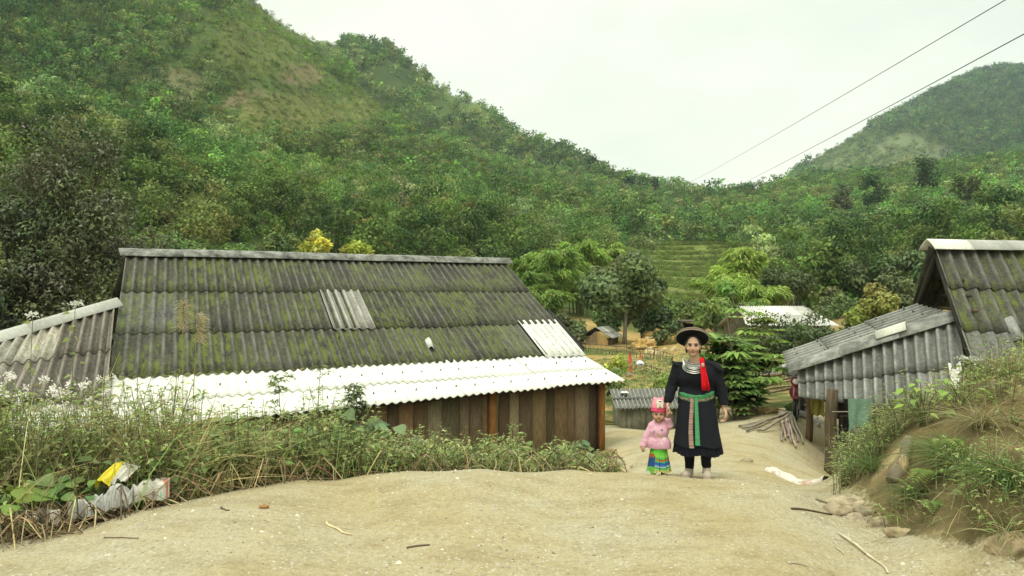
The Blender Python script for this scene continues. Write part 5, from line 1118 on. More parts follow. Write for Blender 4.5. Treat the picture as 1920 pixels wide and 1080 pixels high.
    V, f = rings(prof, 150, pleat=fold); P = V[f].mean(1); a = np.arctan2(P[:, 0]+.012, -P[:, 1]); z = P[:, 2]+.006*np.sin(a*3)
    bands = [(.255, (.10, .42, .05)), (.225, (.16, .52, .06)), (.2, (.2, .55, .1)), (.18, (.1, .38, .08)), (.166, (.45, .08, .05)), (.15, (.1, .42, .1)), (.125, (.04, .12, .4)), (.11, (.07, .2, .5)), (.1, (.55, .62, .5)), (.085, (.05, .3, .2)), (.07, (.2, .5, .08))]
    c = np.tile(np.array([.5, .5, .08]), (len(P), 1))
    for zz, k in bands[::-1]: c[z > zz] = k
    lw = (z <= .07); dots = np.sin(a*40)*np.sin(z*300) > .25; c[lw & dots] = (.62, .6, .42); c[lw & ~dots & (np.sin(a*23) > .5)] = (.35, .2, .05)
    sd_ = (a < -.45) & (z < .21); c[sd_ & (z > .1)] = (.03, .08, .22); c[(a < -.55) & (z < .235) & (z > .195)] = (.4, .1, .04); c[sd_ & (z <= .1)] = (.16, .42, .08); c[(abs(a-.1) < .05) & (z < .2)] *= .5
    mb = MB(); mb.add(V, f, c); mb.build('striped_skirt', M_CLOTH, t, True)
    for a, b_ in (((-.066, .012, .02), (-.077, -.058, .016)), ((.04, 0, .02), (.045, -.07, .016))):
        s = SDF((a[0]-.06, -.12, -.03), (a[0]+.06, .07, .09), .004); s.cap(a, b_, .027, .022, .01); s.cap((a[0], a[1], .05), a, .026, .026, .01); s.below(-.004); sdf_obj(s, 'shoe', M_CLOTH, (.24, .15, .11), t)
build_child()
# ------------------------------------------------------------------ verge plants
def ztop_profile(px):
    """photo row that the tops of the verge plants reach"""
    return np.interp(px, [-300,0,100,200,300,380,430,520,600,650,700,740,800,900,1000,1080,1140,1170], [560,602,630,668,712,752,765,745,730,730,760,800,808,812,818,826,850,868])
GRN1, GRN2, GRN3 = np.array([.27,.345,.12]), np.array([.2,.275,.085]), np.array([.35,.385,.16]); STRAW, BROWN, REDB = np.array([.5,.41,.22]), np.array([.16,.115,.065]), np.array([.24,.17,.1])
def verge_points(n, ylo, yhi):
    px = rng.uniform(-260, 1165, n); u = (px-960)/F
    x0 = np.array([e[0] for e in ((-6.2,2.9),(-4.7,4.0),(-3.2,5),(-2.7,5.7),(-2.2,6.3),(-1.78,6.67),(-.9,6.98),(-.28,7.08),(.5,7.12),(.98,7.2))]); y0 = np.array([2.9,4.0,5,5.7,6.3,6.67,6.98,7.08,7.12,7.2])
    edge = np.interp(u, x0/y0, y0); y = edge+ylo+(yhi-ylo)*rng.uniform(0, 1, n)**1.25; x = u*y
    y = np.minimum(y, 10.6+np.maximum(0, x+2.5)*.9); x = u*y
    if ylo > -.1:      # the litter lies open at the road edge
        far = (px < 250) & (y < edge+.62) & (rng.uniform(0, 1, n) < .93); y = np.where(far, edge+.65+rng.uniform(0, .6, n), y); x = u*y
    return px, x, y, H(x, y)
def cap_height(px, y, z): return (EYE-(ztop_profile(px)-545)/F*y-z)*np.clip(1.02+.75*vnoise(np.asarray(px)/34, np.asarray(y)*1.3, 1, 77), .45, 1.12)
# grass: green and straw blades
mb = MB(); n = 9500
px, x, y, z = verge_points(n, -.06, 3.4); hh = np.clip(cap_height(px, y, z), .12, 1.35)*rng.uniform(.35, 1.0, n)
drier = np.clip((520-px)/500, .12, .62)+np.where(px > 700, .12, 0); isd = rng.uniform(0, 1, n) < drier
col = np.where(isd[:, None], vary(STRAW, n, .25), vary(GRN1, n, .25)); col = np.where((rng.uniform(0, 1, n) < .2)[:, None], vary(REDB, n, .2), col)
d = rnd_unit(n, 0)*np.array([.42, .42, .1])+np.array([.05, -.03, 1.0]); wind = np.where(px < 330, .35, 0); d[:, 0] += wind*rng.uniform(-1, 1.2, n)
mb.blades(np.stack([x, y, z-.03], 1), d, hh, rng.uniform(.004, .009, n), col, rng.uniform(.1, .75, n))
tag(mb.build('verge_grass', M_LEAF), 'tangled green and straw grass covering the roadside bank before the house', 'grass', None, 'stuff')
# leafy herbs: stems with many small leaves
def herbs(n, ylo, yhi, sel=None, leafn=(10, 26), ll=(.035, .08), cols=(GRN1, GRN2, GRN3), white=0.0, stemc=(.2, .19, .095), frac=(.5, 1.0), hmax=1.2, pts=None, spread=.10, cap=None):
    L, S, Wt = MB(), MB(), MB()
    if pts is None: px, x, y, z = verge_points(n, ylo, yhi)
    else: px, x, y, z = pts
    keep = np.ones(len(px), bool) if sel is None else sel(px, x, y)
    capf = cap or cap_height
    for px_, x_, y_, z_ in zip(px[keep], x[keep], y[keep], z[keep]):
        h = min(hmax, max(.12, float(capf(px_, y_, z_))))*rng.uniform(*frac)
        ln = np.array([rng.normal(0, .16), rng.normal(0, .12)])*h; k = np.linspace(0, 1, 5); base = np.array([x_, y_, z_-.04])
        pts_ = base+np.stack([ln[0]*k**1.6, ln[1]*k**1.6, h*k], 1); S.tube(pts_, np.linspace(.004, .0015, 5)*(1+h*.3), 4, np.array(stemc)*rng.uniform(.6, 1.4), cap=False)
        m = rng.integers(*leafn); m = int(m*(.5+.6*h)); t = rng.beta(1.7, 1.0, m); p = np.stack([np.interp(t, k, pts_[:, i]) for i in range(3)], 1); a = rng.uniform(0, 2*PI, m)
        out = np.stack([np.cos(a), np.sin(a), rng.uniform(-.1, .7, m)], 1); br = rng.uniform(0, spread, m)[:, None]*h*(1.15-t[:, None]); p = p+out*br
        l = rng.uniform(*ll, m)*(1.1-.4*t); c = vary(cols[rng.integers(len(cols))], m, .22, .08)
        L.leaves(p, out+np.array([0, 0, -.15]), rnd_unit(m)*.35+np.array([0, 0, 1.]), l, l*rng.uniform(.35, .6, m), c, droop=.25)
        if rng.uniform() < white:
            for q in range(rng.integers(1, 4)):
                ctr = pts_[-1]+rng.normal(0, .045, 3)*np.array([1, 1, .5]); f = rng.integers(12, 24)
                Wt.leaves(ctr+rng.normal(0, .013, (f, 3)), rnd_unit(f, .4), rnd_unit(f), .022, .017, vary((.8, .79, .76), f, .08, .02))
    return L, S, Wt
L, S, Wt = herbs(2700, .02, 3.0, leafn=(14, 34), ll=(.04, .095), white=.0, frac=(.3, .97))
tag(L.build('verge_herb_leaves', M_LEAF), 'small green leaves of weeds crowding the roadside bank', 'weeds', None, 'stuff'); tag(S.build('verge_herb_stems', M_STEM), 'thin brownish stems of the weeds on the roadside bank', 'weeds', None, 'stuff')
L, S, Wt = herbs(560, .3, 2.6, sel=lambda px, x, y: (px < 400), leafn=(12, 24), stemc=(.2, .22, .1), white=.3, frac=(.75, 1.03), cols=(GRN3, GRN1))
a = tag(Wt.build('white_weed_flowers', M_LEAF), 'small white flower heads scattered over the weeds at the left', 'flowers', None, 'stuff'); tag(L.build('flowering_weeds', M_LEAF), 'flowering weeds with light green leaves in front of the side roof', 'weeds', None, 'stuff'); S.build('stems', M_STEM, None)
o = bpy.data.objects['stems']; tag(o, 'upright stems of the flowering weeds at the left', 'weeds', None, 'stuff'); o.name = 'flowering_weed_stems'
# dry brown tangle along the foot of the bank
mb = MB()
for i in range(950):
    px_, x_, y_, z_ = [q[0] for q in verge_points(1, -.12, .7)]
    if px_ > 620 and rng.uniform() < .6: continue
    a = rng.uniform(0, 2*PI); l = rng.uniform(.15, .5); k = np.linspace(0, 1, 5); h = rng.uniform(.02, .22)
    pts = np.stack([x_+l*np.cos(a)*(k-.5)+.03*np.sin(k*5+a), y_+l*np.sin(a)*(k-.5), z_-.02+h*np.sin(PI*k)+.3*h*k], 1); mb.tube(pts, rng.uniform(.0025, .006), 4, vary(BROWN if rng.uniform() < .6 else STRAW*.8, 1, .3)[0], cap=False)
tag(mb.build('dry_stalks', M_STEM), 'dry brown fallen stalks tangled along the edge of the road', 'dry stalks', None, 'stuff')
# broad leaved plants that stand out
def broad_plant(name, label, base, h, n, size, col, cat='plant', stalks=5, spread=.35, group=None, shape=.85):
    t = empty(name, base, label, cat, group); S, L = MB(), MB()
    for i in range(n):
        a = rng.uniform(0, 2*PI); r = spread*math.sqrt(rng.uniform(.02, 1)); z = h*rng.uniform(.35, 1.0)*(1-.3*(r/spread)**2); e = np.array([r*math.cos(a), r*math.sin(a)*.8, z]); k = np.linspace(0, 1, 5)[:, None]
        S.tube((1-k)**2*np.array([rng.normal(0, .03), rng.normal(0, .03), 0])+2*k*(1-k)*np.array([e[0]*.35, e[1]*.35, z*.8])+k*k*e, .0035, 4, (.14, .16, .06), cap=False)
        l = size*rng.uniform(.6, 1.2); w = l*shape; dv = np.array([math.cos(a)+rng.normal(0, .4), math.sin(a)-.5+rng.normal(0, .3), rng.uniform(-.7, .1)]); dv /= np.linalg.norm(dv); nn = np.array([rng.normal(0, .3), -.35, 1.0]); sx = np.cross(dv, nn); sx /= np.linalg.norm(sx); up = np.cross(sx, dv)
        prof = [(-.06, .0), (-.02, .3), (.16, .5), (.42, .46), (.7, .26), (1.0, .0)]
        V = [];
        for q, hw in prof: V += [e+dv*l*q-sx*hw*w+up*.12*hw*w*2, e+dv*l*q-up*.0+[0, 0, -.1*l*q*q], e+dv*l*q+sx*hw*w+up*.12*hw*w*2]
        f = []
        for q in range(5): f += [[q*3, q*3+1, q*3+4, q*3+3], [q*3+1, q*3+2, q*3+5, q*3+4]]
        L.add(V, f, vary(col, 1, .2, .08)[0])
    S.build('stalks', M_STEM, t); L.build('leaves', M_LEAF, t); return t
for px, Y, h, n, sz, c, sp, lab in ((40, 5.6, .5, 26, .13, (.2,.3,.1), .34, 'bright broad leaved vine at the bottom left above the litter'), (110, 5.75, .45, 22, .12, (.19,.3,.1), .3, 'broad leaved plant right of the bright vine, over the litter'), (15, 5.3, .42, 12, .16, (.17,.25,.05), .22, 'large soft leaved plant cut by the left picture edge'), (60, 6.3, .62, 22, .12, (.2,.29,.1), .4, 'pale green broad leaves behind the bright vine'),
        (240, 6.1, .35, 14, .1, (.16,.25,.08), .25, 'small broad leaved weed behind the yellow packet'), (640, 7.9, 1.0, 15, .17, (.2,.28,.14), .42, 'grey green large leaved shrub under the white eave'), (700, 8.1, .85, 11, .2, (.22,.3,.16), .5, 'long leaved grey green shrub reaching towards the plank wall'), (880, 7.75, .42, 16, .12, (.1,.17,.08), .14, 'dark green rosette plant on the crest before the wall'), (1075, 7.75, .42, 10, .14, (.2,.27,.13), .3, 'flat leaved pale plant near the right end of the wall'), (1010, 7.8, .45, 12, .1, (.17,.24,.07), .25, 'light leafy weed before the right plank wall'), (1040, 7.5, .25, 12, .09, (.15,.22,.07), .2, 'low leafy weed on the crest left of the corner post')):
    g = on_ground(px, Y, .02); broad_plant('broadleaf_weed', lab, g, h, n, sz, c, spread=sp)
for px, Y, h, n, sz, c, lab in ((290, 6.3, .5, 26, .09, (.24,.33,.11), 'leafy weed right of the yellow packet'), (330, 6.6, .6, 26, .085, (.2,.28,.09), 'leafy weed under the left end of the white eave'), (400, 6.75, .5, 24, .09, (.25,.34,.12), 'light leafy weed at the road edge below the grass plumes'), (440, 7.1, .75, 30, .09, (.22,.31,.1), 'tall leafy weed left of the white eave corner'), (480, 6.9, .5, 24, .08, (.27,.35,.12), 'pale leafy weed low on the road edge'), (520, 7.15, .6, 26, .095, (.2,.3,.09), 'leafy weed under the drooping tall weed'), (560, 7.2, .5, 24, .08, (.24,.32,.11), 'leafy weed below the bare weed stem'), (610, 7.4, .6, 28, .085, (.21,.3,.1), 'leafy weed below the hemp leaved weeds'), (660, 7.5, .55, 26, .085, (.25,.33,.11), 'leafy weed before the first visible planks'), (180, 6.2, .55, 26, .095, (.23,.33,.11), 'leafy weed directly behind the yellow packet'), (140, 6.5, .8, 26, .09, (.26,.34,.13), 'leafy weed among the white flowers'), (760, 7.5, .3, 18, .06, (.24,.32,.11), 'small leafy weed before the left planks')):
    g = on_ground(px, Y-.3, .02); broad_plant('leafy_weed', lab, g, h*.95, n+14, sz*1.25, np.array(c)*.85, spread=.22, shape=.68)
# tall mugwort-like weeds against the white roof
def tall_weed(label, px, Y, top, leafy_n, ll, lean=0.0, col=GRN2, side=.16, bare=.0, stem=(.1, .09, .06)):
    g, h = span(px, top, Y); t = empty('tall_weed', g, label, 'weed'); S, L = MB(), MB(); k = np.linspace(0, 1, 8)
    pts = np.stack([lean*k**1.5+.02*np.sin(k*6), 0*k, h*k], 1); S.tube(pts, np.linspace(.009, .003, 8), 5, stem, cap=False)
    for b_ in range(int(leafy_n/14)):
        tt = bare+(1-bare)*rng.beta(1.6, 1); p = np.array([np.interp(tt, k, pts[:, i]) for i in range(3)]); a = rng.uniform(0, 2*PI); l = side*rng.uniform(.5, 1.1)*(1.2-tt*.6); e = p+np.array([math.cos(a)*l, math.sin(a)*l, l*.6])
        S.tube([p, (p+e)/2+[0, 0, .02], e], .0025, 4, np.array(stem), cap=False); m = 14; q = rng.uniform(.2, 1, (m, 1)); aa = rng.uniform(0, 2*PI, m)
        L.leaves(p+(e-p)*q, np.stack([np.cos(aa), np.sin(aa), rng.uniform(-.6, .3, m)], 1)+(e-p)/l*.6, rnd_unit(m)*.5+[0, 0, 1.], ll*rng.uniform(.6, 1.3, m), ll*.22, vary(col, m, .22, .08), droop=.3)
    S.build('stem', M_STEM, t); L.build('leaves', M_LEAF, t)
for px, Y, top, n, ll, ln, c, lab, bare in ((540, 7.4, 715, 240, .09, -.08, GRN1, 'tall leafy weed with drooping narrow leaves before the white eave', .3), (598, 7.6, 694, 60, .06, .02, GRN2, 'thin nearly bare weed stem rising across the white eave', .75), (655, 7.9, 728, 300, .11, .05, (.12,.17,.07), 'bushy hemp leaved weed before the white eave', .35), (675, 8.0, 745, 160, .1, -.03, (.13,.19,.07), 'shorter hemp leaved weed beside the bushy one', .3), (378, 7.2, 735, 70, .1, .02, GRN1, 'single leafy sprig before the left end of the white eave', .5), (500, 7.3, 770, 160, .08, 0, GRN1, 'leafy weed left of the drooping tall weed', .2), (575, 7.3, 775, 160, .08, .03, GRN3, 'leafy weed just right of the drooping tall weed', .2), (965, 7.8, 790, 140, .05, 0, GRN1, 'feathery weed before the planks right of the middle post', .1), (830, 7.7, 800, 140, .05, .02, (.2,.19,.09), 'feathery brownish weed before the middle of the wall', .1), (770, 7.8, 805, 150, .06, 0, GRN1, 'feathery weed where the plank wall comes into view', .1), (1040, 7.7, 795, 110, .05, 0, GRN3, 'slender light weed before the right planks', .1)):
    tall_weed(lab, px, Y, top, n, ll, ln, c, bare=bare)
def wisps(mbl, mbs, x, y, z, h, n, col): pass
# plume grass in front of the roof
for px, Y, top, tilt, lab in ((342, 7.0, 566, .01, 'taller pampas-like grass plume standing before the mossy roof'), (358, 7.0, 590, .06, 'shorter curved grass plume leaning right before the mossy roof')):
    g, h = span(px, top, Y); t = empty('plume_grass', g, lab, 'grass plume'); S, L = MB(), MB(); k = np.linspace(0, 1, 8); pts = np.stack([tilt*k**2+.0*k, 0*k, h*k], 1); S.tube(pts, np.linspace(.006, .002, 8), 5, (.26, .22, .1), cap=False)
    n = 240; tt = rng.uniform(0, 1, n); p = np.stack([np.interp(1-.20*tt/h*1.2, k, pts[:, 0]), 0*tt, h-.24*tt], 1); d = np.stack([rng.uniform(.1, 1.0, n)*(1 if tilt > .03 else rng.choice([-.5, 1], n)), rng.normal(0, .4, n), rng.uniform(-.2, 1.0, n)], 1)
    L.blades(p, d, rng.uniform(.05, .11, n), .004, vary((.55, .45, .3), n, .12, .04), .7, seg=2); S.build('stalk', M_STEM, t); L.build('plume', M_LEAF, t)
# long dry grass leaning over the eave at the left
mb = MB(); n = 800; px = rng.uniform(-60, 430, n); Y = rng.uniform(6.2, 7.6, n); x = (px-960)/F*Y; z = H(x, Y); h = np.clip(EYE-(ztop_profile(px)-578+rng.uniform(-25, 60, n))/F*Y-z, .3, 1.7); d = np.stack([rng.normal(.35, .5, n), rng.normal(0, .2, n), np.full(n, 1.0)], 1)
mb.blades(np.stack([x, Y, z-.03], 1), d, h*1.15, rng.uniform(.006, .012, n), vary((.55, .46, .22), n, .2, .06), rng.uniform(.3, .8, n), seg=6)
tag(mb.build('long_straw_grass', M_LEAF), 'long straw coloured grass leaning over the left roof corner', 'grass', None, 'stuff')
# ---- right bank plants
def bank_points(n):
    x = rng.uniform(2.6, 6.4, n); y = rng.uniform(4.2, 9.5, n); k = ~roadness(x, y) & ((y > 5.7) | (H(x, y) > .12) | (rng.uniform(0, 1, n) < .25)) & (x > 2.55+.1*vnoise(x, y, .4, 5)); x, y = x[k], y[k]; return x, y, H(x, y)
x, y, z = bank_points(9000); px = 960+F*x/y; py = 540-(z-EYE)/y*F; n = len(x); dens = (vnoise(x, y, .6, 14) > -.06) & (rng.uniform(0, 1, n) < .8); x, y, z, px = x[dens], y[dens], z[dens], px[dens]; n = len(x)
mb = MB(); d = rnd_unit(n)*np.array([.7, .6, .2])+np.array([-.15, -.15, .9]); isd = rng.uniform(0, 1, n) < .42
mb.blades(np.stack([x, y, z-.02], 1), d, rng.uniform(.1, .5, n), rng.uniform(.004, .009, n), np.where(isd[:, None], vary(STRAW*.85, n, .25), vary(GRN1*.95, n, .25)), rng.uniform(.3, 1.0, n))
tag(mb.build('bank_grass', M_LEAF), 'short green and dry grass on the earth bank at the right', 'grass', None, 'stuff')
x, y, z = bank_points(1700); k = (vnoise(x, y, .6, 14) > -.03); x, y, z = x[k], y[k], z[k]
L, S, Wt = herbs(0, 0, 0, pts=(960+F*x/y, x, y, z), leafn=(12, 28), ll=(.03, .07), hmax=.4, frac=(.4, 1.0), white=.03, spread=.3, cap=lambda a, b_, c: .42)
tag(L.build('bank_weed_leaves', M_LEAF), 'small weeds covering the earth bank at the right', 'weeds', None, 'stuff'); tag(S.build('bank_weed_stems', M_STEM), 'thin stems of the weeds on the right earth bank', 'weeds', None, 'stuff')
# weeds around the post foot and yard edge
n = 700; px = np.concatenate([rng.uniform(1560, 1680, 450), rng.uniform(1600, 1720, 250)]); Y = rng.uniform(6.9, 10.2, n); x = (px-960)/F*Y; k = ~roadness(x, Y) | (rng.uniform(0, 1, n) < .12); px, x, Y = px[k], x[k], Y[k]
L, S, Wt = herbs(0, 0, 0, pts=(px, x, Y, H(x, Y)), leafn=(10, 24), ll=(.03, .06), hmax=.5, frac=(.4, 1), white=.05, spread=.3, cap=lambda a, b_, c: .5)
tag(L.build('yard_edge_weeds', M_LEAF), 'green weeds between the house post and the earth bank', 'weeds', None, 'stuff'); tag(S.build('yard_edge_stems', M_STEM), 'thin stems of the weeds by the house post', 'weeds', None, 'stuff'); a = MB()
def ground_pt(px, py): return ground_at(px, py)
def tuft(label, px, py, n, l, col, bend=(.5, 1.0), w=.006, out=.8):
    g = ground_pt(px, py); t = MB(); d = rnd_unit(n)*np.array([out, out, .2])+np.array([-.2, -.15, .75]); t.blades(rng.normal(0, .05, (n, 3))*[1, 1, .2], d, l*rng.uniform(.5, 1.1, n), w, vary(col, n, .2), rng.uniform(*bend, n), seg=5)
    return tag(t.build('grass_tuft', M_LEAF, loc=g), label, 'grass tuft')
tuft('dense dark green grass tuft hanging over the lowest right boulder', 1900, 905, 420, .42, (.12,.19,.05)); tuft('long arching green grass in the middle of the right bank', 1790, 870, 320, .5, (.15,.21,.06)); tuft('thin dry arching grass near the top of the right bank', 1840, 800, 150, .55, (.32,.28,.14))
tuft('tall pale grass tuft on the skyline of the right bank', 1895, 700, 90, .4, (.36,.31,.17), (.2, .6)); tuft('green grass tuft left of the pale log', 1640, 880, 160, .35, (.14,.2,.06)); tuft('dry grass tuft above the pale log', 1720, 790, 140, .42, (.28,.26,.12)); tuft('green tuft at the foot of the right bank', 1720, 930, 160, .3, (.15,.2,.07)); tuft('light green tuft between the two ferns', 1770, 850, 160, .36, (.18,.24,.07))
def fern(label, px, py, n, l, col):
    g = ground_pt(px, py); t = empty('fern', g, label, 'fern')
    for i in range(n):
        a = -PI/2+rng.uniform(-1.3, 1.3); k = np.linspace(0, 1, 14); ll = l*rng.uniform(.7, 1.1); p = np.stack([ll*k*math.cos(a)*.8, ll*k*math.sin(a)*.8, ll*(.75*k-.75*k*k)+.03], 1); mb = MB(); mb.tube(p, .002, 4, np.array(col)*.7, cap=False)
        tg = np.gradient(p, axis=0); tg /= np.linalg.norm(tg, axis=1)[:, None]; sd_ = np.cross(tg, [0, 0, 1.]); sd_ /= np.linalg.norm(sd_, axis=1)[:, None]
        for s_ in (-1, 1): mb.leaves(p[1:], sd_[1:]*s_+tg[1:]*.45, np.tile([0, -.3, 1.], (13, 1)), ll*.26*np.sin(PI*(.15+.8*k[1:])), ll*.06, vary(col, 13, .1), droop=.15)
        mb.build('frond', M_LEAF, t)
fern('yellow green fern frond cluster in the middle of the right bank', 1745, 900, 4, .36, (.26,.33,.08)); fern('smaller fern beneath the yellow green one on the right bank', 1735, 955, 4, .28, (.2,.28,.08)); fern('fern above the pale log on the right bank', 1770, 840, 3, .32, (.24,.32,.08))
for px, py, h, n, sz, c, sp, lab in ((1735, 800, .42, 30, .085, (.24,.35,.07), .26, 'bright light green leafy plant before the lean-to skirt'), (1800, 770, .3, 22, .07, (.22,.33,.07), .24, 'bright leafy weed to the right of the light green plant'), (1660, 800, .35, 18, .06, (.17,.25,.07), .2, 'leafy weed under the green hanging cloth'), (1895, 800, .16, 10, .06, (.2,.3,.09), .12, 'small leafy sprig on the bare right end of the bank'), (1690, 765, .3, 14, .07, (.19,.28,.08), .16, 'leafy sprig poking up before the broken white sheet')):
    g = ground_pt(px, py); broad_plant('leafy_plant', lab, g, h, n, sz, c, spread=sp, shape=.5)
# white umbel flowers against the roofs
for px, Y, top, lab in ((130, 6.6, 570, 'white flat flower head rising over the pale roof capping'), (50, 6.4, 590, 'white flower head with nodding leaves left of the capping'), (1800, 7.1, 672, 'white flower umbel by the broken white sheet'), (1830, 7.2, 676, 'white flower umbel on the bank beside its twin')):
    g, h = span(px, top, Y); t = empty('white_flower', g, lab, 'flower'); S, L, W2 = MB(), MB(), MB(); k = np.linspace(0, 1, 6); S.tube(np.stack([.05*k*k, 0*k, h*k], 1), .003, 4, (.15, .17, .07), cap=False); W2.leaves(np.array([.05, 0, h])+rng.normal(0, 1, (70, 3))*[.03, .026, .009], rnd_unit(70, .5), rnd_unit(70), .022, .018, vary((.68, .67, .64), 70, .06, .02)); m = 14; L.leaves(np.stack([rng.normal(.03, .03, m), rng.normal(0, .03, m), h*rng.uniform(.55, .97, m)], 1), rnd_unit(m)*[1, 1, .5], rnd_unit(m)+[0, 0, 1.], .07, .035, vary(GRN3, m, .15), droop=.4)
    S.build('stem', M_STEM, t); L.build('leaves', M_LEAF, t); W2.build('flower_head', M_LEAF, t)
# ---- the leafy plants behind the woman
def palmate_plant(label, px, Y, top, stems, seedn, col, ll, spread):
    g, h = span(px, top, Y); t = empty('cassava_plant', g, label, 'plant'); S, L = MB(), MB()
    for i in range(stems):
        a = rng.uniform(0, 2*PI); hh = h*rng.uniform(.5, .98) if i else h; e = np.array([math.cos(a), math.sin(a)*.7, 0])*spread*rng.uniform(.5, 1.15)*(1 if i else .3); k = np.linspace(0, 1, 6)[:, None]; pts = e*k**1.5+np.array([0, 0, 1.])*hh*k; S.tube(pts, np.linspace(.022, .009, 6), 6, (.2, .17, .11), cap=False)
        for j in range(seedn):
            tt = 1-.55*rng.uniform(0, 1)**1.6 if j else 1.0; p = np.array([np.interp(tt, k[:, 0], pts[:, q]) for q in range(3)]); b_ = rng.uniform(0, 2*PI); r = ll*rng.uniform(.5, 1.1)*(.45 if tt > .97 else 1); c0 = p+np.array([math.cos(b_)*r, math.sin(b_)*r, .12*ll+rng.uniform(0, .1)]); S.tube([p, (p+c0)/2+[0, 0, .03], c0], .004, 4, (.3, .16, .1), cap=False)
            m = 9; th = b_+np.linspace(-2.3, 2.3, m); L.leaves(np.tile(c0, (m, 1)), np.stack([np.cos(th), np.sin(th), np.full(m, .1)], 1), np.tile([0, 0, 1.], (m, 1))+rng.normal(0, .15, (m, 3)), ll*rng.uniform(.8, 1.2, m), ll*.36, vary(np.array(col)*rng.uniform(.95, 1.75), m, .1, .06), droop=rng.uniform(.02, .35))
    S.build('stems', M_STEM, t); L.build('leaves', M_LEAF, t)
palmate_plant('tall plant with fans of long drooping leaves right behind the woman', 1385, 15.0, 590, 8, 7, (.2,.29,.08), .33, .7); palmate_plant('plant of long leaf fans behind the woman\'s shoulder', 1345, 15.6, 640, 5, 12, (.11,.18,.06), .28, .4); palmate_plant('yellowish topped leaf fan plant at the right of the group', 1420, 16, 596, 5, 12, (.18,.25,.06), .28, .45)
palmate_plant('low leaf fan plant in front of the firewood pile', 1400, 14.8, 690, 6, 10, (.11,.19,.06), .26, .5); palmate_plant('low leaf fan plant beside the woman\'s arm', 1375, 14.6, 715, 5, 10, (.13,.2,.06), .24, .35)
# garden weeds in the middle distance
n = 900; px = rng.uniform(1120, 1470, n); Y = rng.uniform(21, 34, n); x = (px-960)/F*Y; k = (vnoise(x, Y, 2, 33) > -.1); px, x, Y = px[k], x[k], Y[k]
L, S, Wt = herbs(0, 0, 0, pts=(px, x, Y, H(x, Y)), leafn=(10, 20), ll=(.1, .2), hmax=.7, frac=(.4, 1), spread=.5, white=.04, cap=lambda a, b_, c: .7)
tag(L.build('garden_greens', M_LEAF), 'low green garden plants between the shed and the fence', 'plants', None, 'stuff'); tag(S.build('garden_stems', M_STEM), 'thin stems of the garden plants behind the shed', 'plants', None, 'stuff')
big_tree('bush', 'yellow flowered weed bush left of the bamboo fence corner', 1160, 668, 712, 56, 25, 500, .13, (.26,.3,.06), 8, .03, cat='bush'); big_tree('bush', 'green weeds between shed roof and house corner', 1150, 690, 740, 46, 22.5, 500, .11, (.16,.24,.06), 8, .03, cat='bush'); big_tree('bush', 'bright green hedge strip above the grey shed roof', 1250, 700, 735, 90, 23, 700, .11, (.2,.28,.06), 8, .03, cat='bush')
big_tree('bush', 'dark bush hanging over the yellow bank under the hat', 1270, 602, 640, 70, 45, 900, .26, (.1,.14,.06), 9, .04, cat='bush')
# ------------------------------------------------------------------ things lying and hanging about
M_PLASTIC = by_attr('plastic sheet', .4, 9, .12, (1, 1, 1), .25, .4, .01); M_RAG = by_attr('rag', .9, 25, .15, (1, 1, 1), .3, .1)
M_STONE = by_attr('stone', .9, 11, .35, (1, 1, 1), .7, .15, .02); M_CLAY = by_attr('clay', .95, 7, .45, (1, 1, .5), .6, .08, .02)
def lump(mb, c, r, amp=.25, ns=1.0, col=(1, 1, 1), seed=0, n=20, m=28, flat_bottom=None, colf=None):
    th = np.linspace(0, PI, n); ph = np.linspace(0, 2*PI, m, endpoint=False); T, P = np.meshgrid(th, ph, indexing='ij')
    d = np.stack([np.sin(T)*np.cos(P), np.sin(T)*np.sin(P), np.cos(T)], -1)
    q = 1+amp*(vnoise(d[..., 0]*2+seed, d[..., 1]*2+d[..., 2]*1.3, ns, 3)*1.6+vnoise(d[..., 0]*5-d[..., 2]*4+seed, d[..., 1]*5+d[..., 2]*3, ns, 4)*.8+vnoise(d[..., 0]*11+d[..., 2]*9+seed, d[..., 1]*11-d[..., 2]*7, ns, 7)*.35)
    V = d*q[..., None]*np.array(r); V = V.reshape(-1, 3)
    if flat_bottom is not None: V[:, 2] = np.maximum(V[:, 2], -flat_bottom*r[2])
    i, j = np.meshgrid(np.arange(n-1), np.arange(m), indexing='ij'); i = i.ravel(); j = j.ravel(); f = np.stack([i*m+j, (i+1)*m+j, (i+1)*m+(j+1) % m, i*m+(j+1) % m], 1)
    cc = np.array(col)
    if colf is not None: cc = colf(V[f].mean(1))
    return mb.add(V+np.asarray(c), f, cc)
def solid(name, label, cat, mb, mat, loc, group=None, rz=0, smooth=True):
    o = tag(mb.build(name, mat, None, smooth, loc), label, cat, group); o.rotation_euler = (0, 0, rz); return o
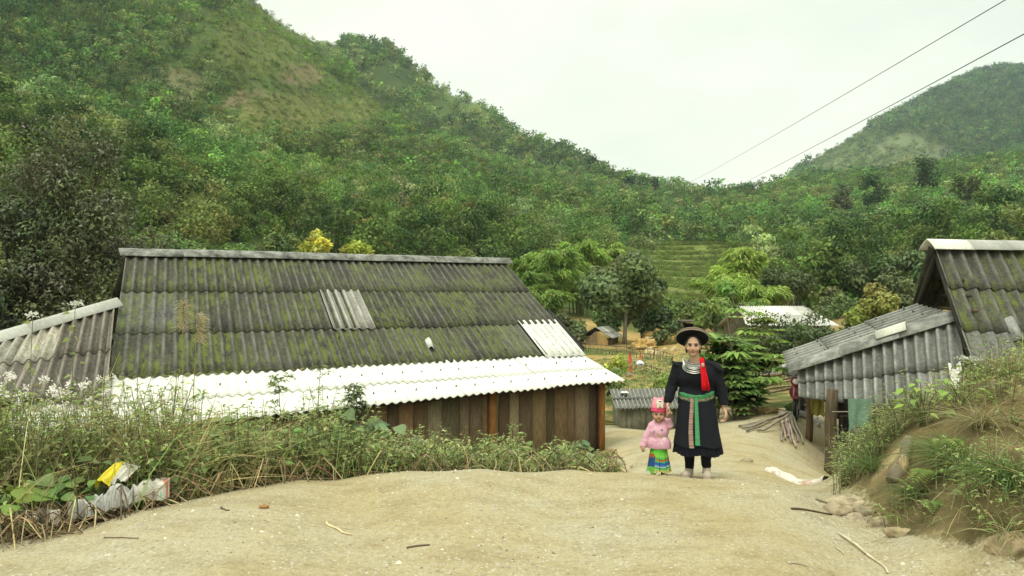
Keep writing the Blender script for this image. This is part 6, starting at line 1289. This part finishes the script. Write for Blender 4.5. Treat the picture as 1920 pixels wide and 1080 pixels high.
def cloth_sheet(mb, TL, TR, BL, BR, col, amp=.03, n=18, seed=0, cols=None):
    TL, TR, BL, BR = [np.asarray(q, float) for q in (TL, TR, BL, BR)]; u, v = np.meshgrid(np.linspace(0, 1, n), np.linspace(0, 1, n), indexing='ij'); P = (TL*(1-u)[..., None]+TR*u[..., None])*(1-v)[..., None]+(BL*(1-u)[..., None]+BR*u[..., None])*v[..., None]
    N = np.cross(TR-TL, BL-TL); N /= np.linalg.norm(N); a = (np.sin(u*13+seed+v*1.5)*.6+vnoise(u*5+seed, v*2.2, 1, 9))*amp*(.3+.7*v); Q = P+N*a[..., None]+np.array([0, 0, 1.])*(vnoise(u*4+seed, v*0, 1, 2)*.06*v)[..., None]
    i, j = np.meshgrid(np.arange(n-1), np.arange(n-1), indexing='ij'); i = i.ravel(); j = j.ravel(); f = np.stack([i*n+j, i*n+j+1, (i+1)*n+j+1, (i+1)*n+j], 1)
    mb.add(np.concatenate([Q.reshape(-1, 3)+N*.004, Q.reshape(-1, 3)-N*.004]), np.concatenate([f, f[:, ::-1]+n*n]), col if cols is None else np.concatenate([cols(u.ravel()[f[:, 0]], v.ravel()[f[:, 0]])]*2))
# power lines
for (a, c, lab) in (((1276, 350, 150), (2130, -145, 14), 'upper power line crossing the sky to the top right corner'), ((1330, 372, 150), (2150, -60, 12), 'lower power line crossing the sky above the right hill')):
    p0, p1 = at(*a), at(*c); k = np.linspace(0, 1, 60)[:, None]; pts = p0*(1-k)+p1*k-np.array([0, 0, 1.])*4*k*(1-k)*.25; mb = MB(); mb.tube(pts, .011, 6, (.05, .05, .05)); solid('power_line', lab, 'cable', mb, M_STEM, (0, 0, 0))
# garden fences of split bamboo
def fence(label, pts, h, step, col, rails=(.35, .75), wob=.05):
    P = [on_ground(px, Y) for px, Y in pts]; c = P[0]; t = empty('bamboo_fence', c, label, 'fence'); A, B_ = MB(), MB()
    for p, q in zip(P[:-1], P[1:]):
        n = max(2, int(np.linalg.norm(q-p)/step))
        for i in range(n):
            b_ = p+(q-p)*(i+rng.uniform(-.3, .3))/n; b_[2] = float(H(b_[0], b_[1]))-.1; A.tube([b_-c, b_-c+[rng.normal(0, wob), rng.normal(0, wob), h*rng.uniform(.45, 1.15)]], rng.uniform(.009, .02), 4, vary(col, 1, .35)[0], cap=False)
        for r in rails: B_.tube([p-c+[0, -.03, h*r], q-c+[0, -.03, h*r+rng.normal(0, .04)]], .02, 4, np.array(col)*.9)
    A.build('pickets', M_STEM, t); B_.build('rails', M_STEM, t)
fence('grey brown bamboo picket fence below the plank hut', [(1092, 42), (1160, 40), (1225, 37), (1262, 33)], .62, .16, (.2, .165, .11)); fence('lower dense bamboo fence along the garden plot before the stony bank', [(1165, 33), (1205, 31), (1262, 28), (1300, 27)], .5, .12, (.15, .125, .085), (.2, .45, .7)); fence('short rail fence beside the yellow flowered bush', [(1125, 31), (1170, 30)], .6, .3, (.25, .26, .12), (.6, .8))
fence('upright dry bamboo screen beside the lean-to tip', [(1438, 21), (1482, 20.5)], 1.0, .09, (.36, .25, .11), (.3, .6, .85), .03)
# stony yellow bank behind the garden
colf = lambda base: (lambda C: np.clip(np.array(base)*(1+.5*vnoise(C[:, 0]*4, C[:, 1]*4+C[:, 2]*5, 1, 5)[:, None])*(1+.25*vnoise(C[:, 0]*13, C[:, 2]*13, 1, 6)[:, None]), .02, .9))
for i, (px, py, w, hh, Y, c, lab) in enumerate(((1236, 640, 60, 26, 47, (.42,.27,.09), 'heap of yellow earth and stones behind the garden fence'), (1205, 650, 50, 18, 44, (.45,.3,.11), 'lower yellow earth heap left of the hat'), (1268, 650, 40, 26, 45, (.4,.26,.09), 'yellow earth heap beside the brim of the hat'), (1232, 612, 46, 24, 53, (.2,.18,.14), 'grey overgrown rock above the yellow heap'), (1325, 640, 30, 22, 40, (.38,.27,.12), 'yellow stones between hat and leafy plant'))):
    p = at(px, py, Y); r = w/2/F*Y; mb = MB(); lump(mb, (0, 0, 0), (r, r*.8, hh/F*Y*.8), .5, .8, seed=i*3.1, n=30, m=46, colf=colf(c)); solid('earth_heap', lab, 'earth heap', mb, M_CLAY, [p[0], p[1], float(H(p[0], p[1]))], smooth=False)
mb0 = MB(); lump(mb0, (0, 0, 0), (.22, .18, .14), .45, .9, (.5, .4, .22), 2, 9, 12); rock = None
for i in range(46):
    px, Y = rng.uniform(1185, 1335), rng.uniform(38, 52); p = on_ground(px, Y, -.25 if 1205 < px < 1265 and Y > 43 else .0)
    if rock is None: rock = o = solid('stone', 'pale stone lying in the yellow bank behind the garden', 'stone', mb0, M_STONE, p, 'stones in the yellow bank', smooth=False)
    else: o = copy_tree(rock)
    o.location = p; o.rotation_euler = (rng.uniform(0, 6), rng.uniform(0, 6), rng.uniform(0, 6)); o.scale = [rng.uniform(.5, 1.6)]*3
# bright bits in the garden
p = at(1200, 682, 29); t = empty('hanging_bag', p, 'white plastic bag hanging by a red string in the garden', 'bag'); mb = MB(); lump(mb, (0, 0, 0), (.14, .12, .12), .3, .8, (.75, .75, .76)); lump(mb, (0, 0, -.02), (.15, .11, .06), .2, .8, (.2, .22, .3)); mb.build('bag', M_PLASTIC, t, True); mb = MB(); ribbon(mb, [(0, 0, .1), (.02, 0, .3), (-.02, 0, .5)], (.03, .06, .03), col=(.7, .12, .08)); mb.build('string', M_RAG, t)
p = at(1181, 683, 30); mb = MB(); ribbon(mb, [(0, 0, -.3), (.03, 0, 0), (0, 0, .25), (.01, 0, .5)], (.2, .13, .12, .03), col=(.62, .14, .1)); lump(mb, (0, 0, -.4), (.13, .1, .12), .3, .8, (.5, .35, .36)); solid('red_rag', 'red rag tied to a stake in the garden', 'rag', mb, M_RAG, p)
for px, py, lab in ((1104, 706, 'x'),): pass
p = at(1171, 739, 20.3); mb = MB(); lump(mb, (0, 0, 0), (.1, .12, .03), .4, .8, (.75, .75, .72)); solid('white_rag', 'white rag lying on the grey shed roof', 'rag', mb, M_RAG, p+[0, 0, .04])
# firewood: loose sticks on the yard
def stick(label, a, b, r, col, group=None, bend=.03, name='stick', Ya=None, lift=.02):
    A = np.array(a, float); B_ = np.array(b, float); k = np.linspace(0, 1, 9)[:, None]; s = rng.normal(0, bend, 3); pts = A*(1-k)+B_*k+np.sin(PI*k)*s*[1, 1, .3]+np.sin(3*PI*k)*s[::-1]*.3*[1, 1, .3]; gz = H(pts[:, 0], pts[:, 1])+r*.8+lift; pts[:, 2] = np.maximum(pts[:, 2], gz)
    mb = MB(); c = pts.mean(0); c[2] = pts[:, 2].min(); mb.tube(pts-c, r*(1.1-.35*k[:, 0]), 7, col); return solid(name, label, 'stick', mb, M_BARK, c, group)
G = lambda px, Y, z=0.0: on_ground(px, Y, -z)
for a, b, r, c in ((G(1386, 13.2), G(1474, 13.9, .12), .02, (.2,.17,.13)), (G(1392, 13.0), G(1478, 13.7, .2), .024, (.28,.25,.19)), (G(1404, 13.4), G(1480, 14.0, .1), .018, (.17,.14,.11)), (G(1420, 12.8), G(1482, 13.5, .24), .024, (.3,.27,.2)), (G(1400, 12.7), G(1466, 13.6, .15), .018, (.22,.19,.14))):
    stick('grey dry branch of the bundle lying sideways on the yard', a, b, r, c, 'branches of the sideways firewood bundle')
for i in range(7): stick('pale short branch of the bundle fanning towards the camera', G(1462+i*3, 13.9, .16), G(1466+i*6.5+rng.uniform(-2, 2), 12.5+rng.uniform(-.1, .3), .02), .022, vary((.3, .26, .2), 1, .25)[0], 'branches of the fanned firewood bundle')
for i in range(9): stick('weathered pole in the wood pile behind the motorbike', G(1405+i*4, 17.4+i*.15, .2+i*.07), G(1508+rng.uniform(-8, 6), 15.8+i*.1, .35+i*.07+rng.uniform(0, .1)), .028, vary((.33, .26, .16), 1, .25)[0], 'poles of the wood pile', .02)
# motorbike
def motorbike():
    g = on_ground(1500, 14.5); t = empty('motorbike', g, 'dark red motorbike parked by the wood pile under the roof edge', 'motorbike', None, math.radians(-118)); t.scale = (.8, .8, .8); BLK, RED, GRY = (.02, .02, .022), (.2, .02, .03), (.35, .35, .36)
    # built along local x: front wheel at +x
    for x in (.58, -.58):
        mb = MB(); torus(mb, (0, 0, 0), .225, .042, 0, BLK, 1, 30, 8); V = mb.v[0].copy(); mb.v[0] = np.stack([V[:, 0]+x, V[:, 2], V[:, 1]+.27], 1); w = mb.build('wheel', M_PLASTIC, t, True)
        mb = MB(); torus(mb, (0, 0, 0), .165, .014, 0, GRY, 1, 24, 6); V = mb.v[0].copy(); mb.v[0] = np.stack([V[:, 0]+x, V[:, 2], V[:, 1]+.27], 1)
        for k in range(6): a = k*PI/3; mb.tube([[x, 0, .27], [x+.165*math.cos(a), 0, .27+.165*math.sin(a)]], .012, 4, GRY)
        mb.build('rim', M_PLASTIC, w)
    mb = MB(); mb.tube([[.58, .06, .27], [.42, .06, .75], [.38, .05, .92]], .02, 6, GRY); mb.tube([[.58, -.06, .27], [.42, -.06, .75], [.38, -.05, .92]], .02, 6, GRY); mb.build('fork', M_PLASTIC, t, True)
    mb = MB(); mb.tube([[.32, .34, 1.0], [.38, .12, .97], [.38, -.12, .97], [.32, -.34, 1.0]], .014, 6, BLK); mb.build('handlebar', M_PLASTIC, t, True)
    mb = MB(); lump(mb, (.46, 0, .86), (.11, .13, .12), .1, 1, RED); lump(mb, (.36, 0, .62), (.1, .17, .2), .12, 1, RED); mb.build('fairing', M_PLASTIC, t, True)
    mb = MB(); lump(mb, (.565, 0, .87), (.03, .075, .06), .05, 1, (.75, .75, .72)); mb.build('headlight', M_PLASTIC, t, True)
    mb = MB(); lump(mb, (.62, 0, .52), (.2, .07, .05), .1, 1, RED); mb.build('front_mudguard', M_PLASTIC, t, True)
    mb = MB(); lump(mb, (.05, 0, .44), (.25, .14, .15), .3, 1, (.1, .1, .11)); mb.tube([[.2, .12, .32], [-.2, .14, .28], [-.75, .15, .36]], (.03, .035, .05), 7, GRY); mb.build('engine', M_PLASTIC, t, True)
    mb = MB(); lump(mb, (-.3, 0, .72), (.4, .12, .07), .08, 1, BLK); mb.build('seat', M_PLASTIC, t, True); mb = MB(); lump(mb, (-.42, 0, .6), (.36, .12, .1), .1, 1, RED); mb.tube([[.25, 0, .6], [-.1, 0, .5]], .06, 6, RED); mb.build('body', M_PLASTIC, t, True)
    for s_ in (-1, 1): mb = MB(); mb.tube([[.36, s_*.2, 1.0], [.36, s_*.27, 1.16]], .008, 5, BLK); lump(mb, (.35, s_*.28, 1.18), (.02, .06, .04), .05, 1, (.7, .72, .74) if s_ < 0 else (.1, .1, .11)); mb.build('mirror', M_PLASTIC, t, True)
    mb = MB(); mb.tube([[-.05, .12, .3], [-.12, .26, .02]], .012, 5, BLK); mb.build('kickstand', M_PLASTIC, t)
motorbike()
for px, Y, r, c, lab in ((1500, 14.6, (.2, .12, .06), (.6, .6, .56), 'crumpled pale sheet on the ground before the motorbike'), (1530, 14.2, (.09, .08, .08), (.7, .7, .68), 'small white bag by the house post'), (1492, 15.0, (.16, .1, .13), (.16, .24, .08), 'green leaf heap at the motorbike wheel'), (1438, 14.9, (.22, .12, .07), (.5, .36, .18), 'flat tan stone at the edge of the yard')):
    mb = MB(); lump(mb, (0, 0, 0), r, .6, .8, c, px); solid('bundle' if 'stone' not in lab else 'stone', lab, 'bundle' if 'stone' not in lab else 'stone', mb, M_RAG, on_ground(px, Y, -.04))
# hanging clothes under the lean-to
Yc = 12.6
def hang(name, label, tl, tr, bl, br, Y, col, amp=.03, seed=0):
    mb = MB(); o0 = at(*tl, Y); cloth_sheet(mb, [0, 0, 0], at(*tr, Y)-o0, at(*bl, Y)-o0, at(*br, Y)-o0, col, amp, 20, seed); return solid(name, label, 'cloth', mb, M_RAG, o0)
hang('green_cloth', 'faded green cloth hanging under the lean-to eave', (1590, 747), (1637, 749), (1594, 806), (1634, 803), 11.6, (.17,.29,.215), .03, 1)
hang('yellow_cloth', 'olive yellow cloth hanging left of the thick house post', (1519, 742), (1545, 743), (1520, 778), (1544, 782), 12.9, (.3,.27,.07), .03, 3)
hang('dark_trousers', 'dark garment hanging just right of the thick house post', (1572, 748), (1598, 748), (1572, 828), (1586, 826), 12.3, (.035,.033,.032), .03, 5); hang('black_garment', 'black garment hanging beside the green cloth', (1582, 748), (1606, 748), (1594, 812), (1606, 815), 12.0, (.014,.013,.013), .03, 8); hang('red_scrap', 'small dark red cloth scrap beside the yellow cloth', (1545, 744), (1551, 744), (1546, 757), (1551, 756), 12.8, (.3,.05,.05), .01, 2)
g = at(1610, 832, 11.4); mb = MB(); V, f = lathe([(.0001, 0), (.085, 0), (.105, .2), (.11, .205), (.1, .2), (.082, .015), (.0001, .012)], 20); mb.add(V, f, (.07, .1, .13)); solid('bucket', 'dark blue bucket hanging in front of the rear posts', 'bucket', mb, M_PLASTIC, g)
mb = MB(); p0 = at(1560, 772, 12.0); mb.tube([[0, 0, 0], at(1600, 772, 11.8)-p0-[0, 0, .0], at(1660, 776, 11.4)-p0-[0, 0, .02], at(1700, 790, 11.2)-p0], .008, 5, (.3, .28, .2)); solid('clothes_line', 'thin cord strung between the lean-to posts', 'cord', mb, M_STEM, p0)
# dirty white sack on the roadside
def draped(name, label, pts, w, amp, base, mat, seed=0, blot=None, cat='sack', hgt=.05):
    P = np.array(pts, float); k = np.linspace(0, 1, 40); x = np.interp(k, np.linspace(0, 1, len(P)), P[:, 0]); y = np.interp(k, np.linspace(0, 1, len(P)), P[:, 1]); d = np.gradient(np.stack([x, y], 1), axis=0); nn = np.stack([-d[:, 1], d[:, 0]], 1); nn /= np.linalg.norm(nn, axis=1)[:, None]; s = np.linspace(-1, 1, 22); ww = w*(.75+.5*vnoise(k*5+seed, k*0, 1, 3))*np.clip(np.sin(PI*np.clip(k*.94+.03, 0, 1))*2.2, .25, 1)
    X = x[:, None]+nn[:, 0:1]*s*ww[:, None]; Y = y[:, None]+nn[:, 1:2]*s*ww[:, None]; Z = H(X, Y)+hgt*(1-s[None]**4)*(.6+1.6*np.abs(vnoise(X/.16+seed, Y/.16, 1, 11)))+amp*np.abs(vnoise(X/.07, Y/.07+seed, 1, 12))+.008-.02*(np.abs(s)[None] > .97)
    V = np.stack([X, Y, Z], -1).reshape(-1, 3); c = V.mean(0); i, j = np.meshgrid(np.arange(39), np.arange(21), indexing='ij'); i = i.ravel(); j = j.ravel(); f = np.stack([i*22+j, (i+1)*22+j, (i+1)*22+j+1, i*22+j+1], 1); C = V[f].mean(1); col = np.array(base)*(1+.3*vnoise(C[:, 0]/.1, C[:, 1]/.1, 1, 6))[:, None]
    for b_, (sc, thr, sd_) in (blot or {}).items(): m = vnoise(C[:, 0]/sc, C[:, 1]/sc, 1, sd_) > thr; col[m] = np.array(b_)*(1+.2*rng.normal(0, 1, (m.sum(), 1)))
    mb = MB(); mb.add(V-c, f, np.clip(col, .01, .9)); return solid(name, label, cat, mb, mat, c)
draped('woven_sack', 'flattened dirty white woven sack on the road edge right of the woman', [G(1450, 9.75)[:2], G(1490, 9.2)[:2], G(1548, 8.65)[:2]], .24, .035, (.6, .56, .49), M_RAG, 1, {(.42, .31, .24): (.2, .36, 5), (.06, .055, .05): (.1, .44, 8)}, hgt=.03)
# litter in the left verge
WH = (.55, .52, .5); B0 = {(.08, .07, .06): (.07, .3, 3), (.37, .37, .35): (.15, .26, 7), (.25, .2, .17): (.12, .3, 9)}
for i, (pts, w, c, lab, bl) in enumerate((([(-3.42, 5.4), (-3.05, 5.42)], .1, (.5, .46, .43), 'greyish white plastic bag at the left end of the roadside litter', B0), ([(-3.1, 5.58), (-2.86, 5.6)], .09, (.52, .5, .47), 'crumpled white bag second from the left in the litter', B0), ([(-2.92, 5.6), (-2.68, 5.66)], .1, (.44, .44, .41), 'dirty bluish plastic bag in the middle of the litter', {**B0, (.32, .37, .36): (.12, .25, 2)}), ([(-2.74, 5.76), (-2.5, 5.84)], .09, (.6, .58, .52), 'white plastic bag with faded coloured print at the right end of the litter', {(.5, .2, .15): (.06, .3, 4), (.25, .45, .35): (.07, .3, 6), (.12, .1, .09): (.1, .36, 3)}), ([(-3.6, 5.3), (-3.4, 5.36)], .09, (.5, .47, .42), 'torn white bag cut by the left picture edge', B0))):
    o = draped('plastic_bag', lab, pts, w, .07, c, M_PLASTIC, i*1.7, bl, 'litter', .12); o.location.z += .06
p = at(222, 912, 5.75); mb = MB(); q = [[-.17, 0, 0], [.13, .02, .05], [.17, -.02, .13], [.02, .03, .19]]
cloth_sheet(mb, (-.06, .05, .15), (.02, .05, .17), (-.15, -.05, .03), (-.04, -.05, .02), (.72, .6, .02), .02, 14, 1); cloth_sheet(mb, (.02, .05, .16), (.14, .05, .13), (-.03, -.05, .02), (.06, -.02, .05), (.68, .66, .6), .03, 14, 4); solid('paper_packet', 'torn yellow and white packet in the weeds above the litter', 'litter', mb, M_PLASTIC, [p[0], p[1], p[2]])
# the road surface: stones, twigs
mb = MB(); n = 11000; y = 3.6+rng.uniform(0, 1, n)**1.4*6; x = rng.uniform(-.75, .75, n)*y; k = roadness(x, y) & (vnoise(x, y, .8, 44)+rng.uniform(-.4, .4, n) > .05); x, y = x[k], y[k]; z = H(x, y); tetra = np.array([[1, 0, -.4], [-.5, .87, -.4], [-.5, -.87, -.4], [.1, 0, .6], [-.3, .3, .35]])
for xi, yi, zi in zip(x, y, z):
    r = .004+.017*rng.beta(1.1, 6)*2; a = rng.uniform(0, 6.28); R = np.array([[math.cos(a), -math.sin(a), 0], [math.sin(a), math.cos(a), 0], [0, 0, 1]]); V = tetra*np.array([1, rng.uniform(.6, 1), rng.uniform(.4, .8)])@R.T*r+[xi, yi, zi+r*.1]; mb.add(V, [[0, 1, 4, 3], [1, 2, 4, 4], [2, 0, 3, 4]], vary((.54, .5, .41) if rng.uniform() < .75 else (.25, .2, .13), 1, .2, .04)[0])
tag(mb.build('road_gravel', M_STONE), 'fine pale gravel strewn over the dirt road', 'gravel', None, 'stuff')
def ground_stick(label, a, b, r, col, bend=.02): A, B_ = ground_pt(*a), ground_pt(*b); return stick(label, A, B_, r, col, None, bend, 'twig', lift=.0)
for a, b, r, c, lab in (((612, 982), (660, 1006), .008, (.62,.52,.3), 'pale straw stalk lying in the middle of the road'), ((765, 1031), (806, 1024), .006, (.14,.1,.07), 'dark twig lying right of the pale straw stalk'), ((415, 953), (430, 958), .006, (.12,.09,.06), 'tiny dark twig on the left part of the road'), ((487, 955), (495, 953), .012, (.3,.16,.06), 'brown curled leaf on the left part of the road'), ((195, 1009), (260, 1010), .004, (.16,.12,.08), 'thin dark twig on the road near the verge'), ((1482, 1061), (1512, 1066), .006, (.5,.46,.36), 'pale twig low on the right of the road'), ((1572, 1002), (1665, 1079), .009, (.56,.5,.36), 'long pale dry stick at the foot of the right bank'), ((1484, 957), (1560, 968), .008, (.13,.1,.07), 'dark crooked root left of the stone row'), ((1530, 938), (1575, 952), .009, (.2,.16,.11), 'brown root by the stones at the road edge'), ((1560, 1015), (1580, 1040), .005, (.5,.45,.33), 'short pale twig beside the long pale stick')): ground_stick(lab, a, b, r, c)
g = ground_pt(1650, 1020); mb = MB(); n = 70; a = rng.uniform(0, 2*PI, n); mb.blades(rng.normal(0, .06, (n, 3))*[1.6, 1, .15], np.stack([np.cos(a), np.sin(a)*.6, rng.uniform(.05, .9, n)], 1), rng.uniform(.08, .22, n), .006, vary((.6, .54, .38), n, .12, .04), .4); solid('dead_grass', 'tuft of dead white grass roots on the ground before the right bank', 'dead grass', mb, M_LEAF, g, smooth=False)
for i, (px, py, r, c, lab) in enumerate(((1598, 948, .13, (.5,.42,.28), 'pale flat stone at the road edge below the house post'), (1570, 962, .1, (.44,.36,.24), 'stone left of the pale flat stone'), (1620, 965, .11, (.4,.34,.23), 'rounded stone touching the foot of the right bank'), (1650, 985, .09, (.46,.38,.25), 'small stone in front of the rounded one'), (1600, 975, .07, (.5,.42,.3), 'little stone nearest to the pale dry stick'), (1690, 1000, .08, (.5,.4,.24), 'yellowish stone beside the dead grass tuft'), (1398, 866, .07, (.4,.34,.22), 'small stone on the path right of the woman'), (1170, 872, .11, (.45,.4,.28), 'stone at the corner of the house by the child'), (1195, 874, .08, (.5,.44,.3), 'smaller stone beside the corner stone'), (1150, 868, .13, (.3,.24,.15), 'brown clod under the corner post'), (1370, 772, .22, (.52,.46,.33), 'edging stone of the yard by the woman\'s hand'), (1410, 776, .2, (.5,.43,.3), 'edging stone of the yard right of the first'))):
    g = ground_pt(px, py); mb = MB(); lump(mb, (0, 0, 0), (r*1.25, r*.9, r*.6), .6, .7, np.array(c)*.85, i*2.3, 8, 11); solid('stone', lab, 'stone', mb, M_STONE, g, smooth=False)
BLD = []
# boulders of clay and the pale-ended log on the right bank
for i, (px, py, Y, r, c, lab) in enumerate(((1905, 1035, 4.72, (.17, .15, .11), (.33,.265,.16), 'clay clod at the bottom right corner below the bank'), (1915, 760, 6.9, (.4, .45, .2), (.26,.22,.15), 'bare grey brown earth hump on the right skyline'), (1660, 950, 6.5, (.2, .2, .12), (.3,.25,.16), 'low earth clod at the foot of the right bank'))):
    p = at(px, py, Y); mb = MB(); lump(mb, (0, 0, 0), r, .2, 1.25, seed=i*4.7, n=70, m=100, colf=colf(c)); solid('earth_clod', lab, 'earth clod', mb, M_CLAY, p); BLD.append((p, r))
a, b = ground_pt(1668, 905), ground_pt(1700, 840); a = a+[0, -.05, .02]; b = b+[.0, -.1, .12]; t = empty('log', a, 'short grey log with pale broken end leaning on the right bank', 'log'); mb = MB(); k = np.linspace(0, 1, 8)[:, None]; q = a*(1-k)+b*k-a+np.sin(k*5)*[.03, 0, .02]; mb.tube(q, .05*(1.15-.5*k[:, 0]+.2*np.sin(k[:, 0]*9)), 10, (.22, .18, .13)); mb.build('bark', M_BARK, t, True); mb = MB(); lump(mb, q[2]+[-.01, -.05, .02], (.035, .03, .07), .35, 1, (.55, .42, .24)); mb.build('broken_wood', M_WOOD, t, True)
p = at(1425, 694, 19); mb = MB(); cloth_sheet(mb, (0, 0, 0), (.42, .1, .05), (0, -.2, -.25), (.4, -.1, -.3), (.05, .08, .14), .04, 12, 2); solid('blue_tarp', 'small dark blue tarp beside the dry bamboo screen', 'tarp', mb, M_PLASTIC, p)

mb = MB()
for (c, r) in BLD:
    n = 300; d = rnd_unit(n, .5); d[:, 2] = abs(d[:, 2]); pos = c+d*np.array(r)*.97; k = (d[:, 2] > .45+.5*vnoise(pos[:, 0]*3, pos[:, 1]*3, .5, 6)); pos, d = pos[k], d[k]; n = len(pos)
    mb.blades(pos, d+rnd_unit(n)*.5+[0, -.2, .3], rng.uniform(.06, .26, n), .005, np.where((rng.uniform(0, 1, n) < .45)[:, None], vary(STRAW*.9, n, .2), vary(GRN2, n, .25)), rng.uniform(.4, 1.1, n))
tag(mb.build('clod_grass', M_LEAF), 'grass rooted on the earth clods of the right bank', 'grass', None, 'stuff')
# ------------------------------------------------------------------ the valley's damp air
mb = MB(); mb.box((-1390, -60, -6), (1390, 1392, 420)); hz = mb.build('haze', [])
hm = bpy.data.materials.new('damp air'); hm.use_nodes = True; hn = hm.node_tree
for n in list(hn.nodes):
    if n.type != 'OUTPUT_MATERIAL': hn.nodes.remove(n)
pv = hn.nodes.new('ShaderNodeVolumePrincipled'); pv.inputs['Color'].default_value = (.68, .83, 1.0, 1); pv.inputs['Density'].default_value = .0002; pv.inputs['Anisotropy'].default_value = .2
hn.links.new(pv.outputs[0], hn.nodes['Material Output'].inputs['Volume'])
hz.data.materials.append(hm); tag(hz, 'thin bluish damp air over the whole valley and mountains', 'haze', None, 'stuff')
